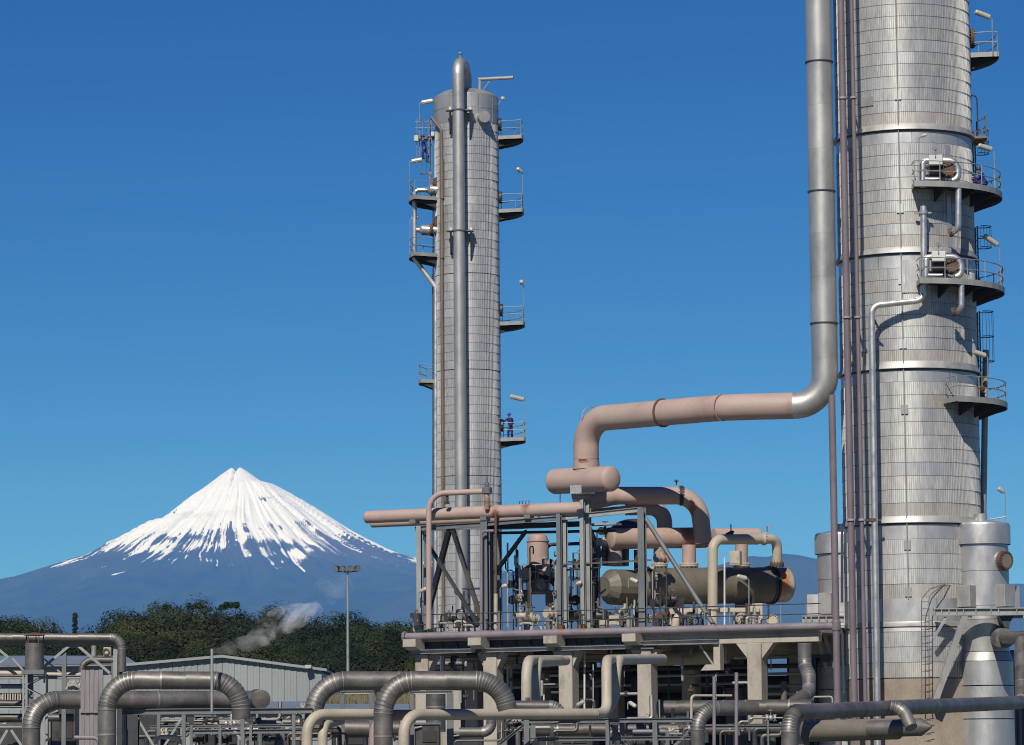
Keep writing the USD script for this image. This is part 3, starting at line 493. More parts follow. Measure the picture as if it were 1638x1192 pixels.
def platform(t, axis, r0, r1, a0, a1, z, lamp=None, toe=0.2, depth=0.55, label=None, mat='deck_steel', post_n=None):
    "a curved walkway round a tower: grating, kick plate, brackets, posts, rails, all one part of the tower"
    c = at_z(axis, z); mb = MB(); mb.sector(c, r0 + 0.02, r1, a0, a1, 0.06, 16); path = t.add('platform', mb, L[mat], smooth=False, label=label)
    mb = MB(); n = 16; an = np.linspace(a0, a1, n + 1); o = np.stack([np.cos(an), np.sin(an)], 1)
    v = np.vstack([np.c_[axis[:2] + o * rr, np.full(n + 1, zz)] for rr, zz in ((r1 + 0.004, z - 0.16), (r1 + 0.004, z + toe - 0.08), (r1 + 0.016, z + toe - 0.08), (r1 + 0.016, z - 0.16))]); k = n + 1
    f = [[q * k + i, q * k + i + 1, ((q + 1) % 4) * k + i + 1, ((q + 1) % 4) * k + i] for q in range(4) for i in range(n)]; mb.add(v, f); t.add('kick_plate', mb, L['pale_paint'], parent=path, smooth=False)
    for a in (a0, a1):
        mb = MB(); d = np.array([math.cos(a), math.sin(a), 0]); mb.beam(c + d * (r0 + 0.05) + [0, 0, -0.02], c + d * (r1 + 0.01) + [0, 0, -0.02], 0.02, 0.24); t.add('end_plate', mb, L['pale_paint'], parent=path, smooth=False)
    nb = max(2, int((a1 - a0) * r1 / 1.7))
    for i in range(nb):
        a = a0 + (a1 - a0) * (0.14 + 0.80 * i / max(nb - 1, 1)); d = np.array([math.cos(a), math.sin(a), 0]); e = np.cross(UZ, d) * 0.03
        p = c + [0, 0, -0.06]; mb = MB(); mb.prism([p + d * (r0 - 0.04) - e, p + d * (r1 - 0.08) - e, p + d * (r1 - 0.08) - e + [0, 0, -0.12], p + d * (r0 - 0.04) - e + [0, 0, -depth * 0.8]], 2 * e); t.add('bracket', mb, L['deck_steel'], parent=path, smooth=False)
    np_ = post_n or max(2, int((a1 - a0) * r1 / 1.25))
    for i in range(np_ + 1):
        a = a0 + (a1 - a0) * i / np_; p = c + np.array([math.cos(a), math.sin(a), 0]) * (r1 - 0.05); mb = MB(); mb.tube([p - [0, 0, 0.1], p + [0, 0, 1.1]], 0.026, 6); t.add('rail_post', mb, L['galv'], parent=path)
    rail(t, path, arc(c, r1 - 0.05, a0, a1))
    for a in (a0, a1):
        d = np.array([math.cos(a), math.sin(a), 0]); rail(t, path, [c + d * (r0 + 0.25), c + d * (r1 - 0.05)])
    return path
def lamp(t, post, top, head, name='lamp', size=0.15):
    "a tubular lamp on a bent post: post foot, top of the post, outer end of the housing"
    post, top, head = map(np.asarray, (post, top, head)); mb = MB(); d = unit(head - top); a = top + d * 0.12
    mb.tube([a, a + d * 0.06, head - d * 0.06, head], [size * 0.6, size, size, size * 0.6], 8); path = t.add(name, mb, L['lamp_case'])
    mb = MB(); mb.tube(fillet([post, top, a], 0.15), 0.028, 6); t.add('lamp_post', mb, L['galv'], parent=path); return path
def ladder(t, p, out, z0, z1, cage=True, w=0.45, mat='grey_paint', name='ladder'):
    "rungs and rails up the wall at p (out: the direction away from the wall), hoops from 2.2 m up"
    out = unit(out); sd = np.cross(UZ, out); mb = MB()
    for s in (-1, 1): mb.beam(at_z(p + sd * s * w / 2, z0), at_z(p + sd * s * w / 2, z1), 0.05, 0.07, up=out)
    path = t.add(name, mb, L[mat], smooth=False); mb = MB(); z = z0 + 0.15
    while z < z1: mb.tube([at_z(p - sd * w / 2, z), at_z(p + sd * w / 2, z)], 0.014, 5); z += 0.3
    t.add('rungs', mb, L[mat], parent=path)
    if cage:
        an = np.linspace(-2.2, 2.2, 11); hoop = np.array([out * (0.36 + 0.38 * math.cos(a)) + sd * 0.38 * math.sin(a) for a in an]); z = z0 + 2.2
        nh = max(2, int((z1 - z0 - 2.2) / 1.2)); 
        for i in range(nh + 1):
            zz = z + (z1 - z) * i / nh; mb = MB(); mb.tube(at_z(p, zz) + hoop, 0.025, 5); t.add('cage_hoop', mb, L[mat], parent=path)
        for k in (1, 3, 5, 7, 9):
            mb = MB(); mb.beam(at_z(p, z) + hoop[k], at_z(p, z1) + hoop[k], 0.045, 0.012, up=out); t.add('cage_bar', mb, L[mat], parent=path, smooth=False)
def flange(mb, c, ax, r, h=0.09, bolts=12, br=0.03):
    "two plates with a joint and a ring of bolts"
    ax = unit(ax); c = np.asarray(c, float); mb.disc(c - ax * (h * 0.3), ax, r, h * 0.5, 24); mb.disc(c + ax * (h * 0.3), ax, r, h * 0.5, 24); a, b, _ = frame(ax)
    for k in range(bolts):
        q = c + (r * 0.86) * (math.cos(k * 2 * math.pi / bolts) * a + math.sin(k * 2 * math.pi / bolts) * b); mb.cyl(q - ax * h * 1.0, q + ax * h * 1.0, br, n=6)
    return mb
def person(label, joints, loc, helmet, face, carry=None, hands=None, bend=1.0):
    """joints: dict of 3-D points relative to loc (feet at 0): head, neck, chest, hip, sl, sr, el, er, wl, wr, hl, hr, kl, kr, al, ar, tl, tr"""
    t = Thing('person', label, 'person', loc); J = {k: np.asarray(v, float) for k, v in joints.items()}
    def sph(c, r, sc=(1, 1, 1)): return m3.Manifold.sphere(r, 14).scale(sc).translate([float(x) for x in c])
    def bone(a, b, ra, rb): return m3.Manifold.batch_hull([sph(a, ra), sph(b, rb)])
    def fin(ms, ln=0.05, it=6):
        u = m3.Manifold.batch_boolean(ms, m3.OpType.Add).refine_to_length(ln).to_mesh(); m = trimesh.Trimesh(u.vert_properties[:, :3], u.tri_verts); trimesh.smoothing.filter_taubin(m, iterations=it); return np.asarray(m.vertices) + t.loc, np.asarray(m.faces)
    hd = J['head']; fd = unit(face); sd = np.cross(UZ, fd); body = [sph(hd + [0, 0, 0.01], 0.092, (0.86, 0.98, 1.18)).translate([0, 0, 0]), bone(hd + fd * 0.045 - [0, 0, 0.05], hd + fd * 0.055 - [0, 0, 0.085], 0.05, 0.036), bone(hd + fd * 0.085 + [0, 0, 0.005], hd + fd * 0.108 - [0, 0, 0.02], 0.012, 0.017), bone(J['neck'], hd - [0, 0, 0.06], 0.06, 0.055), bone(J['neck'], J['chest'], 0.07, 0.12)]
    body = [sph([0, 0, 0], 0.092, (0.9, 0.98, 1.2)).translate([float(x) for x in hd])] + body[1:]
    for s in (-1, 1): body.append(sph(hd + sd * s * 0.088 - [0, 0, 0.01], 0.024))
    body += [bone(J['chest'], J['hip'], 0.11, 0.12)]
    for e in 'lr':
        body += [bone(J['s' + e], J['e' + e], 0.05, 0.04), bone(J['e' + e], J['w' + e], 0.04, 0.028), bone(J['chest'], J['s' + e], 0.09, 0.05), bone(J['hip'], J['h' + e], 0.1, 0.085), bone(J['h' + e], J['k' + e], 0.08, 0.055), bone(J['k' + e], J['a' + e], 0.052, 0.036), bone(J['a' + e], J['t' + e], 0.038, 0.03)]
        hand = unit(J['w' + e] - J['e' + e]); pal = J['w' + e] + hand * 0.09; up = np.cross(hand, fd); up = unit(up) if np.linalg.norm(up) > 1e-3 else UZ; across = np.cross(up, hand)
        body.append(m3.Manifold.batch_hull([sph(J['w' + e], 0.026), sph(pal + across * 0.03, 0.016), sph(pal - across * 0.03, 0.016)]))
        for q, ln in zip((-0.033, -0.011, 0.011, 0.033), (0.062, 0.076, 0.08, 0.068)):
            k1 = pal + across * q + hand * ln * 0.55; k2 = k1 + unit(hand - up * 0.9) * ln * 0.5; body += [bone(pal + across * q * 0.9, k1, 0.0105, 0.0095), bone(k1, k2, 0.0095, 0.008)]
        tb = J['w' + e] + hand * 0.035 + across * 0.03; body += [bone(tb, tb + unit(hand + across * 0.8) * 0.05, 0.013, 0.011), bone(tb + unit(hand + across * 0.8) * 0.05, tb + unit(hand + across * 0.8) * 0.05 + hand * 0.035, 0.011, 0.009)]
    t.add('body', fin(body, 0.03, 3), L['skin'], smooth=60)
    cl = [m3.Manifold.batch_hull([sph(J['chest'] + [0, 0, 0.08], 0.135), sph(J['chest'] - [0, 0, 0.12], 0.15), sph(J['sl'] , 0.075), sph(J['sr'], 0.075)]), bone(J['chest'] - [0, 0, 0.1], J['hip'], 0.152, 0.158), bone(J['neck'] - [0, 0, 0.02], J['chest'], 0.075, 0.12)]
    for e in 'lr':
        cl += [bone(J['s' + e], J['e' + e], 0.075, 0.06), bone(J['e' + e], J['w' + e], 0.06, 0.045), bone(J['hip'] * 0.5 + J['h' + e] * 0.5, J['k' + e], 0.125, 0.085), bone(J['k' + e], J['a' + e] + [0, 0, 0.03], 0.083, 0.075)]
    t.add('coverall', fin(cl, 0.06, 8), L['coverall'], smooth=60)
    for e in 'lr':
        u = m3.Manifold.batch_hull([sph(J['a' + e] + [0, 0, 0.02], 0.055), sph(J['a' + e] - [0, 0, 0.03], 0.05), sph(J['t' + e], 0.045)]).refine_to_length(0.05).to_mesh(); t.add('boot', (u.vert_properties[:, :3] + t.loc, u.tri_verts), L['boot'], smooth=60)
    mb = MB(); top = t.loc + hd + [0, 0, 0.045]; mb.lathe([(0.125, 0), (0.123, 0.03), (0.112, 0.075), (0.08, 0.115), (0.035, 0.135), (0.001, 0.14)], top, UZ, 18); mb.lathe([(0.001, 0.0), (0.15, -0.006), (0.15, 0.006), (0.12, 0.014)], top, UZ, 18); mb.beam(top + fd * 0.1, top + fd * 0.19 - [0, 0, 0.012], 0.16, 0.012); t.add('helmet', mb, L[helmet], smooth=50)
    mb = MB(); mb.tube([t.loc + hd - fd * 0.07 - [0, 0, 0.06], t.loc + hd - fd * 0.045 + [0, 0, 0.04]], [0.05, 0.085], 10); t.add('hair', mb, L['boot'], smooth=60)
    return t

# ------------------------------------------------------------------ the slender tower
YL = 229.0; LTc = at_z(P(749.5, 720, YL), 0); RL = 2.16
def lz(py, px=749): return P(px, py, YL - RL)[2]
t = LT = Thing('slender_tower', 'slender silver distillation tower with walkways, behind the compressor deck', 'tower', LTc)
ztop = lz(147); mb = MB(); mb.lathe([(RL - 0.05, -0.0), (RL - 0.05, ztop - 0.3)], LTc, UZ, 48); t.add('shell', mb, L['seam_dark'], smooth=60)
zc = lz(193); mb = MB(); mb.lathe([(RL - 0.03, zc), (RL + 0.03, zc), (RL + 0.03, ztop - 0.06), (RL - 0.0, ztop), (RL * 0.75, ztop + 0.34), (RL * 0.4, ztop + 0.55), (0.01, ztop + 0.62)], LTc, UZ, 48); t.add('top_cap', mb, L['duct_steel'], smooth=35)
cap = 't'
for a in (-2.62, -1.9, -1.18, -0.6):
    d = np.array([math.cos(a), math.sin(a), 0]); mb = MB(); mb.beam(at_z(LTc, zc) + d * (RL + 0.035), at_z(LTc, ztop - 0.08) + d * (RL + 0.035), 0.06, 0.02, up=d); t.add('cap_seam', mb, L['seam_pale'], smooth=False)
mb = MB(); mb.lathe([(RL + 0.05, (zc + ztop) / 2 - 0.02), (RL + 0.05, (zc + ztop) / 2 + 0.02)], LTc, UZ, 48); t.add('cap_band', mb, L['flashing'], smooth=60)
front = np.radians([-186, -147, -108, -69, -30, 6]); back = (math.radians(6), math.radians(174))
for k, (ya, yb) in enumerate(((193, 285), (285.2, 436), (436.8, 590), (590.8, 760), (760.8, 1050))):
    clad_section(t, LTc, RL - 0.012 * (k % 2), lz(yb), lz(ya), 0.57, front, back, ('cladding', 'cladding_blue', 'cladding_pale'), 0.125, 0.024, 11 + k)
mb = MB(); mb.lathe([(RL - 0.01, 0), (RL + 0.03, 0), (RL + 0.03, lz(1052)), (RL - 0.01, lz(1052))], LTc, UZ, 40); t.add('skirt', mb, L['concrete'])
mb = MB(); c = P(774, 187, YL - 2.3); d = unit([0.25, -1, 0]); mb.disc(c + d * -0.1, d, 0.40, 0.5, 28); t.add('manway_cover', mb, L['duct_steel'], smooth=50)
# walkways on the right, each over a manway
for k, (yf, ang, lb) in enumerate(((222, (-14, 52), 'uppermost right walkway'), (339, (-14, 52), None), (519, (-14, 52), None), (704, (-14, 52), 'lowest right walkway, with a worker on it'))):
    z = P(800, yf, YL)[2]; platform(t, LTc, RL, RL + 1.68, math.radians(ang[0]), math.radians(ang[1]), z, label=lb, depth=0.7)
    a = math.radians(-4); d = np.array([math.cos(a), math.sin(a), 0]); mb = MB(); flange(mb, at_z(LTc, z + 0.95) + d * (RL + 0.12), d, 0.42, 0.12, 14); t.add('manway', mb, L['dark_paint'])
for (fx, fy, tx, ty, hx, hy) in ((836, 345, 836, 277, 827, 269), (838, 525, 838, 457, 833, 449), (841, 708, 841, 640, 816, 634)):
    lamp(t, P(fx, fy, YL - 0.6), P(tx, ty, YL - 0.6), P(hx, hy, YL - 0.9))
lamp(t, P(797, 168, YL - 0.6), P(801, 161, YL - 0.6), P(806, 156, YL - 0.8))
# walkways on the left
for k, (yf, a0, a1) in enumerate(((321, 120, 206), (411, 120, 206), (611, 150, 196))):
    z = P(690, yf, YL)[2]; platform(t, LTc, RL, RL + (1.75 if k < 2 else 1.15), math.radians(a0), math.radians(a1), z, depth=0.75)
lamp(t, P(655, 318, YL - 0.4), P(655, 259, YL - 0.4), P(676, 255, YL - 0.4)); lamp(t, P(656, 405, YL - 0.4), P(656, 352, YL - 0.4), P(669, 346, YL - 0.4)); lamp(t, P(671, 250, YL - 0.4), P(671, 165, YL - 0.4), P(693, 161, YL - 0.4))
# the caged ladder and its landing, upper left
pl = P(690, 270, YL - 0.3); ladder(t, at_z(pl, 0), (-1, -0.12, 0), lz(322), lz(184), True)
mb = MB(); a, b = P(667, 222, YL), P(700, 222, YL); mb.box((a + b) / 2, (np.linalg.norm(b - a), 0.9, 0.08)); lp_ = t.add('landing', mb, L['grey_paint'], smooth=False)
for x in (667, 676, 686):
    mb = MB(); mb.tube([P(x, 262, YL - 0.5), P(x, 190, YL - 0.5)], 0.022, 6); t.add('landing_post', mb, L['galv'], parent=lp_)
for y in (195, 205, 222):
    mb = MB(); mb.tube([P(664, y, YL - 0.5), P(698, y - 1, YL - 0.5)], 0.024, 6); t.add('landing_rail', mb, L['galv'], parent=lp_)
mb = MB(); c = P(666, 222, YL - 0.6); mb.box(c, (0.32, 0.4, 0.42), ch=0.04); t.add('junction_box', mb, L['lamp_case'], smooth=False)
mb = MB(); c = P(692, 215, YL - 0.6); mb.box(c, (0.22, 0.3, 0.3), ch=0.03); t.add('junction_box', mb, L['white'], smooth=False)
ladder(t, at_z(P(693.5, 700, YL), 0), (-1, -0.1, 0), 8, lz(430), False)
# davit on the roof
a, b, c = P(767.5, 146, YL - 1), P(767.5, 127, YL - 1), P(821, 124, YL - 1.4); mb = MB(); mb.tube([a - [0, 0, 0.4], b], 0.11, 10); dv = t.add('davit', mb, L['pale_paint']); mb = MB(); mb.tube([b - unit(c - b) * 0.1, c], 0.12, 10); t.add('davit_arm', mb, L['pale_paint'], parent=dv); mb = MB(); mb.tube([P(774, 143, YL - 1.02), P(785, 128, YL - 1.1)], 0.05, 8); t.add('davit_brace', mb, L['pale_paint'], parent=dv)

# the overhead pipe down its face
x0 = P(733, 200, 226.2); x1 = P(737.5, 800, 226.2); s = mpp(x0); top = P(734, 96, 226.2); cx = at_z(LTc, 0)
t = Thing('overhead_pipe', 'thick grey overhead pipe looping from the slender tower top and down its face', 'pipe', at_z(x1, lz(1000)))
px_, py_ = x1[0], x1[1]; R = 0.40; e = at_z(LTc + [0.0, -0.35, 0], ztop + 0.3); zt = P(735, 107, 226.5)[2]
mb = MB(); mb.tube(fillet([(px_, py_, lz(1005)), (px_, py_, zt + 0.35), (e[0], e[1], zt + 0.35), tuple(e)], 0.98, 14), R, 24); pipe = t.add('pipe', mb, L['duct_steel'])
mb = MB(); c = np.array([(px_ + e[0]) / 2 - 0.1, (py_ + e[1]) / 2 - 0.7, zt + 0.78]); mb.cyl(c - [0, 0, 0.25], c + [0, 0, 0.2], 0.06, n=8); mb.disc(c + [0, 0, 0.2], UZ, 0.15, 0.1, 12); t.add('vent', mb, L['galv'])
for y in (176, 369):
    z = P(736, y, 226.2)[2]; c = np.array([px_, py_, z]); mb = MB(); mb.ring(c, UZ, R, R + 0.07, 0.09, 24); mb.beam(c + [-0.85, 0.2, 0], c + [0.95, 0.2, 0], 0.6, 0.07); sp = t.add('pipe_support', mb, L['grey_paint'], smooth=False)
    for s_ in (-0.62, 0.72):
        q = c + [s_, 0.2, -0.04]; mb = MB(); mb.prism([q + [0, -0.3, 0], q + [0, 0.45, 0], q + [0, 0.45, -1.5 if s_ < 0 else -1.9], q + [0, 0.2, -1.3]], np.array([0.12, 0, 0])); t.add('gusset', mb, L['dark_paint'], parent=sp, smooth=False)
        mb = MB(); mb.box(q + [0.06, 0.05, 0.16], (0.16, 0.2, 0.25)); t.add('lug', mb, L['white'], parent=sp, smooth=False)
for y in (560, 640):
    pass
# small pipes on its left side
def pipe(name, label, pts, r, mat, R=None, group=None, n=12, loc=None):
    pts = [np.asarray(p, float) for p in pts]; t = Thing(name, label, 'pipe', pts[0] if loc is None else loc, group)
    mb = MB(); mb.tube(fillet(pts, 2.2 * r if R is None else R), r, n); t.add('run', mb, L[mat]); return t
Q = lambda x, y, o=-0.6: P(x, y, YL + o)
t = pipe('bypass_pipe', 'silver pipe with bent top and diagonal offset on the slender tower left side', [Q(684, 304), Q(663, 304), Q(663, 414), Q(697, 460), Q(697, 1004)], 0.155, 'polished', 0.32)
for (y, xa) in ((304, 679), (368, 666)):
    mb = MB(); mb.tube([Q(xa, y), Q(xa + 5, y), Q(xa + 9, y), Q(xa + 22, y)], [0.15, 0.19, 0.36, 0.36], 16); br = t.add('branch', mb, L['duct_steel'], smooth=30); mb = MB(); flange(mb, Q(xa + 24, y), (1, 0, 0), 0.42, 0.14, 12); t.add('flange', mb, L['rusty'], parent=br); mb = MB(); mb.tube([Q(xa + 26, y), Q(xa + 34, y)], 0.28, 14); t.add('nozzle', mb, L['duct_steel'], parent=br)
mb = MB(); c = Q(700, 292, -0.75); flange(mb, c, (0.3, -1, 0), 0.36, 0.14, 12); t.add('blind_flange', mb, L['rusty'])
mb = MB(); c = Q(700, 354, -0.75); flange(mb, c, (0.3, -1, 0), 0.36, 0.14, 12); t.add('blind_flange', mb, L['rusty'])
mb = MB(); c = Q(688, 294); mb.cyl(c - [0, 0, 0.1], c + [0, 0, 0.7], 0.04, n=6); mb.ring(c + [0, 0, 0.7], UZ, 0.14, 0.19, 0.04, 12); t.add('valve_wheel', mb, L['galv'])
t = pipe('riser_pipe', 'thin brown riser with sleeved lengths left of the overhead pipe', [Q(690, 188, -1.2), Q(706, 208, -1.55), Q(706.5, 320, -1.55), Q(709.5, 1004, -1.55)], 0.11, 'brown_pipe', 0.3)
for ya, yb in ((254, 318), (352, 413)):
    mb = MB(); mb.tube([Q(707, ya, -1.57), Q(707.3, yb, -1.57)], 0.155, 12); t.add('sleeve', mb, L['brown_pipe'])
pipe('conduit', 'dark thin conduit running down the slender tower left edge', [Q(693, 330), Q(692.5, 1004)], 0.05, 'dark_paint')
# workers on the slender tower
fp = P(816, 703, YL - 0.35); fp = at_z(fp, P(800, 704, YL)[2] + 0.0)
person('worker in blue coverall and helmet standing on a walkway, arm reaching to the slender tower', dict(head=(-0.06, -0.03, 1.64), neck=(-0.03, 0, 1.47), chest=(0, 0, 1.27), hip=(0.02, 0, 0.95), sl=(-0.13, -0.12, 1.39), sr=(0.14, 0.13, 1.38), el=(-0.36, -0.2, 1.22), er=(0.2, 0.16, 1.1), wl=(-0.60, -0.2, 1.36), wr=(0.1, 0.02, 0.98), hl=(-0.08, -0.07, 0.92), hr=(0.1, 0.07, 0.92), kl=(-0.11, -0.1, 0.5), kr=(0.12, 0.06, 0.5), al=(-0.11, -0.08, 0.09), ar=(0.13, 0.08, 0.09), tl=(-0.22, -0.2, 0.045), tr=(0.05, -0.05, 0.045)), fp, 'helmet_blue', (-0.65, -0.76, -0.1))
cp = P(684, 262, YL - 0.55)
person('worker in blue coverall climbing the caged ladder at the top of the slender tower', dict(head=(-0.22, -0.02, 1.76), neck=(-0.2, 0, 1.6), chest=(-0.17, 0, 1.4), hip=(-0.1, 0, 1.08), sl=(-0.2, -0.18, 1.5), sr=(-0.2, 0.18, 1.5), el=(-0.05, -0.25, 1.4), er=(-0.02, 0.26, 1.6), wl=(0.16, -0.18, 1.55), wr=(0.18, 0.18, 1.85), hl=(-0.12, -0.1, 1.02), hr=(-0.08, 0.1, 1.02), kl=(-0.2, -0.12, 0.72), kr=(0.1, 0.12, 0.6), al=(-0.22, -0.12, 0.34), ar=(0.05, 0.12, 0.16), tl=(-0.08, -0.12, 0.3), tr=(0.2, 0.12, 0.12)), cp - [0.1, 0.2, 0], 'helmet_dark', (0.8, -0.5, 0.1))

# ------------------------------------------------------------------ the great tower
YR = 168.0; RTc = at_z(P(1457.5, 760, YR), 0); RR = 3.33
def rz(py, px=1455): return P(px, py, YR - RR)[2]
t = RT = Thing('great_tower', 'great silver distillation tower with banded ribbed cladding, cut by the top of the picture', 'tower', RTc)
ZT = 46.0; mb = MB(); mb.lathe([(RR - 0.06, 0), (RR - 0.06, ZT), (0.01, ZT + 0.8)], RTc, UZ, 64); t.add('shell', mb, L['seam_dark'], smooth=60)
front = np.radians([-178, -140, -113, -86, -59, -31, 4]); back = (math.radians(4), math.radians(182)); zf = rz(-12)
secs = [(-260, 198), (228, 394), (428, 578), (610, 826), (862, 958), (1010, 1084)]
for k, (ya, yb) in enumerate(secs):
    clad_section(t, RTc, RR, rz(yb), rz(ya), 0.585 if k < 3 else 0.66, front, back, ('cladding', 'cladding_pale', 'cladding_blue', 'cladding_warm'), 0.095, 0.026, 60 + k, z_hide=zf)
for k, (y0, y1, y2, y3) in enumerate(((197, 207, 210, 228), (394, 404, 407, 428), (577, 589, 592, 610), (825, 836, 839, 862), (957, 957.5, 994, 1001))):
    if k < 4:
        mb = MB(); mb.lathe([(RR - 0.05, rz(y1)), (RR + 0.17, rz(y1)), (RR + 0.17, rz(y1) + 0.05), (RR + 0.03, rz(y0)), (RR - 0.05, rz(y0))], RTc, UZ, 72); t.add('flashing_ring', mb, L['flashing'], smooth=40)
        za, zb = rz(y3), rz(y2)
    else:
        za, zb = rz(1001), rz(957)
    for j in range(8):                                        # the smooth band, in curved plates
        a0, a1 = -math.pi + j * math.pi / 4 + 0.25 * k + 0.003, -math.pi + (j + 1) * math.pi / 4 + 0.25 * k - 0.003; m = 10; an = np.linspace(a0, a1, m + 1); cs = np.stack([np.cos(an), np.sin(an)], 1)
        v = np.vstack([np.c_[RTc[:2] + cs * (RR + 0.012 + (0.03 if k == 4 else 0)), np.full(m + 1, z)] for z in (za, zb)]); t.add('band_plate', (v, [[i, i + 1, m + 2 + i, m + 1 + i] for i in range(m)]), L['band'], smooth=60)
mb = MB(); mb.lathe([(RR - 0.04, rz(1001)), (RR + 0.07, rz(1002)), (RR + 0.07, rz(996)), (RR + 0.04, rz(994))], RTc, UZ, 72); t.add('flashing_ring', mb, L['flashing'])
mb = MB(); mb.lathe([(RR - 0.04, rz(1010)), (RR + 0.03, rz(1010)), (RR - 0.0, rz(1003)), (RR - 0.05, rz(1002))], RTc, UZ, 72); t.add('band_plate', mb, L['flashing'])
mb = MB(); mb.lathe([(RR + 0.02, -0.05), (RR + 0.02, rz(1086)), (RR - 0.06, rz(1085))], RTc, UZ, 64); t.add('plinth', mb, L['plinth'])
PR = RR + 1.42
for k, (yf, a0, a1, lb) in enumerate(((86, -10, 48, 'topmost walkway, at the right'), (293, -91, 48, 'wide walkway with a person on it'), (448, -89, 48, 'wide walkway below the one with a person'), (637, -68, 48, 'lowest walkway, empty'))):
    xf = (1545, 1449, 1458, 1508)[k]; a = math.radians(a0); z = P(xf, yf, YR + math.sin(a) * PR)[2]; pth = platform(t, RTc, RR, PR, a, math.radians(a1), z, label=lb, depth=0.8)
    if k == 0: ZP0 = z
    if k == 1: ZP1 = z
    if k == 2: ZP2 = z
    if k == 3: ZP3 = z
for a, z, q in ((-3, ZP0, 0.9), (-2, ZP3, 1.0)):
    d = np.array([math.cos(math.radians(a)), math.sin(math.radians(a)), 0]); mb = MB(); flange(mb, at_z(RTc, z + q) + d * (RR + 0.15), d, 0.5, 0.14, 16); t.add('manway', mb, L['rusty'])
Yr = YR - 0.9
for (fx, fy, tx, ty, hx, hy) in ((1588, 88, 1587, 29, 1560, 19), (1592, 303, 1590, 240, 1565, 233), (1601, 455, 1599, 394, 1574, 377), (1581, 642, 1580, 570, 1556, 563)):
    lamp(t, P(fx, fy, Yr), P(tx, ty, Yr), P(hx, hy, Yr - 0.3), size=0.14)
lamp(t, P(1470, 292, YR - RR - 1.3), P(1470, 220, YR - RR - 1.3), P(1482, 215, YR - RR - 1.5), size=0.08)
al = math.radians(6); ld = np.array([math.cos(al), math.sin(al), 0])
ladder(t, RTc + ld * (RR + 0.22), ld, ZP2 + 0.1, rz(345), True); ladder(t, RTc + ld * (RR + 0.22), ld, ZP3 + 0.1, ZP2 - 0.9, True); ladder(t, RTc + ld * (RR + 0.2), ld, ZP1 + 0.1, rz(188), True)
mb = MB(); z = rz(203); c = at_z(RTc, z); mb.sector(c, RR + 0.1, RR + 0.75, -0.2, 0.35, 0.12, 6); sp = t.add('small_landing', mb, L['brown_pipe'], smooth=False)
for a in (-0.2, 0.05, 0.35):
    d = np.array([math.cos(a), math.sin(a), 0]); mb = MB(); mb.tube([c + d * (RR + 0.72), c + d * (RR + 0.72) + [0, 0, 1.1]], 0.028, 6); t.add('rail_post', mb, L['brown_pipe'], parent=sp)
for h in (0.6, 1.1):
    mb = MB(); mb.tube(arc(c + [0, 0, h], RR + 0.72, -0.2, 0.35, 8), 0.026, 6); t.add('rail', mb, L['galv'], parent=sp)
mb = MB(); d = np.array([0.995, -0.1, 0]); mb.tube(fillet([at_z(RTc, rz(135)) + d * RR, at_z(RTc, rz(135)) + d * (RR + 0.3), at_z(RTc, rz(200)) + d * (RR + 0.32)], 0.2), 0.04, 6); t.add('vent_pipe', mb, L['dark_paint'])
# the thin conduit with boxes that climbs the middle of the cladding
a = math.radians(-101); d = np.array([math.cos(a), math.sin(a), 0]); mb = MB(); mb.tube([at_z(RTc, rz(-100)) + d * (RR + 0.07), at_z(RTc, rz(958)) + d * (RR + 0.07)], 0.032, 6); cn = t.add('wall_conduit', mb, L['pale_paint'])
for y, m_ in ((152, 'white'), (333, 'white'), (447, 'white'), (550, 'white'), (655, 'pale_paint'), (872, 'pale_paint'), (947, 'pale_paint')):
    mb = MB(); e = np.cross(UZ, d); c = at_z(RTc, rz(y)) + d * (RR + 0.06); mb.box(c, (0.34, 0.05, 0.44), np.array([e, d, UZ])); bx = t.add('wall_plate', mb, L[m_], parent=cn, smooth=False)
    mb = MB()
    for zz in (-0.04, -0.14): mb.box(c + d * 0.035 + UZ * zz, (0.10, 0.05, 0.05), np.array([e, d, UZ]))
# flat plates covering handholes, slightly proud
for (ang, y, w, h, m_) in ((-128, 158, 0.7, 0.45, 'flashing'), (-93, 442, 0.9, 1.6, 'cladding_pale'), (-82, 470, 0.6, 1.5, 'cladding_warm')):
    a = math.radians(ang); d = np.array([math.cos(a), math.sin(a), 0]); e = np.cross(UZ, d); mb = MB(); mb.box(at_z(RTc, rz(y)) + d * (RR + 0.045), (w, 0.04, h), np.array([e, d, UZ])); t.add('cover_plate', mb, L[m_], smooth=False)
for y, xa, xb in ((300, 1505, 1530),):
    for dx, m_ in ((1516, 'duct_steel'),):
        a = math.radians(-58); d = np.array([math.cos(a), math.sin(a), 0]); e = np.cross(UZ, d); mb = MB(); mb.box(at_z(RTc, (rz(230) + rz(290)) / 2) + d * (RR + 0.03), (0.28, 0.05, rz(230) - rz(290)), np.array([e, d, UZ])); t.add('cover_strip', mb, L['band'], smooth=False); mb = MB(); mb.box(at_z(RTc, (rz(310) + rz(394)) / 2) + d * (RR + 0.03), (0.28, 0.05, rz(310) - rz(394)), np.array([e, d, UZ])); t.add('cover_strip', mb, L['band'], smooth=False)

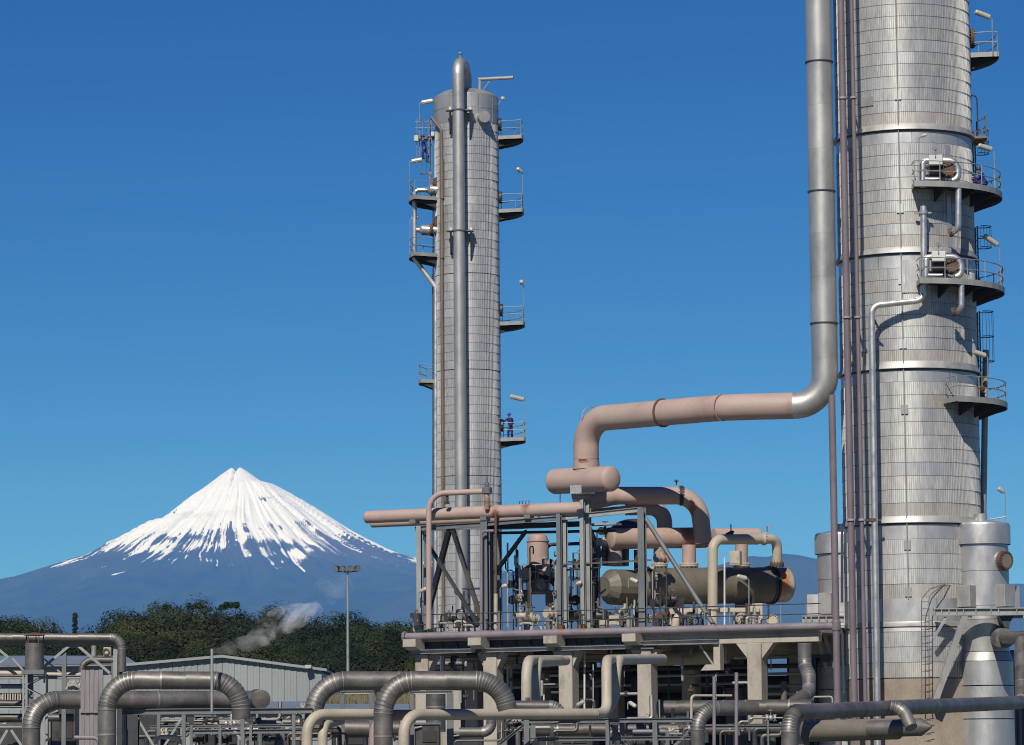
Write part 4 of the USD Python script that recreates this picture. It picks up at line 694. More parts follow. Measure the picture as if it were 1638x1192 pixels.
# level bridles on the two wide walkways: a silver loop of pipe round a valve box and a bolted drum
YB = YR - RR - 0.75
for k, (dx, dy, lb) in enumerate(((0, 0, 'silver looped pipe and bolted drum on the wide walkway with a person'), (5, 154, 'silver looped pipe and bolted drum on the wide walkway below the person'))):
    B = lambda x, y, o=0.0: P(x + dx, y + dy, YB + o)
    t = Thing('level_bridle', lb, 'pipe', B(1500, 292)); 
    mb = MB(); mb.tube(fillet([B(1476, 300), B(1476, 257), B(1486, 257)], 0.22), 0.15, 14); t.add('inlet_pipe', mb, L['polished'])
    mb = MB(); mb.tube(fillet([B(1507, 257), B(1532, 257), B(1532, 289), B(1522, 289)], 0.46, 10), 0.165, 16); t.add('return_bend', mb, L['polished'])
    mb = MB(); mb.tube([B(1478, 287), B(1503, 287)], 0.12, 12); t.add('lower_pipe', mb, L['polished'])
    mb = MB(); mb.box(B(1496, 257), (0.66, 0.5, 0.5), ch=0.03); vb = t.add('valve_box', mb, L['white'], smooth=False)
    mb = MB(); c = B(1495, 250); mb.cyl(c - [0, 0.3, 0.1], c + [0, -0.3, 0.35], 0.03, n=6); mb.ring(c + [0, -0.3, 0.35], (0, 0.6, -0.7), 0.1, 0.14, 0.03, 12); t.add('hand_wheel', mb, L['galv'], parent=vb)
    mb = MB(); c = B(1519, 272); mb.tube([c + [0, 0.55, 0], c], 0.34, 18); dr = t.add('drum', mb, L['duct_steel']); mb = MB(); flange(mb, c - [0, 0.04, 0], (0, -1, 0), 0.36, 0.1, 10, 0.045); t.add('bolted_cover', mb, L['rusty'], parent=dr)
    mb = MB(); mb.tube([B(1486, 273, 0.3), B(1514, 273, 0.3)], 0.3, 14); t.add('cross_drum', mb, L['machine'])
    mb = MB(); mb.tube(fillet([B(1533, 292), B(1533, 366), B(1522, 372, 0.3)], 0.3), 0.15, 12) if k == 0 else mb.tube(fillet([B(1533, 292), B(1533, 338), B(1526, 345, 0.3)], 0.3), 0.14, 12); t.add('drain_pipe', mb, L['polished'])
    mb = MB(); c = B(1521, 372 if k == 0 else 345, 0.3); flange(mb, c, (-1, 0.4, -0.2), 0.22, 0.1, 8); t.add('flange', mb, L['rusty'])
# crouching worker
wp = at_z(RTc + np.array([math.cos(math.radians(-8)), math.sin(math.radians(-8)), 0]) * (RR + 0.55), ZP1)
wp = at_z(P(1570, 292, YR - 2.25), ZP1)
person('worker in blue coverall crouching behind the rail of the wide walkway', dict(head=(-0.13, -0.05, 1.02), neck=(-0.08, 0, 0.87), chest=(0.02, 0, 0.70), hip=(0.16, 0.02, 0.40), sl=(-0.08, -0.17, 0.80), sr=(0.06, 0.17, 0.80), el=(-0.2, -0.24, 0.58), er=(-0.14, 0.24, 0.56), wl=(-0.36, -0.14, 0.66), wr=(-0.36, 0.12, 0.6), hl=(0.12, -0.09, 0.36), hr=(0.14, 0.1, 0.36), kl=(-0.24, -0.16, 0.46), kr=(-0.22, 0.16, 0.44), al=(0.02, -0.14, 0.09), ar=(0.04, 0.15, 0.09), tl=(-0.12, -0.16, 0.045), tr=(-0.1, 0.16, 0.045)), wp, 'helmet_dark', (-0.9, -0.4, -0.15))

# ------------------------------------------------------------------ sheet-clad pipes, each sheet a part
def sweep(p):
    p = np.asarray(p, float); m = len(p); t = np.zeros_like(p)
    for i in range(1, m - 1): t[i] = unit(unit(p[i + 1] - p[i]) + unit(p[i] - p[i - 1]))
    t[0] = unit(p[1] - p[0]); t[-1] = unit(p[-1] - p[-2])
    a = frame(t[0])[0]; A = []
    for i in range(m): a = unit(a - t[i] * (a @ t[i])); A.append((a, np.cross(t[i], a)))
    return A
def insulated(name, label, pts, r, R, seg=0.95, mat='insulated', group=None, n=22, gores=13, caps=(False, False), seed=1, bands=True):
    pts = [np.asarray(q, float) for q in pts]; raw = fillet(pts, R, gores); p = [raw[0]]; straight = []
    for i in range(len(raw) - 1):
        d = np.linalg.norm(raw[i + 1] - raw[i]); k = max(1, round(d / seg)) if d > 0.8 * seg else 1
        for j in range(k): p.append(raw[i] + (raw[i + 1] - raw[i]) * (j + 1) / k); straight.append(d > 0.8 * seg)
    p = np.array(p); A = sweep(p); t = Thing(name, label, 'pipe', pts[0], group); ang = np.arange(n) * 2 * math.pi / n; rr = random.Random(seed)
    mats = [mat, mat, mat + '_2', mat + '_3']
    core = MB(); core.tube(p, r * 0.965, 12); t.add('pipe_core', core, L['seam_dark'])
    for i in range(len(p) - 1):
        q = []; u = unit(p[i + 1] - p[i]); ra = r * (1.028 if straight[i] else 1.055)
        for (c, (a, b), rad) in ((p[i] - u * 0.012, A[i], ra), (p[i + 1] - u * 0.002, A[i + 1], r)): q.append(c + rad * (np.cos(ang)[:, None] * a + np.sin(ang)[:, None] * b))
        j = np.arange(n); k = (j + 1) % n; t.add('cladding_sheet' if straight[i] else 'elbow_gore', (np.vstack(q), np.stack([j, k, n + k, n + j], 1)), L[rr.choice(mats)], smooth=50)
        if bands and not straight[i]:
            mb = MB(); mb.tube([p[i] - u * 0.013, p[i] + u * 0.013], r * 1.058, n, False); t.add('joint_band', mb, L['seam_pale' if rr.random() < 0.7 else mat], smooth=50)
        if bands and straight[i] and rr.random() < 0.62:
            mb = MB(); mb.tube([p[i] - u * 0.03, p[i] + u * 0.03], r * 1.035, n, False); t.add('joint_band', mb, L['seam_pale' if rr.random() < 0.6 else mat], smooth=50)
    for e, on in ((0, caps[0]), (-1, caps[1])):
        if on:
            u = unit(p[0] - p[1]) if e == 0 else unit(p[-1] - p[-2]); mb = MB(); mb.lathe([(r * 1.03, -0.08), (r * 1.03, 0.02), (r * 0.97, 0.035), (0.005, 0.06)], p[e], u, n); t.add('end_cap', mb, L[mat], smooth=40)
    return t
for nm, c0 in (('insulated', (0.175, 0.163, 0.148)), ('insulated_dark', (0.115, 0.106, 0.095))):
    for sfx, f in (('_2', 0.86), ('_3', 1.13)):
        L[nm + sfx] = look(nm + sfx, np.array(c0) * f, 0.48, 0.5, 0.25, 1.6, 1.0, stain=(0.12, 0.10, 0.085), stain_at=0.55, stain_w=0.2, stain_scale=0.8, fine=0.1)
def vessel_shell(mb, p0, p1, r, n=32, head=(0.5, 0.5), k=7):
    "a cylinder with ellipsoidal heads (depth as a share of r; 0 = flat)"
    p0, p1 = np.asarray(p0, float), np.asarray(p1, float); u = unit(p1 - p0); ln = np.linalg.norm(p1 - p0); pr = []
    a = np.linspace(0, math.pi / 2, k)
    pr += [(max(0.002, r * math.sin(x)), -head[0] * r * math.cos(x)) for x in a] if head[0] else [(0.002, 0), (r, 0)]
    pr += [(max(0.002, r * math.cos(x)), ln + head[1] * r * math.sin(x)) for x in a] if head[1] else [(r, ln), (0.002, ln)]
    return mb.lathe(pr, p0, u, n)

# ------------------------------------------------------------------ pipes in front of the great tower
YM = 164.1
def vpipe(name, label, x0, y0, x1, y1, Y, r, mat, top=None):
    a, b = P(x0, y0, Y), P(x1, y1, Y); c = (a + b) / 2; z1 = top or a[2]
    return pipe(name, label, [at_z(c, b[2]), at_z(c, z1)], r, mat)
v1 = vpipe('mauve_riser', 'thick mauve riser in front of the great tower, second mauve pipe from the left', 1354, 300, 1364, 1160, YM, 0.165, 'mauve', 46)
v2 = vpipe('mauve_riser', 'thinner mauve riser right beside the thick one in front of the great tower', 1372, 300, 1381, 1160, YM - 0.1, 0.10, 'mauve', 46)
for v, x in ((v1, 1353), (v2, 1370)):
    for y in (157, 508, 832):
        c = at_z(v.loc, P(1360, y, YM)[2]); rr_ = 0.2 if v is v1 else 0.135; mb = MB(); mb.ring(c, UZ, rr_ - 0.05, rr_ + 0.03, 0.1, 16); mb.beam(c, c + [0.1, 1.6, 0], 0.08, 0.08); v.add('clamp', mb, L['pale_paint'])
a = P(1335.5, 900, 165.0); t = MR = Thing('mauve_pipework', 'mauve riser and its long branch along the compressor deck edge', 'pipe', at_z(a, 0))
zb = F(1335, 1001, 0)[2]; zt_ = P(1335, 632, 165)[2]; mb = MB(); mb.tube([at_z(a, 1.0), at_z(a, zt_)], 0.17, 16); t.add('riser', mb, L['mauve'])
e0 = F(650, 1019, 0); e1 = at_z(a, zb); mb = MB(); N_ = 24; mb.tube([at_z(e0, zb) + (e1 - at_z(e0, zb)) * i / N_ for i in range(N_ + 1)], 0.19, 16); br = t.add('branch', mb, L['mauve_pale'])
mb = MB(); mb.tube([at_z(e0, zb) - DU * 0.02, at_z(e0, zb) - DU * 0.1], 0.25, 16); flange(mb, at_z(e0, zb) - DU * 0.08, DU, 0.27, 0.1, 10); t.add('end_flange', mb, L['mauve_pale'], parent=br)
mb = MB(); mb.lathe([(0.19, -0.25), (0.225, -0.2), (0.225, 0.2), (0.19, 0.25)], at_z(a, zb), UZ, 16); t.add('tee', mb, L['mauve'])
YS = YR - RR - 0.62
s0 = P(1476, 255, YS); tS = pipe('silver_riser', 'polished silver riser with two elbows in front of the great tower', [P(1477, 330, YS), P(1478, 480, YS), P(1394, 489, YS - 0.05), at_z(P(1396, 800, YS), 1.0)], 0.155, 'polished', [0, .45, .45, 0], n=18)
for y in (340, 832):
    c = P(1477, y, YS) if y < 400 else at_z(P(1396, 800, YS), P(1396, y, YS)[2]); mb = MB(); mb.ring(c, UZ, 0.15, 0.21, 0.16, 18); mb.beam(c + [-0.4, 0.15, 0], c + [0.4, 0.15, 0], 0.14, 0.08); tS.add('clamp', mb, L['pale_paint' if y < 400 else 'rusty'])
c = P(1396, 512, YS); mb = MB(); mb.prism([c + [0.1, 0, 0.1], c + [0.45, 0.3, -0.55], c + [0.38, 0.3, -0.55], c + [0.0, 0, 0.0]], np.array([0, 0.08, 0])); tS.add('bracket', mb, L['dark_paint'], smooth=False)

# the great overhead duct
YD = 166.0; q = at_z(P(1315, 350, YD), 0); zc = P(1280, 648, YD)[2]
d1 = np.array([at_z(q, 46), at_z(q, zc), P(1157, 652, YD + 0.9), P(937, 673, YD + 7.4), P(936, 770, YD + 7.4)]); d1[2][2] = zc - 0.0
d1[3][2] = P(960, 671, YD + 7.4)[2]; d1[4][:2] = d1[3][:2]
t = Thing('overhead_duct', 'huge duct, bare steel beside the great tower then pink, bending down to the pink header', 'duct', at_z(q, zc))
path = fillet(d1, [0, 1.45, 3.0, 1.35, 0], 14); RD = 0.645
_e = path[15]; _u = unit(path[16] - path[15]); path = np.vstack([path[:16], [_e + _u * 0.12, _e + _u * 0.3], path[16:]]); cut = 16
# bare steel lengths, each a rolled section with a weld
zs = [46] + [P(1315, y, YD)[2] for y in (100, 170, 240, 307, 375, 445, 518, 575)]
for i in range(len(zs) - 1):
    mb = MB(); mb.tube([at_z(q, zs[i] - 0.003), at_z(q, zs[i + 1] + 0.003)], [RD, RD - 0.006], 40, False); t.add('steel_length', mb, L['duct_steel' if i % 2 else 'duct_steel_2'] if 'duct_steel_2' in L else L['duct_steel'])
i0 = next(i for i, p_ in enumerate(path) if p_[2] <= zs[-1] + 0.001); st = np.vstack([[at_z(q, zs[-1])], path[i0:cut + 1]])
mb = MB(); mb.tube(st, RD, 40, False); t.add('steel_elbow', mb, L['duct_steel'])
mb = MB(); mb.tube(path[cut:], RD, 40, False); t.add('pink_length', mb, L['pink'])
for y in (100, 307, 518):
    mb = MB(); mb.ring(at_z(q, P(1315, y, YD)[2]), UZ, RD - 0.02, RD + 0.05, 0.06, 40); t.add('stiffening_ring', mb, L['dark_paint'])
def at_path(px_): i = int(np.argmin([abs((lambda v: (v @ _rt) / (v @ _fw) * FP + W / 2)(p_ - CAM) - px_) + (0 if k > cut else 1e3) for k, p_ in enumerate(path)])); return i
k2 = np.linspace(path[-12], path[-11], 3); seg_a, seg_b = d1[2], d1[3]; u2 = unit(seg_b - seg_a)
for px_, w_, r_, m_ in ((1060, 0.10, 0.075, 'rusty'), (1155, 0.10, 0.018, 'pink')):
    best = min((abs((((seg_a + u2 * s_) - CAM) @ _rt) / (((seg_a + u2 * s_) - CAM) @ _fw) * FP + W / 2 - px_), s_) for s_ in np.linspace(-1, 12, 400))[1]
    mb = MB(); mb.ring(seg_a + u2 * best, u2, RD - 0.02, RD + r_, w_, 40); t.add('joint_ring', mb, L[m_])
for s_ in (0.9, 4.1, 6.6, 8.9):
    mb = MB(); mb.ring(seg_a + u2 * s_, u2, RD - 0.02, RD + 0.008, 0.05, 40); t.add('weld_seam', mb, L['cream_pink'])
for z_ in (0.95, 1.15): mb = MB(); mb.ring(d1[4] + [0, 0, z_], UZ, RD - 0.02, RD + 0.01, 0.05, 40); t.add('weld_seam', mb, L['cream_pink'])
mb = MB(); a_ = -1.9; mb.box(d1[4] + [math.cos(a_) * (RD + 0.005), math.sin(a_) * (RD + 0.005), 1.05], (0.42, 0.02, 0.05), np.array([[-math.sin(a_), math.cos(a_), 0], [math.cos(a_), math.sin(a_), 0], [0, 0, 1]])); t.add('rusted_clip', mb, L['rusty'], smooth=False)
# pink header under it
ha, hb_ = P(889, 766, 173.2), P(978, 761.5, 170.2); hm_ = (ha + hb_) / 2; hm_[:2] = d1[4][:2]; sh = (hm_ - (ha + hb_) / 2) * [0, 1, 0]; ha, hb_ = ha + sh, hb_ + sh
t = Thing('pink_header', 'short fat pink header drum with rounded ends carrying a plate, under the duct bend', 'header', hm_); mb = MB(); vessel_shell(mb, ha, hb_, 0.65, 36, (0.42, 0.42)); t.add('shell', mb, L['pink_header'] if 'pink_header' in L else L['pink'])
mb = MB(); mb.tube([hm_ + [0, 0, 0.55], hm_ + [0, 0, 0.95]], [0.69, 0.66], 36); t.add('branch_collar', mb, L['pink']); c = P(921, 783, 170.0); mb = MB(); mb.box(c, (0.58, 0.03, 0.42), np.array([[.97, -.24, 0], [.24, .97, 0], [0, 0, 1]])); t.add('plate', mb, L['sign'], smooth=False)
mb = MB(); c = P(937, 790, 171.4); mb.box(c, (0.9, 0.9, 0.12)); t.add('saddle', mb, L['dark_paint'], smooth=False)
mb = MB(); mb.tube([P(896, 789, 172), P(896, 812, 172)], 0.03, 6); t.add('hanger_rod', mb, L['dark_paint'])
# return duct from the header, over to the manifold
Yk = 175.5; K = lambda x, y, o=0.0: P(x, y, Yk + o)
t = Thing('return_duct', 'pink return duct arching from under the header down to the manifold', 'duct', K(1040, 794))
pth = fillet([hm_ + [-0.3, 0.6, -0.5], K(925, 806, -1.2), K(985, 793), K(1117, 793), K(1125, 870)], [0, 0.9, 1.2, 1.25, 0], 12); mb = MB(); mb.tube(pth, 0.455, 28, False); t.add('run', mb, L['pink'])
mb = MB(); flange(mb, K(1090, 793), (1, 0, 0), 0.52, 0.16, 16); t.add('flange', mb, L['black']); mb = MB(); c = K(1082, 776); mb.cyl(c, c + [0, 0, 0.28], 0.04, n=6); mb.ring(c + [0, 0, 0.2], UZ, 0.03, 0.12, 0.06, 10); t.add('vent', mb, L['dark_paint'])
t = Thing('return_duct', 'second, smaller pink elbow dropping into the manifold behind the first', 'duct', K(1060, 830, 1.5)); mb = MB(); mb.tube(fillet([K(1000, 812, 1.5), K(1062, 812, 1.5), K(1064, 862, 1.5)], 0.8, 10), 0.40, 24, False); t.add('run', mb, L['pink'])
# manifold and exchangers: the axis comes nearer to the left
A0, A1 = P(978, 862, 174.3), P(1128, 860, 176.4); ux = unit(A1 - A0)
t = Thing('manifold', 'cream and pink horizontal manifold above the dark exchanger', 'manifold', A0); mb = MB(); vessel_shell(mb, A0, A1, 0.53, 32, (0.3, 0.4)); t.add('shell', mb, L['cream_pink'] if 'cream_pink' in L else L['pink'])
B0, B1 = P(1142, 858, 178.2), P(1212, 858, 179.2); mb = MB(); vessel_shell(mb, B0, B1, 0.43, 28, (0.1, 0.45)); t.add('rear_shell', mb, L['pink'])
for (x, y0, y1, r_, o) in ((1055, 872, 908, 0.31, 0), (1102, 872, 908, 0.36, 0), (1186, 866, 908, 0.33, 2.0)):
    a, b = P(x, y0, 175.4 + o), P(x, y1, 175.4 + o); mb = MB(); mb.tube([a, b], r_, 20); nz = t.add('nozzle', mb, L['pink']); mb = MB(); flange(mb, b + [0, 0, 0.12], UZ, r_ * 1.35, 0.14, 12); t.add('flange', mb, L['cream'], parent=nz)
L['channel_head'] = look('channel_head', (0.40, 0.34, 0.26), 0.6, 0.0, 0.2, 0.9, 1.0, stain=(0.2, 0.14, 0.09), stain_at=0.58, stain_w=0.2, spots=((P(1250, 912, 176.95), 0.52, 0.8, (0.46, 0.16, 0.04)), (P(1254, 932, 176.65), 0.42, 0.45, (0.44, 0.15, 0.04))))
E0, E1 = P(1035, 938, 174.0), P(1229, 936, 177.2); ue = unit(E1 - E0); RE = 0.925
def exchanger(label, a, b, r, mats=('vessel', 'channel_head', 'vessel_pale'), right=True):
    u = unit(b - a); t = Thing('heat_exchanger', label, 'heat exchanger', at_z((a + b) / 2, zdk)); mb = MB(); mb.tube([a, b], r, 40); t.add('shell', mb, L[mats[0]])
    n = max(2, int(np.linalg.norm(b - a) / 1.05))
    for i in range(1, n):
        c = a + (b - a) * i / n; mb = MB(); mb.ring(c, u, r - 0.02, r + 0.012, 0.05, 40); t.add('shell_strap', mb, L[mats[0]])
    if right:
        for o in (0.02, 0.2):
            mb = MB(); mb.ring(b + u * o, u, r * 0.8, r * 1.07, 0.09, 40); t.add('girth_flange', mb, L['machine'])
        mb = MB(); vessel_shell(mb, b + u * 0.25, b + u * 0.98, r * 0.97, 36, (0, 0.42)); t.add('channel_head', mb, L[mats[1]])
    for o in (-0.05, -0.24):
        mb = MB(); mb.ring(a + u * o, u, r * 0.8, r * 1.07, 0.09, 40); t.add('girth_flange', mb, L['machine'])
    mb = MB(); mb.lathe([(r, 0), (r, 0.22), (r * 0.88, 0.34), (r * 0.55, 0.36), (0.003, 0.36)], a - u * 0.26, -u, 36); cv = t.add('end_cover', mb, L[mats[2]], smooth=30); e = frame(u); c = a - u * 0.63
    mb = MB(); mb.lathe([(0.30, 0), (0.30, 0.05), (0.36, 0.05), (0.36, 0)][::-1], c, -u, 20); t.add('cover_ring', mb, L['machine'], parent=cv)
    for f_ in (0.22, 0.8):
        c = a + (b - a) * f_; mb = MB(); mb.box(at_z(c, (zdk + c[2] - r * 0.55) / 2 + 0.1), (0.35, 1.4, c[2] - r * 0.55 - zdk - 0.2), np.array([u, np.cross(UZ, u), UZ])); t.add('saddle', mb, L['machine'], smooth=False)
    return t
zdk = F(1000, 1009, 0.3)[2]
exchanger('long dark heat exchanger with a rust-streaked pale channel head at its right end', E0, E1, RE)
G0, G1 = P(983, 940, 173.3), P(1110, 940, 177.9)
G0 = P(975, 939, 173.4); t = Thing('faceted_cooler', 'dark faceted drum left of the long exchanger, partly behind the frame columns', 'heat exchanger', at_z(G0, zdk)); uf = unit([0.80, 0.6, 0]); o8 = frame(uf)
mb = MB(); mb.lathe([(0.50, 0), (0.90, 0.42), (0.90, 3.2), (0.003, 3.2)], G0 - uf * 0.35, uf, 16); t.add('casing', mb, L['vessel'], smooth=12); mb = MB(); mb.lathe([(0.003, -0.012), (0.50, -0.012), (0.50, 0.004)], G0 - uf * 0.35, uf, 16); t.add('end_plate', mb, L['vessel'], smooth=12)
mb = MB(); mb.box(at_z(G0 + uf * 1.5, zdk + 0.4), (0.5, 1.4, 0.8), np.array([uf, np.cross(UZ, uf), UZ])); t.add('saddle', mb, L['machine'], smooth=False)
mb = MB(); mb.tube([P(984, 868, 174.6), P(984, 905, 174.6)], 0.36, 18); t.add('nozzle', mb, L['pink'])
# cream bow pipe in front of the exchanger
c1 = lambda x, y, o=0.0: P(x, y, 173.3 + o)
t = pipe('cream_bow_pipe', 'cream pipe rising before the exchanger and bending down into its right end', [c1(1140, 1002), c1(1140, 863), c1(1243, 862, 2.6), P(1243, 905, 176.2)], 0.255, 'cream', [0, 0.62, 0.5, 0], n=20)
mb = MB(); flange(mb, c1(1222, 862, 2.05), (1, 0.1, 0), 0.33, 0.12, 12); t.add('flange', mb, L['cream']); mb = MB(); flange(mb, c1(1140, 973), UZ, 0.34, 0.12, 12); t.add('flange', mb, L['cream']); mb = MB(); flange(mb, P(1243, 903, 176.2), UZ, 0.36, 0.14, 12); t.add('flange', mb, L['rusty'])
mb = MB(); c = c1(1227, 851, 2.2); mb.cyl(c, c + [0, 0, 0.3], 0.05, n=8); mb.beam(c + [-0.05, 0, 0.3], c + [0.3, 0, 0.3], 0.06, 0.06); t.add('vent_valve', mb, L['galv'])
mb = MB(); c = c1(1167, 852, 0.6); mb.hull([c + [-0.1, 0, -0.25], c + [0.12, 0, -0.25], c + [0.12, 0.2, -0.25], c + [0.25, 0.1, 0.08], c + [-0.22, 0.1, -0.05], c + [0.1, 0.1, 0.12]]); mb.cyl(c + [0.08, 0.1, 0.1], c + [0.08, 0.1, 0.42], 0.035, n=6); t.add('relief_valve', mb, L['black'], smooth=30)
sk = c1(1180, 987, 0.4); t = Thing('machine_skid', 'cream steel skid with round openings under the exchanger', 'skid', at_z(sk, zdk))
for k, (xa, xb, y0, y1, o) in enumerate(((1070, 1135, 973, 983, 0.2), (1147, 1215, 972, 980, 0.5), (1062, 1074, 980, 1000, 0.1), (1196, 1220, 965, 1000, 0.7))):
    a, b = c1(xa, y1, o), c1(xb, y0, o); mb = MB(); mb.box((a + b) / 2 + [0, 0.6, 0], (abs(b[0] - a[0]), 1.2, abs(b[2] - a[2])), ch=0.03); t.add('frame_box', mb, L['cream'], smooth=False)
for x, y in ((1186, 990), (1207, 992), (1235, 992)):
    c = c1(x, y, 0.0 if x < 1200 else 0.3); mb = MB(); flange(mb, c, (0.2, -1, 0.1), 0.30, 0.14, 12, 0.04); t.add('round_flange', mb, L['cream'])
mb = MB(); a = c1(1090, 1002); mb.tube(fillet([c1(1080, 1004), c1(1082, 986), c1(1110, 978, 0.5)], 0.5), 0.22, 14); t.add('elbow', mb, L['cream'])

# ------------------------------------------------------------------ the compressor deck
t = DK = Thing('compressor_deck', 'raised concrete table on thick columns carrying the compressor plant', 'platform', at_z(F(980, 1100, 3), 0))
sx_ = lambda px, y=1020: (F(px, y, 0) - DO) @ DU
def D(s, d, z): return at_z(DO + DU * s + DN * d, z)
ax3 = np.array([DU, DN, UZ]); sl, sr_ = sx_(650), sx_(1306); smid = sx_(1005); DEP = 13.0
zt1, zb1 = zdk, F(1100, 1031, 0)[2]; zg0, zg1 = F(800, 1023.5, 0)[2], F(800, 1036, 0)[2]
mb = MB(); mb.box(D((sl + sr_) / 2, DEP / 2 + 0.3, zt1 - 0.15), (sr_ - sl, DEP, 0.3), ax3); t.add('slab', mb, L['concrete'], smooth=False)
mb = MB(); mb.box(D((smid + sr_) / 2, 0.55, (zt1 - 0.3 + zb1) / 2), (sr_ - smid, 0.5, zt1 - 0.3 - zb1), ax3, 0.02); t.add('edge_beam', mb, L['concrete'], smooth=False)
mb = MB(); mb.ibeam(D(sl + 0.6, 0.5, (zg0 + zg1) / 2), D(smid, 0.5, (zg0 + zg1) / 2), 0.3, zg0 - zg1, 0.03); t.add('edge_girder', mb, L['dark_paint'], smooth=False)
k = sl + 1.0
while k < smid - 0.3:
    mb = MB(); mb.box(D(k, 0.40, (zg0 + zg1) / 2), (0.02, 0.12, zg0 - zg1 - 0.06), ax3); t.add('girder_stiffener', mb, L['dark_paint'], smooth=False); k += 0.82
gz = F(800, 1040, 0)[2]
for xa, xb in ((657, 760), (770, 888), (893, 1010), (1022, 1150)):
    mb = MB(); y_ = 0.05; z_ = gz if xb < 1100 else F(1080, 1027.5, 0)[2]; mb.channel(D(sx_(xa), -0.05, z_), D(sx_(xb), -0.05, z_), 0.2, 0.2, 0.025); t.add('edge_channel', mb, L['galv'], smooth=False)
cols = (672.5, 781.5, 902.5, 1028.5, 1205)
for i, x in enumerate(cols):
    s = sx_(x, 1080); w_ = 0.74; ztop_ = (gz - 0.12) if i < 4 else zb1
    mb = MB(); mb.box(D(s, 0.55, ztop_ / 2), (w_, 0.85, ztop_), ax3, 0.03); cp_ = t.add('column', mb, L['concrete'], smooth=False)
    if i < 4:
        st_ = s - 0.42 if i else s - 0.25; mb = MB(); zz = (zg0 + zg1) / 2 + 0.03; mb.hull([D(st_ + a_, d_, zz + b_) for a_ in (-0.36, 0.36) for d_, b_ in ((-0.75, 0.28), (0.3, 0.28), (-0.75, -0.1), (-0.2, -0.28), (0.3, -0.28))]); t.add('corbel', mb, L['concrete'], smooth=False)
        mb = MB(); mb.box(D(s, 0.55, ztop_ + 0.04), (1.15, 1.1, 0.08), ax3); t.add('cap_plate', mb, L['grey_paint'], parent=cp_, smooth=False)
    for sg in (-1, 1):
        if i == 0 and sg < 0: continue
        h_ = 0.75; mb = MB(); p_ = [D(s + sg * w_ / 2, 0.25, ztop_ - 0.003), D(s + sg * (w_ / 2 + h_ * (0.5 if i < 4 else 0.8)), 0.25, ztop_ - 0.003), D(s + sg * w_ / 2, 0.25, ztop_ - h_)]; mb.prism(p_, DN * 0.6); t.add('haunch', mb, L['concrete'], parent=cp_, smooth=False)
for d_ in (6.3, 12.3):
    for x in cols:
        s = sx_(x, 1080); mb = MB(); mb.box(D(s, d_, (zb1 - 0.4) / 2), (0.74, 0.85, zb1 - 0.4), ax3, 0.03); t.add('column', mb, L['concrete'], smooth=False)
    mb = MB(); mb.box(D((sl + sr_) / 2, d_, zb1 - 0.1), (sr_ - sl - 0.2, 0.55, 0.6), ax3); t.add('cross_beam', mb, L['concrete'], smooth=False)
for x in cols:
    s = sx_(x, 1080); mb = MB(); mb.box(D(s, 6.6, zb1 + 0.15), (0.5, 11.0, 0.7), ax3); t.add('floor_beam', mb, L['concrete'], smooth=False)
a, b = F(1125, 1052, 0.1), F(1149, 1073, 0.1); c = (F(1147, 1015, 0) + F(1147, 1072, 0)) / 2
mb = MB(); s = sx_(1146, 1050); mb.box(D(s, 0.3, (F(1146, 1030, 0)[2] + F(1146, 1072, 0)[2]) / 2), (0.34, 0.5, F(1146, 1030, 0)[2] - F(1146, 1072, 0)[2]), ax3); hg = t.add('hanger', mb, L['concrete'], smooth=False); mb = MB(); zz = F(1146, 1072, 0)[2]; mb.prism([D(s - 0.17, 0.05, zz), D(s - 0.85, 0.05, zz), D(s - 0.6, 0.05, zz + 0.28), D(s - 0.17, 0.05, zz + 0.28)], DN * 0.5); t.add('hanger_foot', mb, L['concrete'], parent=hg, smooth=False)
mb = MB(); mb.beam(D(s - 0.3, 0.3, zz + 0.3), D(s - 1.0, 0.3, zb1), 0.08, 0.08); t.add('hanger_brace', mb, L['galv'], parent=hg, smooth=False)
t = Thing('deck_handrail', 'thin dark tube handrail along the compressor deck edge', 'handrail', D((sl + sr_) / 2, 0.3, zt1)); 
s = sl + 0.3
while s < sr_ + 0.1:
    mb = MB(); mb.tube([D(s, 0.35, zt1), D(s, 0.35, zt1 + 1.08)], 0.028, 6); t.add('rail_post', mb, L['galv' if int(s * 7) % 3 else 'dark_paint']); s += 1.32
for h in (0.58, 1.07):
    mb = MB(); mb.tube([D(sl + 0.3, 0.35, zt1 + h), D(sr_ + 0.1, 0.35, zt1 + h)], 0.03, 6); t.add('rail', mb, L['dark_paint'])
a, b = D(sr_, 2.5, zt1), D(sr_ + 2.4, 2.6, zt1); 
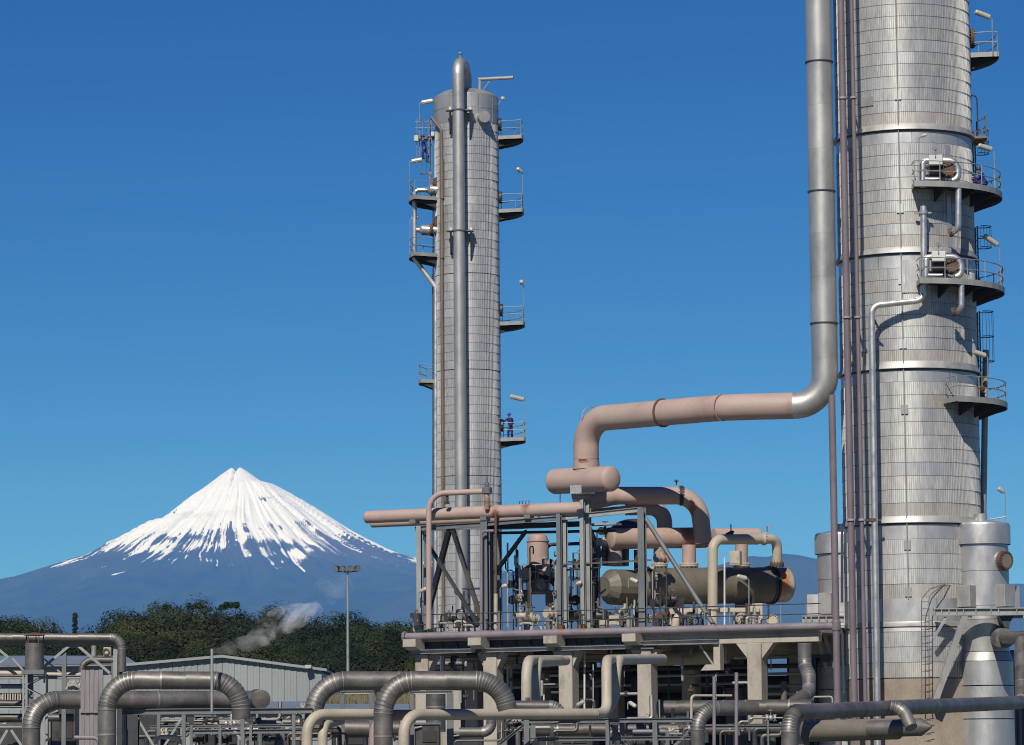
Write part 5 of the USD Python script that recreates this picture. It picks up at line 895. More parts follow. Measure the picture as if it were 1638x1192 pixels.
# left steel frame over the deck
t = Thing('pipe_gantry', 'grey steel frame with crossed braces at the left end of the compressor deck', 'steel frame', at_z(F(720, 1005, 1), zdk)); f = lambda x, y, d=0.9: F(x, y, d)
def col(th, x, y0, y1, d, w, m, ib=True):
    a, b = f(x, y0, d), f(x, y1, d); b = at_z(a, b[2]); mb = MB(); (mb.ibeam(b, a, w, w, 0.03, up=DN) if ib else mb.beam(b, a, w, w, up=DN)); return th.add('column', mb, L[m], smooth=False)
col(t, 671, 842, 1008, 0.9, 0.26, 'pale_paint'); col(t, 776, 832, 1008, 0.9, 0.36, 'grey_paint'); col(t, 784, 840, 1008, 1.6, 0.26, 'grey_paint'); col(t, 682, 850, 1008, 5.5, 0.22, 'grey_paint'); col(t, 797, 850, 1008, 5.5, 0.22, 'grey_paint')
for n_, (p0, p1, w_, m_) in enumerate(((f(664, 846), f(772, 839), 0.24, 'grey_paint'), (f(780, 838), f(905, 828, 0.9), 0.22, 'grey_paint'), (f(778, 843, 1.4), f(930, 838, 1.4), 0.26, 'dark_paint'), (f(668, 847, 5.5), f(800, 842, 5.5), 0.22, 'grey_paint'), (f(668, 849, 1.0), f(682, 852, 5.4), 0.2, 'grey_paint'), (f(776, 842, 1.1), f(797, 852, 5.4), 0.2, 'grey_paint'))):
    mb = MB(); mb.ibeam(p0, p1, w_ * 0.8, w_, 0.025); t.add('beam', mb, L[m_], smooth=False)
for p0, p1, w_, m_ in ((f(672, 850, 1.1), f(766, 1001, 1.1), 0.16, 'dark_paint'), (f(719, 846, 1.3), f(686, 975, 5.2), 0.24, 'grey_paint'), (f(724, 846, 1.25), f(768, 985, 4.9), 0.2, 'pale_paint'), (f(841, 850, 1.4), f(791, 918, 4.8), 0.16, 'dark_paint')):
    mb = MB(); mb.channel(p0, p1, w_, w_, 0.03, up=DN); t.add('brace', mb, L[m_], smooth=False)
mb = MB(); mb.beam(f(780, 846, 2.2), f(990, 838, 2.2), 0.7, 0.1); wk = t.add('cable_tray', mb, L['pale_paint'], smooth=False)
mb = MB(); mb.beam(f(780, 853, 2.3), f(985, 849, 2.3), 0.12, 0.14); t.add('tray_rail', mb, L['dark_paint'], parent=wk, smooth=False)
# middle frame carrying the header
t = Thing('pipe_gantry', 'grey steel frame of three tall columns carrying the pink header', 'steel frame', at_z(F(960, 1005, 0.8), zdk))
for x, y0, d_, w_, m_ in ((894, 822, 0.7, 0.22, 'grey_paint'), (903, 825, 1.1, 0.24, 'pale_paint'), (931, 798, 0.7, 0.20, 'pale_paint'), (940, 798, 1.1, 0.26, 'pale_paint'), (1026.5, 812, 0.7, 0.34, 'grey_paint'), (952, 870, 5.5, 0.24, 'dark_paint'), (1020, 880, 7.5, 0.3, 'dark_paint')): col(t, x, y0, 1008, d_, w_, m_)
for p0, p1, w_, m_ in ((f(905, 828), f(1026, 815), 0.24, 'pale_paint'), (f(905, 822, 1.5), f(1000, 812, 5), 0.2, 'grey_paint'), (f(940, 838, 1.2), f(955, 872, 5.5), 0.2, 'grey_paint'), (f(886, 904, 0.9), f(1042, 896, 0.9), 0.08, 'brown_pipe')):
    mb = MB(); mb.ibeam(p0, p1, w_ * 0.8, w_, 0.022); t.add('beam', mb, L[m_], smooth=False)
mb = MB(); mb.tube([f(1033, 830, 0.8), f(1143, 1002, 0.8)], 0.115, 10); t.add('brace', mb, L['grey_paint'])
for x in (672, 776, 900, 935, 1027):
    mb = MB(); p_ = f(x, 1004, 0.8); mb.box(at_z(p_, zdk + 0.06), (0.9, 0.8, 0.12), ax3, 0.02); t.add('foot', mb, L['concrete'], smooth=False)
for x in (897, 932):
    mb = MB(); p_ = at_z(f(x, 1004, 0.72), zdk + 0.2); mb.box(p_ - DN * 0.02, (0.34, 0.34, 0.36), ax3, 0.02); t.add('rusted_base', mb, L['rusty'], smooth=False)
# the long pink header pipe on the left frame
p0, p1 = f(588, 829.5, 0.9), f(934, 814, 0.9); p1[2] = p0[2]
zz = (f(588, 829.5, 0.9)[2] + f(900, 812, 0.9)[2]) / 2; p0[2] = p1[2] = zz
t = Thing('pink_pipe', 'long pink pipe with a rounded free end lying along the left frame', 'pipe', p0); mb = MB(); vessel_shell(mb, p0, p1, 0.325, 24, (0.6, 0.1)); t.add('run', mb, L['pink'])
for x in (663, 776, 846): mb = MB(); c = p0 + DU * ((f(x, 820, 0.9) - p0) @ DU); mb.box(c - [0, 0, 0.33], (0.34, 0.5, 0.2), ax3); t.add('pipe_shoe', mb, L['grey_paint'], smooth=False)
for i in range(4):
    mb = MB(); c = p0 + DU * ((f(831 + i * 5, 810, 0.9) - p0) @ DU) + [0, 0, 0.33]; mb.tube([c, c + [0, 0, 0.14], c + [0.05, 0, 0.16]], 0.02, 5); t.add('small_vent', mb, L['dark_paint'])
p2, p3 = f(596, 838, 2.6), f(715, 834, 2.6); p3[2] = p2[2]; t = Thing('pink_pipe', 'thinner pink pipe just under and behind the long pink one, at the left end', 'pipe', p2); mb = MB(); vessel_shell(mb, p2, p2 + DU * 9.5, 0.2, 16, (0.6, 0.1)); t.add('run', mb, L['pink'])
t = pipe('pink_bend_pipe', 'pale pink pipe rising from the deck edge, bending over the long pink pipe', [f(686, 1006, 0.05), f(686, 790, 0.05), f(772, 786, 0.5)], 0.145, 'pink', [0, 0.85, 0], n=14)
c = f(779, 785, 0.5); mb = MB(); mb.box(c, (0.42, 0.42, 0.36), ax3, 0.05); vv = t.add('valve_body', mb, L['grey_paint'], smooth=False); mb = MB(); mb.cyl(c, c + [0, 0, 0.72], 0.05, n=8); mb.cyl(c + [0, 0, 0.2], c + [0, 0, 0.42], 0.12, n=10); t.add('valve_stem', mb, L['grey_paint'], parent=vv); mb = MB(); mb.tube([c - [0, 0, 0.1], c - [0, 0, 0.95]], 0.13, 12); t.add('valve_neck', mb, L['pink'], parent=vv)
mb = MB(); c = f(715, 797, 0.3); mb.cyl(c - [0, 0, 0.2], c + [0, 0, 0.15], 0.09, n=10); flange(mb, c - [0, 0, 0.25], UZ, 0.14, 0.06, 6); t.add('drop_nozzle', mb, L['machine'])
t = pipe('rusty_riser', 'rusty thin riser hanging from the pink pipe, cream at its foot', [f(793, 822, 0.5), f(793, 960, 0.5)], 0.07, 'rusty', n=10); mb = MB(); mb.tube([f(793, 950, 0.5), f(793, 1006, 0.5)], 0.105, 12); t.add('foot_sleeve', mb, L['cream'])
pipe('mauve_drop_pipe', 'slim mauve pipe with a short top bend beside the left frame column', [f(790, 849, 0.4), f(770, 850, 0.4), f(770, 1008, 0.4)], 0.075, 'mauve_pale', 0.2)
for x0, x1, y0, y1, lb in ((670, 682, 948, 941, 'tubular lamp low on the left frame outer column'), (800, 811, 940, 936, 'tubular lamp right of the rusty riser'), (919, 930, 936, 931, 'tubular lamp between the two left columns of the middle frame'), (1005, 1020, 925, 931, 'tubular lamp on the third column before the faceted drum')):
    t = Thing('tube_lamp', lb, 'lamp', f(x0, y0, 0.5)); lamp(t, at_z(f(x0, y0, 0.5), f(x0, y0, 0.5)[2] - 0.5), f(x0, y0, 0.5), f(x1, y1, 0.45), size=0.11)
# lamp post and white pole right of the cream pipe
t = Thing('tube_lamp', 'tubular lamp on a bent post before the exchanger, right of the white pole', 'lamp', c1(1198, 1000, -0.5)); lamp(t, c1(1198, 1003, -0.5), c1(1198, 926, -0.5), c1(1179, 922, -0.7), size=0.12)
pipe('white_pole', 'thin white pole standing before the exchanger', [c1(1159, 1003, -0.4), c1(1159, 892, -0.4)], 0.045, 'white', n=8)

# the separator with its ring gantry
S0 = P(861, 930, 178.0); t = Thing('separator', 'dirty pink separator drum with conical top and ringed gantry', 'separator', at_z(S0, zdk)); z_ = lambda y: P(861, y, 178.0)[2]
mb = MB(); mb.lathe([(0.56, z_(950)), (0.56, z_(866)), (0.46, z_(857)), (0.22, z_(853)), (0.003, z_(852.5))], at_z(S0, 0), UZ, 28); t.add('drum', mb, L['pink']); mb = MB(); mb.ring(at_z(S0, z_(866)), UZ, 0.55, 0.60, 0.06, 28); t.add('seam', mb, L['pink'])
mb = MB(); mb.lathe([(0.85, z_(930)), (0.85, z_(912)), (0.62, z_(905)), (0.56, z_(905))], at_z(S0, 0), UZ, 24); t.add('lower_casing', mb, L['machine'])
mb = MB(); mb.sector(at_z(S0, z_(946)), 0.5, 1.25, 0, 6.28, 0.1, 24); g_ = t.add('gantry', mb, L['grey_paint'], smooth=False)
for i in range(10):
    a = i * 0.628 + 0.2; p_ = at_z(S0, z_(946)) + np.array([math.cos(a), math.sin(a), 0]) * 1.2; mb = MB(); mb.tube([p_, p_ + [0, 0, 1.35]], 0.03, 6); t.add('gantry_post', mb, L['galv'], parent=g_)
for h in (0.5, 0.95, 1.32):
    mb = MB(); mb.tube(arc(at_z(S0, z_(946) + h), 1.2, 0, 6.28, 26), 0.028, 6); t.add('gantry_rail', mb, L['galv'], parent=g_)
for i in range(4):
    a = 0.6 + i * math.pi / 2; p_ = S0 + np.array([math.cos(a), math.sin(a), 0]) * 0.8; mb = MB(); mb.beam(at_z(p_, zdk), at_z(p_, z_(948)), 0.2, 0.2); t.add('leg', mb, L['grey_paint'], smooth=False)
for i, (x, y, r_) in enumerate(((841, 918, 0.32), (852, 905, 0.2), (875, 912, 0.26), (882, 900, 0.16), (866, 935, 0.3), (886, 930, 0.2))):
    c = P(x, y, 176.9); mb = MB(); flange(mb, c, (math.sin(i * 2.1) * 0.7, -0.7, 0.2), r_, 0.12, 10); mb.cyl(c, c + [0, 0.9, -0.1], r_ * 0.6, n=12); t.add('nozzle', mb, L['machine' if i % 2 else 'cream'])
pipe('dark_pipe', 'dark pipe running right from the separator top behind the frame columns', [P(872, 880, 178.5), P(880, 871, 178.5), P(955, 869, 179)], 0.09, 'dark_paint', 0.3)

# valves, drains and small pipework crowding the deck (each set by what the photograph shows there)
def valve(label, c, r, mat='machine', axis=None, wheel=True):
    u = unit(DU if axis is None else axis); t = Thing('valve', label, 'valve', c); mb = MB(); mb.tube([c - u * r * 1.6, c - u * r * 0.5, c, c + u * r * 0.5, c + u * r * 1.6], [r * 0.6, r * 0.7, r * 0.95, r * 0.7, r * 0.6], 14); b = t.add('body', mb, L[mat])
    for s in (-1, 1): mb = MB(); flange(mb, c + u * s * r * 1.6, u, r * 1.05, r * 0.28, 8, r * 0.08); t.add('flange', mb, L[mat])
    mb = MB(); mb.cyl(c, c + UZ * r * 1.3, r * 0.5, r * 0.35, 10); mb.cyl(c + UZ * r * 1.3, c + UZ * r * 2.6, r * 0.11, n=6); t.add('bonnet', mb, L[mat], parent=b)
    if wheel:
        mb = MB(); mb.ring(c + UZ * r * 2.4, UZ, r * 0.72, r * 0.86, r * 0.14, 16)
        for a in (0, math.pi / 2): d = np.array([math.cos(a), math.sin(a), 0]) * r * 0.8; mb.beam(c + UZ * r * 2.4 - d, c + UZ * r * 2.4 + d, r * 0.1, r * 0.08)
        t.add('hand_wheel', mb, L['galv' if mat != 'cream' else 'machine'])
    return t
vs = ((833, 985, 2.2, .2, 'cream', 'cream valve on the deck left of the separator legs'), (850, 990, 3.0, .24, 'cream', 'cream valve on the deck below the separator'), (880, 982, 2.6, .2, 'cream', 'cream valve on the deck right of the separator legs'), (912, 960, 3.2, .26, 'machine', 'dark valve between the first two columns of the middle frame, upper'), (914, 985, 2.4, .28, 'machine', 'dark valve between the first two columns of the middle frame, lower'),
      (955, 985, 2.2, .28, 'machine', 'dark valve on the deck under the faceted drum'), (968, 850, 4.2, .2, 'machine', 'small dark valve high beside the manifold left end'), (966, 868, 4.0, .22, 'galv', 'pale valve hanging under the manifold left end'), (964, 886, 4.0, .2, 'machine', 'dark valve left of the pink nozzle above the faceted drum'), (1058, 893, 3.3, .22, 'pink', 'pink valve on the first nozzle of the long exchanger'),
      (1050, 965, 1.6, .2, 'machine', 'dark valve at the left foot of the long exchanger'), (1062, 985, 1.5, .18, 'rusty', 'rusty valve at the foot of the sloping brace column'), (720, 990, 1.8, .16, 'machine', 'dark valve on the deck before the slender tower, left'), (742, 985, 2.0, .18, 'galv', 'pale valve on the deck before the slender tower, middle'), (758, 990, 1.8, .16, 'machine', 'dark valve on the deck before the slender tower, right'),
      (822, 935, 4.0, .2, 'dark_paint', 'dark blue-grey valve left of the separator gantry, upper'), (826, 960, 4.0, .22, 'dark_paint', 'dark blue-grey valve left of the separator gantry, lower'), (1075, 958, 2.2, .18, 'machine', 'dark valve hanging on the exchanger left end pipework'), (664, 985, 0.6, .14, 'machine', 'small dark valve at the far left deck corner'), (985, 985, 1.4, .2, 'machine', 'dark valve beside the cream box left of the third column'))
for x, y, d_, r_, m_, lb in vs: valve(lb, f(x, y, d_), r_, m_, DU if (x % 2) else unit(DN + DU * 0.3))
lo = ((700, 716, 997), (727, 745, 994), (738, 757, 1000), (832, 851, 997), (872, 886, 993), (849, 866, 1001), (662, 672, 986))
for i, (xa, xb, y) in enumerate(lo):
    pipe('drain_loop', ('low cream hairpin drain pipe on the deck edge, the one at the far left corner', 'low cream hairpin drain pipe on the deck edge, %s')[1] % ('first right of the pink bend pipe', 'second right of the pink bend pipe', 'third right of the pink bend pipe', 'first right of the rusty riser', 'last before the middle frame', 'lowest one below the separator', 'at the far left corner')[i], [f(xa, 1010, 0.6), f(xa, y, 0.6), f(xb, y, 0.6), f(xb, 1010, 0.6)], 0.055, 'beige' if i % 2 else 'pale_paint', 0.16)
bx = ((985, 993, 1.2, 0.55, 0.5, 0.5, 'cream', 'cream cabinet on the deck left of the third frame column'), (967, 998, 0.9, 0.4, 0.4, 0.4, 'cream', 'small cream box on the deck under the faceted drum'), (1008, 996, 1.0, 0.3, 0.3, 0.6, 'galv', 'grey instrument box at the foot of the third frame column'), (1177, 893, 6.0, 0.55, 0.4, 0.72, 'cream', 'cream instrument cabinet above the exchanger, behind the cream bow pipe'), (745, 998, 2.4, 1.2, 0.6, 0.4, 'machine', 'dark pump set on the deck before the slender tower'), (668, 993, 0.4, 0.35, 0.3, 0.75, 'machine', 'dark framed panel at the far left deck corner'))
for x, y, d_, w_, e_, h_, m_, lb in bx:
    c = f(x, y, d_); t = Thing('equipment_box', lb, 'cabinet', c - [0, 0, h_ / 2]); mb = MB(); mb.box(c, (w_, e_, h_), ax3, 0.02); b_ = t.add('casing', mb, L[m_], smooth=False); mb = MB(); mb.box(c - DN * (e_ / 2 + 0.012), (w_ * 0.8, 0.03, h_ * 0.8), ax3, 0.01); t.add('door', mb, L[m_], smooth=False); mb = MB(); mb.box(c - DN * (e_ / 2 + 0.04) + DU * w_ * 0.3, (0.03, 0.04, 0.12), ax3); t.add('handle', mb, L['galv'], smooth=False)
# instrument tubing between the columns
tb = random.Random(9)
TL = ('level tube below the manifold left end', 'level tube just right of the separator nozzle', 'upright tube between the two column pairs of the middle frame', 'tall upright tube in the middle frame, left of its second column pair', 'short upright tube under the header, left one', 'short upright tube under the header, right one', 'upper level tube left of the separator', 'lower level tube left of the separator', 'upright tube left of the separator gantry', 'upright tube below the separator gantry', 'upright tube before the exchanger end cover, left of three', 'upright tube before the exchanger end cover, middle of three', 'upright tube before the exchanger end cover, right of three', 'sloping level tube before the faceted drum', 'upright tube at the slender tower foot', 'level tube at the slender tower foot', 'tall upright tube right of the rusty riser', 'tall upright tube between rusty riser and separator')
for i, (x0, x1, y0, y1, d_) in enumerate(((918, 960, 884, 884, 4.5), (906, 930, 899, 899, 2.0), (917, 917, 884, 930, 4.5), (928, 928, 850, 1000, 4.8), (948, 948, 850, 905, 5.2), (955, 955, 850, 940, 5.0), (822, 835, 915, 915, 4.5), (820, 845, 945, 945, 4.5), (828, 828, 880, 960, 4.5), (845, 845, 930, 1000, 3.5), (1045, 1045, 915, 1000, 1.4), (1056, 1056, 940, 1003, 1.3), (1066, 1066, 905, 1003, 1.2), (905, 960, 912, 908, 1.6), (742, 742, 945, 1003, 2.4), (740, 770, 942, 942, 2.4), (812, 812, 868, 1003, 3.4), (826, 826, 873, 1003, 4.6))):
    pipe('instrument_tube', 'thin ' + TL[i], [f(x0, y0, d_), f(x1, y1, d_)], tb.uniform(0.028, 0.05), tb.choice(['dark_paint', 'machine', 'galv', 'dark_paint']), group='thin tubes among the deck machinery', n=7)

# the crowd of small-bore pipework, elbows and cocks on the deck
cw = random.Random(33); zones = ((700, 765, 950, 1003, 2, 4.5), (812, 850, 860, 1003, 3, 6), (876, 892, 880, 1003, 2.5, 5), (905, 928, 845, 1003, 2, 6), (945, 962, 840, 1003, 3, 7), (962, 1018, 965, 1003, 1.5, 3), (1036, 1076, 900, 1003, 1.2, 2.6), (1085, 1130, 975, 1003, 1, 2.4), (1160, 1230, 982, 1003, 0.8, 2))
crowd = []
for i in range(64):
    z = zones[i % len(zones)]; x, y, d_ = cw.uniform(z[0], z[1]), cw.uniform(z[2], z[3] - 12), cw.uniform(z[4], z[5]); dx = cw.uniform(-14, 14); up_ = cw.random() < 0.6
    a = f(x, y, d_); b = f(x + dx, y, d_ + cw.uniform(-0.4, 0.6)); b[2] = a[2]
    c = np.array([a[0], a[1], zdk + 0.02]) if up_ else a + [0, 0, -cw.uniform(0.3, 1.2)]
    e_ = b + [0, 0, cw.choice((-1, 1)) * cw.uniform(0.2, 0.7)]
    ZN = ('before the slender tower foot', 'left of and before the separator', 'right of the separator gantry', 'between the middle frame column pairs', 'under the manifold left end', 'below the faceted drum', 'at the exchanger left end', 'at the foot of the sloping brace', 'before the cream skid')
    if i < len(zones): crowd.append(Thing('small_bore_pipework', 'thin bent pipes and cocks on the deck, ' + ZN[i], 'pipework', c, 'small-bore pipework on the deck'))
    tt = crowd[i % len(zones)]; mb = MB(); mb.tube(fillet([c, a, b, e_], 0.12), cw.uniform(0.03, 0.075), 8); tt.add('pipe', mb, L[cw.choice(['machine', 'dark_paint', 'galv', 'cream', 'machine', 'pale_paint', 'brown_pipe'])])
    if i % 2 == 0:
        mb = MB(); q_ = a + (c - a) * 0.45; mb.ball(q_, 0.12, 1); flange(mb, q_ + [0, 0, 0.14], UZ, 0.13, 0.05, 6, 0.02); flange(mb, q_ - [0, 0, 0.14], UZ, 0.13, 0.05, 6, 0.02); tt.add('cock', mb, L[cw.choice(['machine', 'cream', 'galv'])]); mb = MB(); mb.cyl(q_, q_ - DN * 0.22, 0.02, n=6); mb.ring(q_ - DN * 0.22, DN, 0.08, 0.11, 0.025, 12); tt.add('cock_wheel', mb, L['galv' if i % 4 else 'rusty'])
t = Thing('suction_duct', 'dark shaded duct elbow behind the manifold left end', 'duct', P(1000, 870, 179)); mb = MB(); mb.tube(fillet([P(1030, 852, 179.5), P(985, 852, 179), P(984, 905, 179)], 0.9, 8), 0.72, 26); t.add('run', mb, L['machine'])

# ------------------------------------------------------------------ twin drums beside the great tower
def twin_drum(label, Yd, xr, zoff, full):
    """xr: the pixel of the axis; built with its lugs, support frame and, on the near one, the manway and outlet"""
    c0 = at_z(P(xr, 900, Yd), 0); s = mpp(P(xr, 900, Yd)); r = 42.5 * s; zz = lambda y: P(1570, y, 166.0)[2] + zoff
    t = Thing('reboiler_drum', label, 'vessel', c0)
    mb = MB(); mb.lathe([(r + 0.09, zz(872)), (r + 0.12, zz(872)), (r + 0.12, zz(842)), (r + 0.05, zz(838)), (0.5, zz(833)), (0.01, zz(832))], c0, UZ, 48); t.add('top_cap', mb, L['band'], smooth=35)
    mb = MB(); mb.lathe([(r * 0.2, zz(834)), (0.31, zz(834)), (0.31, zz(823)), (0.28, zz(822)), (0.01, zz(822))], c0, UZ, 20); t.add('top_nozzle', mb, L['band'], smooth=35)
    ys = (872.5, 915, 970, 992)
    for i in range(3): mb = MB(); mb.lathe([(r + 0.01, zz(ys[i + 1]) + 0.01), (r, zz(ys[i]) - 0.01)], c0, UZ, 48); t.add('shell_plate', mb, L['band'], smooth=60)
    mb = MB(); mb.lathe([(r * 0.97, zz(1043)), (r * 0.965, zz(1012)), (r - 0.01, zz(992))], c0, UZ, 48); t.add('neck', mb, L['duct_steel'], smooth=60)
    mb = MB(); mb.lathe([(r + 0.12, zz(1058)), (r + 0.10, zz(1056)), (r * 0.97, zz(1044))], c0, UZ, 48); t.add('shoulder', mb, L['flashing'], smooth=40)
    for a, b in ((1058.5, 1097), (1098, 1150), (1151, 1215)): mb = MB(); mb.lathe([(r + 0.1, max(zz(b), 0) + 0.01), (r + 0.1, zz(a) - 0.01)], c0, UZ, 48); t.add('skirt_plate', mb, L['band'], smooth=60)
    mb = MB(); mb.lathe([(r - 0.05, -0.1), (r - 0.05, zz(1058)), (r * 0.9, zz(1030)), (r - 0.06, zz(990)), (r - 0.06, zz(840))], c0, UZ, 32); t.add('inner_shell', mb, L['seam_dark'])
    for sx in (-1, 1):
        for a in ((-48, -1), ):
            d = np.array([sx * math.cos(math.radians(52)), -math.sin(math.radians(52)), 0]); e = np.cross(UZ, d); mb = MB(); mb.box(at_z(c0 + d * (r + 0.18), (zz(938) + zz(973)) / 2), (0.72, 0.7, zz(938) - zz(973)), np.array([e, d, UZ]), 0.015); t.add('lug_box', mb, L['flashing'], smooth=False)
            d = np.array([sx * 0.95, 0.3, 0]); e = np.cross(UZ, d); mb = MB(); mb.box(at_z(c0 + d * (r + 0.18), (zz(938) + zz(973)) / 2), (0.72, 0.7, zz(938) - zz(973)), np.array([e, unit(d), UZ]), 0.015); t.add('lug_box', mb, L['band'], smooth=False)
    return t, c0, r, zz
t, c0, r_, zz = twin_drum('silver vertical drum with bolted manway at the right edge, in front of the great tower', 166.0, 1570.5, 0.0, True)
mb = MB(); mb.tube([P(1600, 1021, 164.9), P(1608, 1021, 162.5)], [0.5, 0.46], 24); t.add('outlet_nozzle', mb, L['insulated'])
d = unit([0.62, -0.78, 0]); mb = MB(); c = at_z(c0, zz(899)) + d * (r_ + 0.22); mb.cyl(c - d * 0.5, c, 0.44, n=28); mw = t.add('manway', mb, L['duct_steel']); mb = MB(); flange(mb, c, d, 0.47, 0.16, 22, 0.055); t.add('manway_flange', mb, L['rusty'], parent=mw); mb = MB(); mb.disc(c + d * 0.10, d, 0.36, 0.05, 26); t.add('manway_cover', mb, L['vessel_pale'], parent=mw)
t2, c02, r2, zz2 = twin_drum('second silver vertical drum, mostly hidden behind the mauve risers left of the great tower', 172.5, 1350, 0.0, False)
t = Thing('tube_lamp', 'lamp on a thin post beside the right drum top', 'lamp', P(1608, 838, 166.5)); lamp(t, P(1608, 842, 166.5), P(1608, 789, 166.5), P(1597, 781, 166.3), size=0.13); mb = MB(); mb.tube([P(1584, 831, 166.5), P(1609, 827, 166.5)], 0.04, 6); t.add('stay', mb, L['galv'])
YF = 164.0
t = Thing('drum_frame', 'pale steel table with raking struts carrying the right drum', 'steel frame', at_z(P(1560, 1100, YF), 0))
zt_, zb_ = P(1560, 973, YF)[2], P(1560, 985, YF)[2]
for dy in (-0.15, 3.4):
    mb = MB(); a, b = P(1492, 979, YF), P(1660, 979, YF); a[2] = b[2] = (zt_ + zb_) / 2; mb.ibeam(a + [0, dy, 0], b + [0, dy, 0], 0.3, zt_ - zb_, 0.05); t.add('table_beam', mb, L['pale_paint'], smooth=False)
for x in (1494, 1505, 1517, 1529, 1540, 1560, 1584, 1596, 1625):
    mb = MB(); p_ = P(x, 979, YF); mb.box(at_z(p_, (zt_ + zb_) / 2) + [0, -0.22, 0], (0.05, 0.12, zt_ - zb_ - 0.10)); t.add('stiffener', mb, L['pale_paint'], smooth=False)
for (xa, ya, xb, yb, w_) in ((1543, 985, 1496, 1122, 0.36), (1513, 988, 1493, 1022, 0.16)):
    mb = MB(); mb.channel(P(xa, ya, YF - 0.1), P(xb, yb, YF - 0.1), w_ * 0.8, w_, 0.04, up=np.array([0, 1.0, 0])); t.add('strut', mb, L['pale_paint'], smooth=False)
    mb = MB(); mb.channel(P(xa, ya, YF + 3.3), P(xb, yb, YF + 3.3), w_ * 0.8, w_, 0.04, up=np.array([0, 1.0, 0])); t.add('strut', mb, L['pale_paint'], smooth=False)
mb = MB(); mb.prism([P(1622, 985, YF), P(1598, 985, YF), P(1607, 1003, YF), P(1612, 1003, YF)], np.array([0, 3.0, 0])); t.add('side_bracket', mb, L['dark_paint'], smooth=False)
t = Thing('drum_frame', 'pale steel bracket with two raking struts below the left drum, behind the mauve riser', 'steel frame', at_z(P(1320, 1100, 168.5), 0))
a, b = P(1283, 991, 168.5), P(1350, 991, 168.5); b[2] = a[2]; mb = MB(); mb.ibeam(a, b, 0.3, 0.36, 0.05); t.add('table_beam', mb, L['pale_paint'], smooth=False)
for x in (1288, 1297, 1309, 1321): mb = MB(); mb.box(at_z(P(x, 991, 168.5), a[2]) + [0, -0.2, 0], (0.05, 0.12, 0.26)); t.add('stiffener', mb, L['pale_paint'], smooth=False)
for xa, xb in ((1301, 1326), (1312, 1340)): mb = MB(); mb.channel(P(xa, 996, 168.4), P(xb, 1085, 168.4), 0.16, 0.26, 0.03, up=np.array([0, 1.0, 0])); t.add('strut', mb, L['pale_paint'], smooth=False)
mb = MB(); mb.box(P(1322, 1053, 168.2), (0.5, 0.3, 0.35)); t.add('splice_plate', mb, L['dark_paint'], smooth=False)
# ladder with curved head rail between tower and drum
t = Thing('access_ladder', 'thin brown ladder with curved grab rails between the great tower and the right drum', 'ladder', at_z(P(1481, 1100, 163.6), 0))
for i, (xl, xt, yt) in enumerate(((1474, 1474, 947), (1486, 1492, 943))):
    zb__ = P(xl, 1118, 163.6)[2]; mb = MB(); mb.tube(fillet([at_z(P(xl, 1100, 163.6 + i * 0.1), zb__), P(xl, yt + 10, 163.6 + i * 0.1), P(xt + 14, yt - 5, 164.2), P(1524, yt - 16 + i * 9, 165.2)], 0.4), 0.022, 6); t.add('grab_rail', mb, L['brown_pipe'])
z = 2.5
while z < P(1480, 960, 163.6)[2]: mb = MB(); mb.tube([at_z(P(1474, 1000, 163.6), z), at_z(P(1486, 1000, 163.7), z)], 0.016, 5); t.add('rung', mb, L['brown_pipe']); z += 0.33
t = Thing('white_downpipe', 'narrow white downpipe on the left edge of the great tower', 'pipe', P(1347, 1000, YR - 1.2))
for ya, yb in ((842, 886), (888, 964), (1012, 1110)): mb = MB(); mb.beam(P(1347, ya, YR - 1.2), P(1347 + (yb - 964) * 0.02 * (yb > 1000), yb, YR - 1.2), 0.12, 0.12); t.add('length', mb, L['white'], smooth=False)
mb = MB(); mb.tube([P(1577, 560, YR + 0.6), P(1570, 1000, YR + 0.6)], 0.16, 10); single('grey_downcomer', mb, L['galv'], 'grey pipe running down the right edge of the great tower above the drum', 'pipe')

# ------------------------------------------------------------------ pipes in the foreground
Y0 = 120.0; S = lambda x, y, o=0.0: P(x, y, Y0 + o)
m_ = 1 / (FP / Y0)
insulated('clad_pipe', 'outer left sheet-clad pipe bending into a long level run with a capped end', [S(50, 1215), S(50, 1120), S(406, 1119, 3.0), S(418, 1118, 3.1)], 14.2 * m_, [0, 0.95, 0, 0], seed=3, caps=(False, True))
insulated('clad_pipe', 'left sheet-clad pipe loop, the tall arch beside the grey panel', [S(171, 1215, -3), S(171, 1088, -3), S(384, 1089, -3), S(386, 1150, -3)], 14.0 * m_, [0, 0.98, 0.98, 0], seed=4)
insulated('clad_pipe', 'outer arch of the two nested sheet-clad loops left of the compressor deck', [S(502, 1160, 2), S(502, 1089, 2), S(720, 1089, 2.6)], 15.0 * m_, [0, 1.15, 0], seed=5)
insulated('clad_pipe', 'inner arch of the two nested sheet-clad loops left of the compressor deck', [S(613, 1215, -2), S(613, 1089, -2), S(800, 1089, -2), S(812, 1135, -2)], 15.0 * m_, [0, 1.1, 1.05, 0], seed=6)
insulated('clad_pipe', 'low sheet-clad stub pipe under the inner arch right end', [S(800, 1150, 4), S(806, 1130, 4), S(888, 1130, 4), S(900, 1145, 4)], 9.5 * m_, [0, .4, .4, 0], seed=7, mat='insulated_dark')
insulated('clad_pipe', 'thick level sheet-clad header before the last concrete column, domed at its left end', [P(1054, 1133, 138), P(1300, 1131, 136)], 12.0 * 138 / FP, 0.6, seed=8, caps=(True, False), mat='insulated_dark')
insulated('clad_pipe', 'sheet-clad pipe dropping from the compressor deck to the thick level header', [P(1287, 1030, 139), P(1287, 1066, 139), P(1294, 1080, 138.5), P(1294, 1108, 138), P(1262, 1130, 137)], 10.5 * 138 / FP, [0, .8, .8, .7, 0], seed=9)
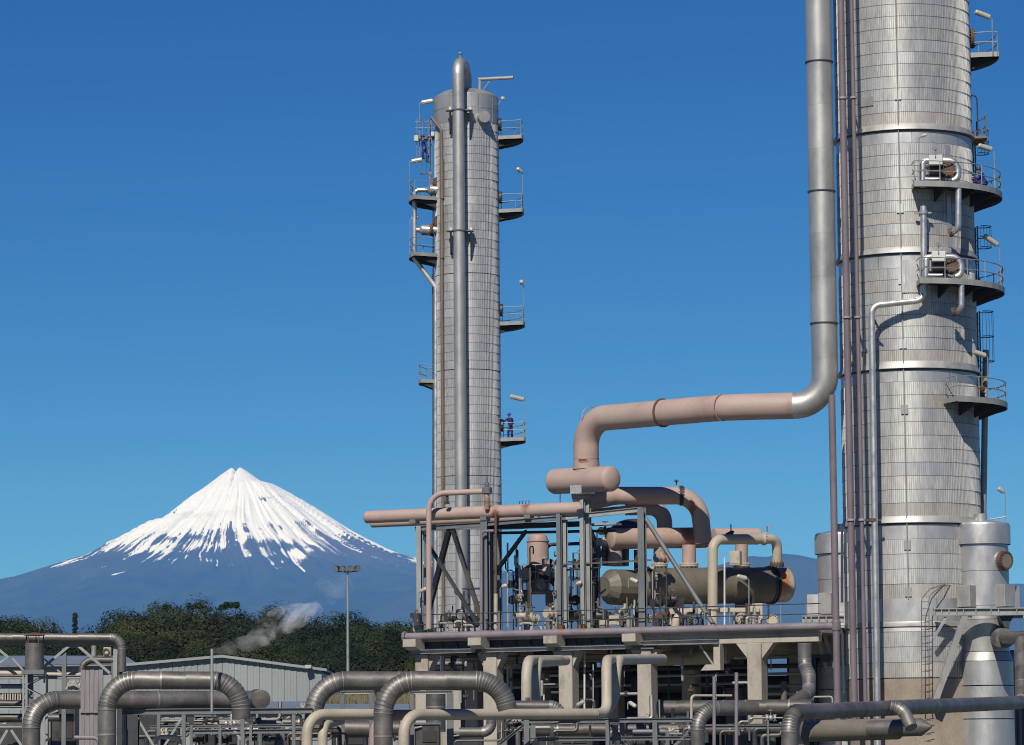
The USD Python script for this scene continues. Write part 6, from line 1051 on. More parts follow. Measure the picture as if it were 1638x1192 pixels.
insulated('clad_pipe', 'sheet-clad riser bending right beside the thin mauve posts', [S(1116, 1215, 2), S(1116, 1134, 2), S(1210, 1133, 3)], 11.2 * m_, [0, .75, 0], seed=10)
insulated('clad_pipe', 'long sheet-clad pipe crossing in front of the great tower and rising to the right drum', [S(1262, 1215, 1), S(1263, 1140, 1), S(1440, 1132, 10), P(1634, 1124, 150), P(1634, 1020, 153), P(1604, 1021, 164.0)], [11.8 * 132 / FP][0], [0, .7, 0, .62, .62, 0], seed=11)
insulated('clad_pipe', 'short sheet-clad branch dropping from the crossing pipe to the cone-ended drum', [S(1424, 1130, 8.5), S(1444, 1134, 8.5), S(1458, 1164, 8.0)], 10 * m_ * 1.05, [0, .5, 0], seed=12)
bp = (('inner beige pipe rising at the left and running right below the arches', 490, 1143, 0.0, 'beige', 1215), ('dark beige short riser right behind the left beige pipe', 513, 1150, 2.0, 'beige', 1215), ('pinkish beige pipe rising between the two other beige bends', 598, 1144, -1.5, 'beige_pink', 1215), ('right beige pipe rising before the inner arch foot', 646, 1144, -2.6, 'beige', 1215))
rb = 8.8 * m_
pipe('beige_pipe', bp[0][0], [S(491, 1215), S(491, 1143), S(984, 1142.5, 8), P(985, 1056, 128), P(1060, 1054, 140)], rb, 'beige', [0, .7, .95, 1.0, 0], n=20)
pipe('beige_pipe', bp[1][0], [S(516, 1215, 2), S(516, 1160, 2), S(545, 1152, 4)], rb * 0.9, 'cream', [0, .5, 0], n=20)
pipe('beige_pipe', bp[2][0], [S(599, 1215, -1.5), S(599, 1144, -1.5), S(700, 1143.5, -1.0)], rb, 'beige_pink', [0, .7, 0], n=20)
pipe('beige_pipe', bp[3][0], [S(646, 1215, -2.6), S(646, 1143.5, -2.6), S(950, 1142, 4.5), P(971, 1142, 125.5), P(970, 1056, 126.5), P(1020, 1054, 139)], rb, 'beige', [0, .7, 0, .95, 1.0, 0], n=20)
pipe('cream_gooseneck', 'cream gooseneck pipe under the deck left of the third column, front one', [P(842, 1128, 150), P(842, 1057, 150), P(896, 1056, 160)], 8.6 * 150 / FP, 'cream', [0, 1.0, 0], n=18)
pipe('cream_gooseneck', 'cream gooseneck pipe under the deck left of the third column, rear one', [P(857, 1128, 151.5), P(857, 1060, 151.5), P(905, 1057, 162)], 8 * 151 / FP, 'cream', [0, 1.0, 0], n=18)
pipe('under_deck_pipe', 'long dim beige pipe hanging under the deck right of the fourth column', [F(1030, 1055, 3.5), F(1165, 1050, 3.5)], 0.36, 'beige', n=18)
t = Thing('surge_drum', 'grey horizontal drum below the crossing pipe, before the great tower plinth', 'vessel', P(1360, 1168, 140)); mb = MB(); vessel_shell(mb, P(1288, 1170, 139), P(1436, 1166, 141), 17 * 140 / FP, 28, (0.15, 0.3)); t.add('shell', mb, L['vessel_pale'])
for x in (1342, 1357): mb = MB(); c = P(x, 1168, 140); mb.ring(c, (1, 0.2, 0.02), 17 * 140 / FP - 0.02, 17 * 140 / FP + 0.02, 0.06, 28); t.add('strap', mb, L['galv'])
t = Thing('cone_drum', 'sheet-clad horizontal drum ending in a cone, below the right strut', 'vessel', P(1450, 1164, 132)); mb = MB(); mb.tube([P(1390, 1167, 131), P(1472, 1163, 130)], 14 * 131 / FP, 26); t.add('shell', mb, L['insulated']); u = unit(P(1472, 1163, 130) - P(1390, 1167, 131)); mb = MB(); mb.lathe([(14.4 * 131 / FP, -0.05), (14.4 * 131 / FP, 0.03), (0.06, 0.45), (0.003, 0.46)], P(1472, 1163, 130), u, 26); t.add('end_cone', mb, L['insulated'], smooth=30)
for x, y0, lb in ((1142.5, 1082, 'left of the two thin mauve posts before the thick header'), (1178, 1076, 'right of the two thin mauve posts before the thick header')):
    pipe('mauve_post', lb, [P(x, 1215, 119), P(x, y0, 119)], 2.9 * 119 / FP, 'mauve_pale', n=12)
pipe('beige_small_pipe', 'thin beige pipe with bends and a flange beside the second mauve post', [P(1106, 1150, 126), P(1106, 1113, 126), P(1170, 1113, 127)], 0.05, 'beige', 0.15, n=8)

# ------------------------------------------------------------------ foreground racks
t = RK = Thing('pipe_rack', 'dark blue-grey steel rack beam with posts below the left loops', 'pipe rack', at_z(S(350, 1200, 2), 0)); R_ = lambda x, y, o=1.5: P(x, y, Y0 + o)
for xa, xb, y, h_, w_ in ((196, 500, 1139, 0.2, 0.2), (296, 490, 1171, 0.16, 0.16), (240, 480, 1163, 0.1, 0.1)):
    a, b = R_(xa, y), R_(xb, y); b[2] = a[2]; mb = MB(); mb.ibeam(a, b, w_, h_, 0.025); t.add('beam', mb, L['grey_paint'], smooth=False)
for x, w_, m_n in ((213, 0.38, 'dark_paint'), (254, 0.12, 'grey_paint'), (294, 0.14, 'grey_paint'), (306, 0.1, 'grey_paint'), (388, 0.14, 'grey_paint'), (401, 0.1, 'grey_paint'), (352, 0.1, 'grey_paint'), (470, 0.12, 'grey_paint')):
    a = R_(x, 1143 if w_ > 0.11 else 1160, 1.45); mb = MB(); mb.ibeam(at_z(a, 0), a, w_, w_, 0.02, up=np.array([0, 1.0, 0])); t.add('post', mb, L[m_n], smooth=False)
for (xa, ya, xb, yb) in ((218, 1146, 250, 1200), (292, 1147, 262, 1195), (372, 1165, 395, 1195)): mb = MB(); mb.beam(R_(xa, ya), R_(xb, yb), 0.08, 0.08); t.add('brace', mb, L['pale_paint'], smooth=False)
for x in (301, 396): mb = MB(); p_ = R_(x, 1147); s = 0.28; mb.prism([p_ + [-0.1, 0, 0], p_ + [0.2, 0, 0], p_ + [0.2, 0, -0.35], p_ + [-0.1, 0, -0.12]], np.array([0, 0.02, 0])); t.add('gusset', mb, L['dark_paint'], smooth=False)
t = Thing('pipe_rack', 'blue-grey steel rack with diagonal braces below the beige pipes, before the concrete columns', 'pipe rack', at_z(S(960, 1200, 2), 0)); R2 = lambda x, y, o=7.0: P(x, y, Y0 + o)
for xa, xb, y, h_ in ((834, 1110, 1154, 0.16), (836, 1110, 1183, 0.14), (1110, 1250, 1163, 0.1)):
    a, b = R2(xa, y), R2(xb, y); b[2] = a[2]; mb = MB(); mb.ibeam(a, b, 0.16, h_, 0.02); t.add('beam', mb, L['grey_paint'], smooth=False)
for x, w_ in ((842, 0.2), (972, 0.17), (1047, 0.17), (1228, 0.06)):
    a = R2(x, 1152); mb = MB(); mb.ibeam(at_z(a, 0) - [0, 0.1, 0], a - [0, 0.1, 0], w_, w_, 0.02, up=np.array([0, 1.0, 0])); t.add('post', mb, L['grey_paint'], smooth=False)
for (xa, ya, xb, yb) in ((977, 1160, 1012, 1200), (1100, 1173, 1068, 1203), (800, 1190, 838, 1160)): mb = MB(); mb.channel(R2(xa, ya), R2(xb, yb), 0.1, 0.1, 0.02); t.add('brace', mb, L['grey_paint'], smooth=False)
for x in (847, 979): mb = MB(); p_ = R2(x, 1160, 6.95); mb.prism([p_, p_ + [0.22, 0, 0], p_ + [0.22, 0, -0.5], p_ + [0, 0, -0.7]], np.array([0, 0.02, 0])); t.add('gusset', mb, L['grey_paint'], smooth=False)
t = Thing('pipe_support', 'grey steel trestles under the two nested arches', 'pipe support', at_z(S(640, 1150, 4), 0))
for xa, xb in ((544, 598), (655, 724)):
    a, b = P(xa, 1108, 125), P(xb, 1108, 125); b[2] = a[2]; mb = MB(); mb.ibeam(a, b, 0.14, 0.12, 0.02); t.add('beam', mb, L['pale_paint'], smooth=False)
    for x, w_ in ((xa + 4, 0.14), (xb - 4, 0.16 if xb < 600 else 0.24)): p_ = P(x, 1109, 125); mb = MB(); mb.beam(at_z(p_, 0), p_, w_, w_); t.add('post', mb, L['grey_paint'], smooth=False)
for x, y in ((548, 1098), (662, 1098)): mb = MB(); mb.box(P(x, y + 2, 119 if x > 600 else 123), (0.42, 0.4, 0.22)); t.add('pipe_shoe', mb, L['insulated'], smooth=False)
t = Thing('steel_post', 'blue-grey short steel post right of the trestle under the inner arch', 'post', at_z(P(846, 1180, 127), 0)); mb = MB(); a = P(806, 1185, 128); mb.ibeam(at_z(a, 0), a, 0.2, 0.2, 0.03, up=np.array([0, 1.0, 0])); t.add('post', mb, L['grey_paint'], smooth=False)
insulated('clad_pipe', 'short upright sheet-clad pipe seen under the inner arch', [P(697, 1170, 140), P(697, 1092, 140)], 15.5 * 140 / FP, 0.5, seed=21)
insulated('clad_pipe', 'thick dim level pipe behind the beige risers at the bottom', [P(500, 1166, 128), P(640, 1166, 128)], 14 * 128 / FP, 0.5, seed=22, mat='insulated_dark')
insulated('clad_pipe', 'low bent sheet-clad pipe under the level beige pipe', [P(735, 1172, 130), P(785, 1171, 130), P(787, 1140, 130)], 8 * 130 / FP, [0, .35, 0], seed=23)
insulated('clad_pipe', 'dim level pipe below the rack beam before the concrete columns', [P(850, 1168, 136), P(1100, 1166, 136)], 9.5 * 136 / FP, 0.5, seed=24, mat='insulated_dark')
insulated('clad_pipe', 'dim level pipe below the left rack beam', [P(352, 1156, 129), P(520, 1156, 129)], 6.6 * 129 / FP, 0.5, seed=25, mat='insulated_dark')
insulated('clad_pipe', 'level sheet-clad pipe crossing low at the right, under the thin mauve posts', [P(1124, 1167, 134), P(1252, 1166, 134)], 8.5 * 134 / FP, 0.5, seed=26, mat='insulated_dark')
pipe('thin_white_post', 'thin pale post standing before the left loop level run', [P(339, 1140, 116), P(339, 1038, 116)], 2.3 * 116 / FP, 'pale_paint', n=10)
pipe('low_hoop_pipe', 'small cream hoop pipe at the bottom below the left loop', [P(250, 1215, 119), P(250, 1179, 119), P(288, 1179, 119), P(288, 1215, 119)], 3.4 * 119 / FP, 'beige', 0.2, n=12)
pipe('level_stub_pipe', 'grey stub pipe with cream elbow crossing the grey panel near the bottom', [P(119, 1180, 117), P(156, 1180, 117), P(162, 1200, 117)], 3.4 * 117 / FP, 'mauve_pale', 0.2, n=12)
for x, y, lb in ((340, 1152, 'dark pump hidden behind the left rack posts'), (485, 1137, 'small yellow-green valve left of the outer arch foot'), (316, 1183, 'pale valve low in the left rack'), (355, 1185, 'grey valve low in the left rack, right one'), (640, 1180, 'dark valve between the beige risers')):
    valve(lb, P(x, y, 124), 0.13, 'cream' if '485' in str(x) else 'machine', (1, 0.2, 0))
# left rack: top pipe, truss, stack, lattice tower, panel
YT = 131.0; T_ = lambda x, y, o=0.0: P(x, y, YT + o)
insulated('clad_pipe', 'level sheet-clad pipe along the top of the left rack, bending down at its right end', [T_(-30, 1020), T_(195, 1020), T_(195, 1075)], 6.6 * YT / FP, [0, .42, 0], seed=31, seg=1.2)
t = Thing('pipe_rack', 'left steel truss rack carrying the top pipe at the picture edge', 'pipe rack', at_z(T_(90, 1100), 0))
for xa, ya, xb, yb, w_ in ((-30, 1029.5, 190, 1029.5, 0.13), (109, 1034.5, 126, 1034.5, 0.1), (-30, 1083, 135, 1083, 0.12), (-30, 1133, 45, 1133, 0.14), (-30, 1161, 45, 1161, 0.14)): mb = MB(); mb.ibeam(T_(xa, ya, .3), T_(xb, yb, .3), 0.13, w_, 0.02); t.add('beam', mb, L['pale_paint'], smooth=False)
for xa, ya, xb, yb, w_ in ((71, 1066, 110, 1034, 0.1), (126, 1034, 176, 1077, 0.1), (69, 1053, 97, 1076, 0.06), (-8, 1034, 14, 1052, 0.09), (14, 1050, -8, 1066, 0.07), (20, 1053, 38, 1073, 0.07), (12, 1168, -4, 1195, 0.1), (18, 1168, 36, 1195, 0.1), (105, 1103, 112, 1092, 0.07), (112, 1092, 128, 1100, 0.07)): mb = MB(); mb.beam(T_(xa, ya, .2), T_(xb, yb, .2), w_, w_); t.add('brace', mb, L['pale_paint'], smooth=False)
for x, y, w_, m_n in ((103, 1031, 0.16, 'grey_paint'), (185, 1033, 0.16, 'pale_paint'), (192, 1046, 0.2, 'dark_paint'), (180, 1060, 0.08, 'grey_paint')): a = T_(x, y, .3); mb = MB(); mb.ibeam(at_z(a, 0), a, w_, w_, 0.02, up=np.array([0, 1.0, 0])); t.add('post', mb, L[m_n], smooth=False)
t = Thing('vent_stack', 'stubby brown-grey vent stack with a rusty rain hood on the left rack', 'vent', T_(55, 1072, -1)); a, b = T_(55, 1073, -1), T_(55, 1029, -1); b = at_z(a, b[2]); rs = 15 * YT / FP
mb = MB(); mb.lathe([(rs, a[2]), (rs, b[2]), (rs - 0.02, b[2]), (rs - 0.02, a[2] + 0.3)], at_z(a, 0), UZ, 28); t.add('stack', mb, L['insulated']); hz_ = T_(55, 1017, -1)[2]; mb = MB(); mb.lathe([(rs * 1.12, hz_), (rs * 1.12, hz_ + 0.02), (rs * 0.5, hz_ + 0.1), (0.01, hz_ + 0.12)], at_z(a, 0), UZ, 28); mb.lathe([(0.01, hz_), (rs * 1.12, hz_)][::-1], at_z(a, 0), UZ, 28); t.add('rain_hood', mb, L['rusty'])
for k in range(5): q_ = at_z(a, 0) + rs * 0.95 * np.array([math.cos(k * 1.257 + .3), math.sin(k * 1.257 + .3), 0]); mb = MB(); mb.beam(at_z(q_, b[2] - 0.05), at_z(q_, hz_ + 0.01), 0.06, 0.03); t.add('hood_strap', mb, L['rusty'], smooth=False)
mb = MB(); mb.box(T_(55, 1075.5, -1), (0.82, 0.8, 0.16)); t.add('seat', mb, L['grey_paint'], smooth=False)
t = Thing('lattice_tower', 'narrow laced steel tower under the vent stack', 'steel tower', at_z(T_(54, 1150, -1), 0)); la, lb_ = T_(37.5, 1100, -1), T_(71, 1100, -1); ztl = T_(54, 1078, -1)[2]
for q_ in (la, lb_):
    for dy in (0.0, 0.75): mb = MB(); mb.beam(at_z(q_, 0) + [0, dy, 0], at_z(q_, ztl) + [0, dy, 0], 0.07, 0.07); t.add('leg', mb, L['pale_paint'], smooth=False)
z = ztl - 0.05; k = 0
while z > 0.6:
    p_, q_ = (la, lb_) if k % 2 else (lb_, la)
    for dy in (0.0, 0.75): mb = MB(); mb.beam(at_z(p_, z) + [0, dy, 0], at_z(q_, z - 0.42) + [0, dy, 0], 0.05, 0.03); t.add('lacing', mb, L['pale_paint'], smooth=False)
    z -= 0.42; k += 1
mb = MB(); p_ = T_(49, 1100, -0.6); mb.ibeam(at_z(p_, 0), at_z(p_, ztl), 0.12, 0.2, 0.02); t.add('centre_post', mb, L['grey_paint'], smooth=False)
t = Thing('timber_screen', 'tall weathered grey screen of upright boards between the two left loops', 'screen', at_z(P(146, 1150, 119), 0))
xs_ = np.linspace(129, 165, 6)
for i in range(5):
    top_ = P(146, 1071.5 + (i % 2) * 0.5, 119)[2]; zm = P(146, 1139, 119)[2]; a, b = P(xs_[i] + 0.3, 1100, 119), P(xs_[i + 1] - 0.3, 1100, 119); w_ = b[0] - a[0]; c = (a + b) / 2
    mb = MB(); mb.box(at_z(c, (top_ + zm) / 2) + [0, 0.02 * (i % 2), 0], (w_, 0.08, top_ - zm)); t.add('board', mb, L['panel_grey'], smooth=False)
    if i < 4: mb = MB(); mb.box(at_z(c, zm / 2 - 0.01) + [0, 0.03 + 0.02 * (i % 2), 0], (w_, 0.08, zm - 0.02)); t.add('board', mb, L['panel_grey'], smooth=False)
mb = MB(); c = P(146, 1139, 119); mb.box(c - [0, 0.06, 0], (0.8, 0.05, 0.06)); t.add('batten', mb, L['panel_grey'], smooth=False)
for lb, y, xa, xb, r_, mt, o in (('cream level pipe through the left rack, left of the lattice tower', 1077, -20, 35, 4.0, 'cream', 1.0), ('cream level pipe through the left rack, right of the lattice tower', 1079, 72, 132, 3.4, 'cream', 1.2), ('second thinner beige level pipe just below the cream one in the left rack', 1085, -20, 132, 1.6, 'beige', 1.4), ('grey level pipe in the left rack below the cream ones', 1098, -20, 40, 4.0, 'mauve_pale', 2), ('grey-brown level pipe in the left rack, second from the bottom', 1125, -20, 40, 4.6, 'insulated_dark', 2), ('thick brown level pipe at the bottom of the left rack', 1148, -20, 118, 6.6, 'insulated_dark', 2.5)):
    pipe('rack_pipe', lb, [T_(xa, y, o), T_(xb, y, o)], r_ * YT / FP, mt, n=14)
t = Thing('finned_cooler', 'row of pale upright fins low behind the left rack', 'cooler', T_(20, 1115, 4))
for i in range(8): mb = MB(); c = T_(6 + i * 4, 1115, 4); mb.box(c, (0.05, 0.5, 0.24)); t.add('fin', mb, L['cream'], smooth=False)
mb = MB(); mb.box(T_(20, 1110, 4.1), (1.0, 0.6, 0.06)); mb.box(T_(20, 1120, 4.1), (1.0, 0.6, 0.06)); t.add('frame', mb, L['machine'], smooth=False)
insulated('black_elbow_duct', 'black bent duct in the left rack below the truss peak', [T_(131, 1085, 3), T_(131, 1056, 3), T_(182, 1056, 3)], 5.5 * YT / FP, [0, .4, 0], mat='black_clad' if 'black_clad' in L else 'insulated_dark', seed=33, bands=False)
t = Thing('motor_valve', 'pale actuator with a round spoked end hanging under the left top pipe', 'valve', T_(172, 1042, 2)); mb = MB(); c = T_(172, 1043, 2); mb.box(c, (0.30, 0.3, 0.36), ch=0.03); t.add('casing', mb, L['cream'], smooth=False); mb = MB(); mb.ring(c + [-0.03, -0.17, 0], (0, 1, 0), 0.08, 0.14, 0.05, 14); t.add('end_ring', mb, L['rusty']); mb = MB(); mb.cyl(T_(150, 1050, 2), T_(150, 1033, 2), 0.1, n=10); t.add('neck', mb, L['galv'])
t = valve('cream round valve half behind the screen, under the cream pipes', T_(118, 1097, 2.5), 0.16, 'cream', (0.3, 1, 0))
# dim things under the compressor deck, second row
ud = random.Random(4)
for i, (x, y, d_, r_, ln) in enumerate(((720, 1062, 7.5, 0.5, 3.2), (800, 1090, 8.5, 0.6, 3.0), (930, 1085, 8.0, 0.55, 3.4), (1075, 1090, 7.5, 0.6, 4.2), (1090, 1120, 9.0, 0.5, 4.0), (1170, 1085, 9.5, 0.5, 3.0), (1240, 1100, 8.5, 0.6, 2.8))):
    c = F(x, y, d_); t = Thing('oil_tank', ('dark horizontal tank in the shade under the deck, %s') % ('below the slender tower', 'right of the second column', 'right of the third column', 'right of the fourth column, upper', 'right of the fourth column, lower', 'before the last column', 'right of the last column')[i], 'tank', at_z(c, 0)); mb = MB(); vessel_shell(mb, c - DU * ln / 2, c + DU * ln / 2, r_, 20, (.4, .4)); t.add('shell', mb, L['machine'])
    for s in (-0.3, 0.3): mb = MB(); q_ = c + DU * ln * s; mb.box(at_z(q_, (q_[2] - r_ * 0.6) / 2), (0.3, 0.9, q_[2] - r_ * 0.6), ax3); t.add('saddle', mb, L['machine'], smooth=False)
for i, (xa, xb, y, d_, r_, mt) in enumerate(((690, 1000, 1050, 5.0, 0.14, 'machine'), (690, 1300, 1062, 7.0, 0.1, 'galv'), (790, 1300, 1075, 5.6, 0.12, 'machine'), (1030, 1300, 1082, 4.6, 0.07, 'pale_paint'), (1030, 1190, 1096, 6.6, 0.07, 'pale_paint'), (800, 1010, 1100, 6.0, 0.08, 'pale_paint'), (1210, 1300, 1098, 5, 0.08, 'pale_paint'), (1210, 1300, 1110, 5, 0.1, 'galv'))):
    pipe('under_deck_tube', 'level tube in the shade under the deck, ' + ('topmost, along the left half', 'second from the top, full length', 'third from the top, beyond the second column', 'pale, right of the fourth column', 'pale and short, left of the last column', 'pale, between second and fourth columns', 'pale, right of the last column', 'lowest, right of the last column')[i], [F(xa, y, d_), at_z(F(xb, y, d_), F(xa, y, d_)[2])], r_, mt, group='level tubes under the deck', n=10)
for i, (x, y0, y1, d_, r_, mt) in enumerate(((935, 1040, 1140, 1.2, 0.05, 'white'), (949, 1062, 1140, 1.4, 0.04, 'pale_paint'), (758, 1060, 1120, 1.6, 0.05, 'brown_pipe'), (812, 1066, 1100, 2.0, 0.05, 'white'), (870, 1095, 1130, 3.0, 0.04, 'white'), (1070, 1062, 1130, 5.0, 0.05, 'machine'), (1130, 1062, 1130, 4.8, 0.05, 'machine'), (1254, 1090, 1125, 3.0, 0.16, 'brown_pipe'), (683, 1045, 1120, 1.5, 0.24, 'galv'), (708, 1046, 1120, 2.6, 0.13, 'polished'), (920, 1100, 1140, 2.0, 0.04, 'pale_paint'))):
    pipe('under_deck_upright', 'upright pipe under the deck, ' + ('white, right of the third column', 'pale, second right of the third column', 'brown, left of the second column', 'white, right of the second column', 'white, left of the third column', 'dark, right of the fourth column', 'dark, left of the hanger', 'thick brown, right of the last column', 'thick grey, right of the first column', 'polished, second right of the first column', 'pale, just right of the third column')[i], [F(x, y1, d_), at_z(F(x, y0, d_), F(x, y0, d_)[2])] , r_, mt, group='uprights under the deck', n=10)
for x0, y0, x1, y1, lb in ((921, 1130, 934, 1122, 'tubular lamp under the deck right of the third column'), (1004, 1122, 1017, 1130, 'tubular lamp under the deck left of the fourth column')):
    t = Thing('tube_lamp', lb, 'lamp', F(x0, y0, 0.2)); lamp(t, at_z(F(x0, y0, 0.2), F(x0, y0, 0.2)[2] - 0.4), F(x0, y0, 0.2), F(x1, y1, 0.0), size=0.11)
c = F(930, 1097, 3.0); t = Thing('instrument_shelter', 'small cream canopy with thin legs under the deck between two columns', 'canopy', at_z(c, 0)); mb = MB(); mb.hull([c + DU * a_ + DN * b_ + [0, 0, z_] for a_ in (-0.75, 0.75) for b_ in (-0.6, 0.8) for z_ in (0.0 + 0.25 * (b_ > 0), 0.05 + 0.25 * (b_ > 0))]); t.add('roof', mb, L['cream'], smooth=False)
for a_ in (-0.6, 0.6): mb = MB(); mb.beam(at_z(c + DU * a_, 0), c + DU * a_, 0.05, 0.05); t.add('leg', mb, L['pale_paint'], smooth=False)

# the dim pump shelter that closes the view under the deck
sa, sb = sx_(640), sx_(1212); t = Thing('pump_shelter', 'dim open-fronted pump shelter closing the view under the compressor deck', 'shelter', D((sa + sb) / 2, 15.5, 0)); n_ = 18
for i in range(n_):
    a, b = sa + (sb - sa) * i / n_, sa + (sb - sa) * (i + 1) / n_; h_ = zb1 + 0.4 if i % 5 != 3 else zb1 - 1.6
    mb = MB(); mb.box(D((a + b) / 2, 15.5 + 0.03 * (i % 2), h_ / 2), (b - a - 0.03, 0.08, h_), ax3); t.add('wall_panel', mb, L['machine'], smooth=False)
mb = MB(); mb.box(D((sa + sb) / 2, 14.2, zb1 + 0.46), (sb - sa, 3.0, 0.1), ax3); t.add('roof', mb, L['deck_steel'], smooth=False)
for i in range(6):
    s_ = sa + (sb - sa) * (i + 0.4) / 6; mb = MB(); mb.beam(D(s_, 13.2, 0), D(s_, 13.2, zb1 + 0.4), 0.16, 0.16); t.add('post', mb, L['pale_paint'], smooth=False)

cl_ = random.Random(21)
for i, (x, y, Y_, w_, h_, mt, lb) in enumerate(((225, 1165, 133, 1.5, 1.5, 'machine', 'dark machine casing behind the left rack first post'), (268, 1176, 134, 0.9, 1.0, 'machine', 'dark machine casing behind the left rack brace'), (330, 1160, 134, 0.8, 0.6, 'black', 'black box behind the left rack middle bay'), (372, 1182, 134, 1.2, 0.8, 'machine', 'dark machine casing low in the left rack middle bay'), (430, 1182, 133, 1.6, 0.9, 'machine', 'dark machine casing low in the left rack right bay'), (468, 1168, 135, 0.7, 1.2, 'dark_paint', 'dark cabinet beside the outer arch foot'),
      (100, 1165, 136, 1.2, 1.6, 'machine', 'dark machine casing behind the outer left pipe'), (20, 1178, 136, 1.8, 1.2, 'machine', 'dark machine casing at the bottom left corner'), (560, 1186, 135, 1.4, 0.5, 'black', 'black casing at the bottom between beige risers'), (680, 1178, 137, 1.2, 0.9, 'machine', 'dark casing at the bottom right of the inner arch foot'), (745, 1186, 137, 1.4, 0.6, 'black', 'black casing under the low bent pipe'), (905, 1180, 139, 2.2, 0.9, 'machine', 'dark casing behind the middle rack left bay'), (1015, 1182, 139, 1.6, 0.8, 'machine', 'dark casing behind the middle rack right bay'), (1080, 1160, 141, 1.2, 1.0, 'black', 'black casing left of the sheet-clad riser'), (1200, 1180, 139, 2.0, 0.8, 'machine', 'dark casing behind the two thin mauve posts'))):
    c = P(x, y, Y_); t = Thing('machine_casing', lb, 'machine', at_z(c, 0)); mb = MB(); mb.box(at_z(c, c[2] / 2 + h_ / 4), (w_, 0.9, c[2] + h_ / 2), ch=0.05); t.add('casing', mb, L[mt], smooth=False)
    mb = MB(); mb.box(at_z(c, c[2] + h_ / 2 + 0.05), (w_ * 1.06, 1.0, 0.08)); t.add('lid', mb, L['grey_paint'], smooth=False)
    mb = MB(); mb.box(c + [w_ * 0.15, -0.47, 0], (w_ * 0.45, 0.04, h_ * 0.5)); t.add('door', mb, L['deck_steel'], smooth=False)
    mb = MB(); mb.tube([c + [-w_ * 0.35, -0.55, -1.5], c + [-w_ * 0.35, -0.55, h_ * 0.35], c + [-w_ * 0.1, -0.5, h_ * 0.42]], 0.04, 8); t.add('conduit', mb, L['pale_paint'])

insulated('clad_pipe', 'capped end of a sheet-clad pipe, a grey disc right of the left loop', [P(410, 1117, 127), P(417.5, 1118.5, 121.5)], 14.6 * 122 / FP, 0.4, seed=41, caps=(False, True), mat='insulated_dark')

# lit odds and ends under the deck front, and small pipes threading the racks
uo = random.Random(55); bay = {}
for i in range(46):
    x, y, d_ = uo.uniform(690, 1300), uo.uniform(1050, 1135), uo.uniform(0.9, 3.4)
    if any(abs(x - c_) < 16 for c_ in cols): continue
    a = F(x, y, d_); hor = uo.random() < 0.5; b = a + DU * uo.uniform(0.4, 1.6) if hor else a + [0, 0, uo.uniform(0.4, 1.5)]
    c = b + (np.array([0, 0, -1.0]) if hor else DN * 0.8) * uo.uniform(0.3, 1.2)
    kb = sum(x > c_ for c_ in cols)
    if kb not in bay: bay[kb] = Thing('branch_pipework', 'small bent branch pipes in the shade under the deck, ' + ('left of the first column', 'between first and second columns', 'between second and third columns', 'between third and fourth columns', 'between the fourth and last columns', 'right of the last column')[kb], 'pipework', a, 'branch pipework under the deck')
    tt = bay[kb]; mb = MB(); mb.tube(fillet([a, b, c], 0.14), uo.uniform(0.03, 0.09), 8); tt.add('pipe', mb, L[uo.choice(['pale_paint', 'galv', 'machine', 'cream', 'machine', 'grey_paint'])])
    if i % 3 == 0: mb = MB(); flange(mb, a + (b - a) * 0.4, b - a, 0.15, 0.08, 8, 0.02); tt.add('flange', mb, L[uo.choice(['galv', 'machine', 'rusty'])])
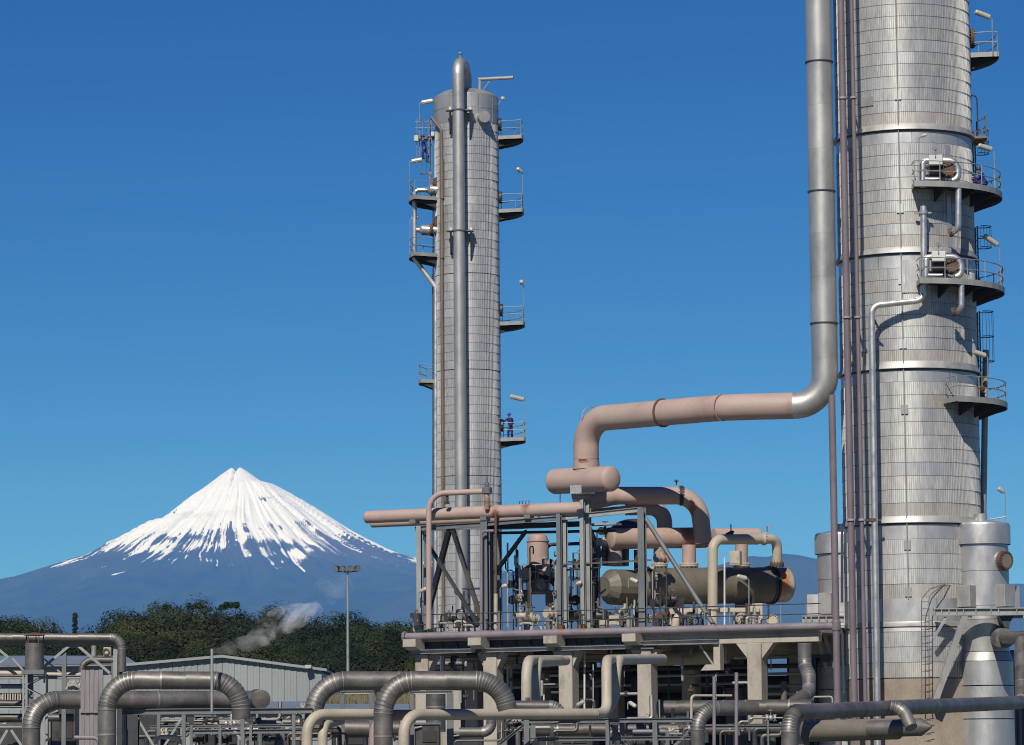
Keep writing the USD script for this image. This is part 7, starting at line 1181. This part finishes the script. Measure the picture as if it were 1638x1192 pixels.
for i in range(44):
    lo = i % 2; x = uo.uniform(215, 480) if lo else uo.uniform(700, 1250); y = uo.uniform(1148, 1186); Y_ = uo.uniform(123.5, 130) if lo else uo.uniform(128.5, 136)
    a = P(x, y, Y_); b = a + [uo.uniform(0.5, 2.2), 0, 0]; c = b + [0, uo.uniform(-0.3, 0.3), uo.choice((-1, 1)) * uo.uniform(0.25, 0.9)]
    kb = 10 + (x > 345) if lo else 20 + (x > 840) + (x > 970) + (x > 1110)
    if kb not in bay: bay[kb] = Thing('branch_pipework', 'small bent pipes threading ' + {10: 'the left rack, its left bay', 11: 'the left rack, its right bay', 20: 'the gap left of the middle rack', 21: 'the middle rack, its left bay', 22: 'the middle rack, its right bay', 23: 'the posts right of the sheet-clad riser'}[kb], 'pipework', a, 'branch pipework in the racks')
    tt = bay[kb]; mb = MB(); mb.tube(fillet([at_z(a, a[2] - uo.uniform(0.3, 1.0)), a, b, c], 0.14), uo.uniform(0.03, 0.10), 8); tt.add('pipe', mb, L[uo.choice(['insulated', 'insulated_dark', 'grey_paint', 'grey_paint', 'machine', 'dark_paint'])])
    if i % 3 == 0: mb = MB(); q_ = a + (b - a) * 0.5; mb.ball(q_, 0.12, 1); flange(mb, q_ + [0.15, 0, 0], (1, 0, 0), 0.14, 0.06, 6, 0.02); flange(mb, q_ - [0.15, 0, 0], (1, 0, 0), 0.14, 0.06, 6, 0.02); mb.cyl(q_, q_ + [0, 0, 0.3], 0.02, n=6); tt.add('cock', mb, L[uo.choice(['machine', 'galv', 'cream'])]); mb = MB(); mb.ring(q_ + [0, 0, 0.3], UZ, 0.08, 0.12, 0.03, 12); tt.add('cock_wheel', mb, L['galv'])

for x, y0, lb in ((1619, 1040, 'mauve upright pipe at the right picture edge, left one of two behind the riser'), (1628, 1060, 'mauve upright pipe at the right picture edge, right one of two behind the riser')):
    q_ = P(x, y0, 170); pipe('mauve_upright', lb, [at_z(q_, 0.5), q_], 0.11, 'mauve', n=12)
c = P(1634, 1120, 176); t = Thing('machine_casing', 'dark casing closing the right picture edge behind the mauve uprights', 'machine', at_z(c, 0)); mb = MB(); mb.box(at_z(c, 2.6), (2.4, 1.5, 5.2), ch=0.06); t.add('casing', mb, L['machine'], smooth=False); mb = MB(); mb.box(at_z(c, 5.26), (2.6, 1.7, 0.1)); t.add('lid', mb, L['grey_paint'], smooth=False)
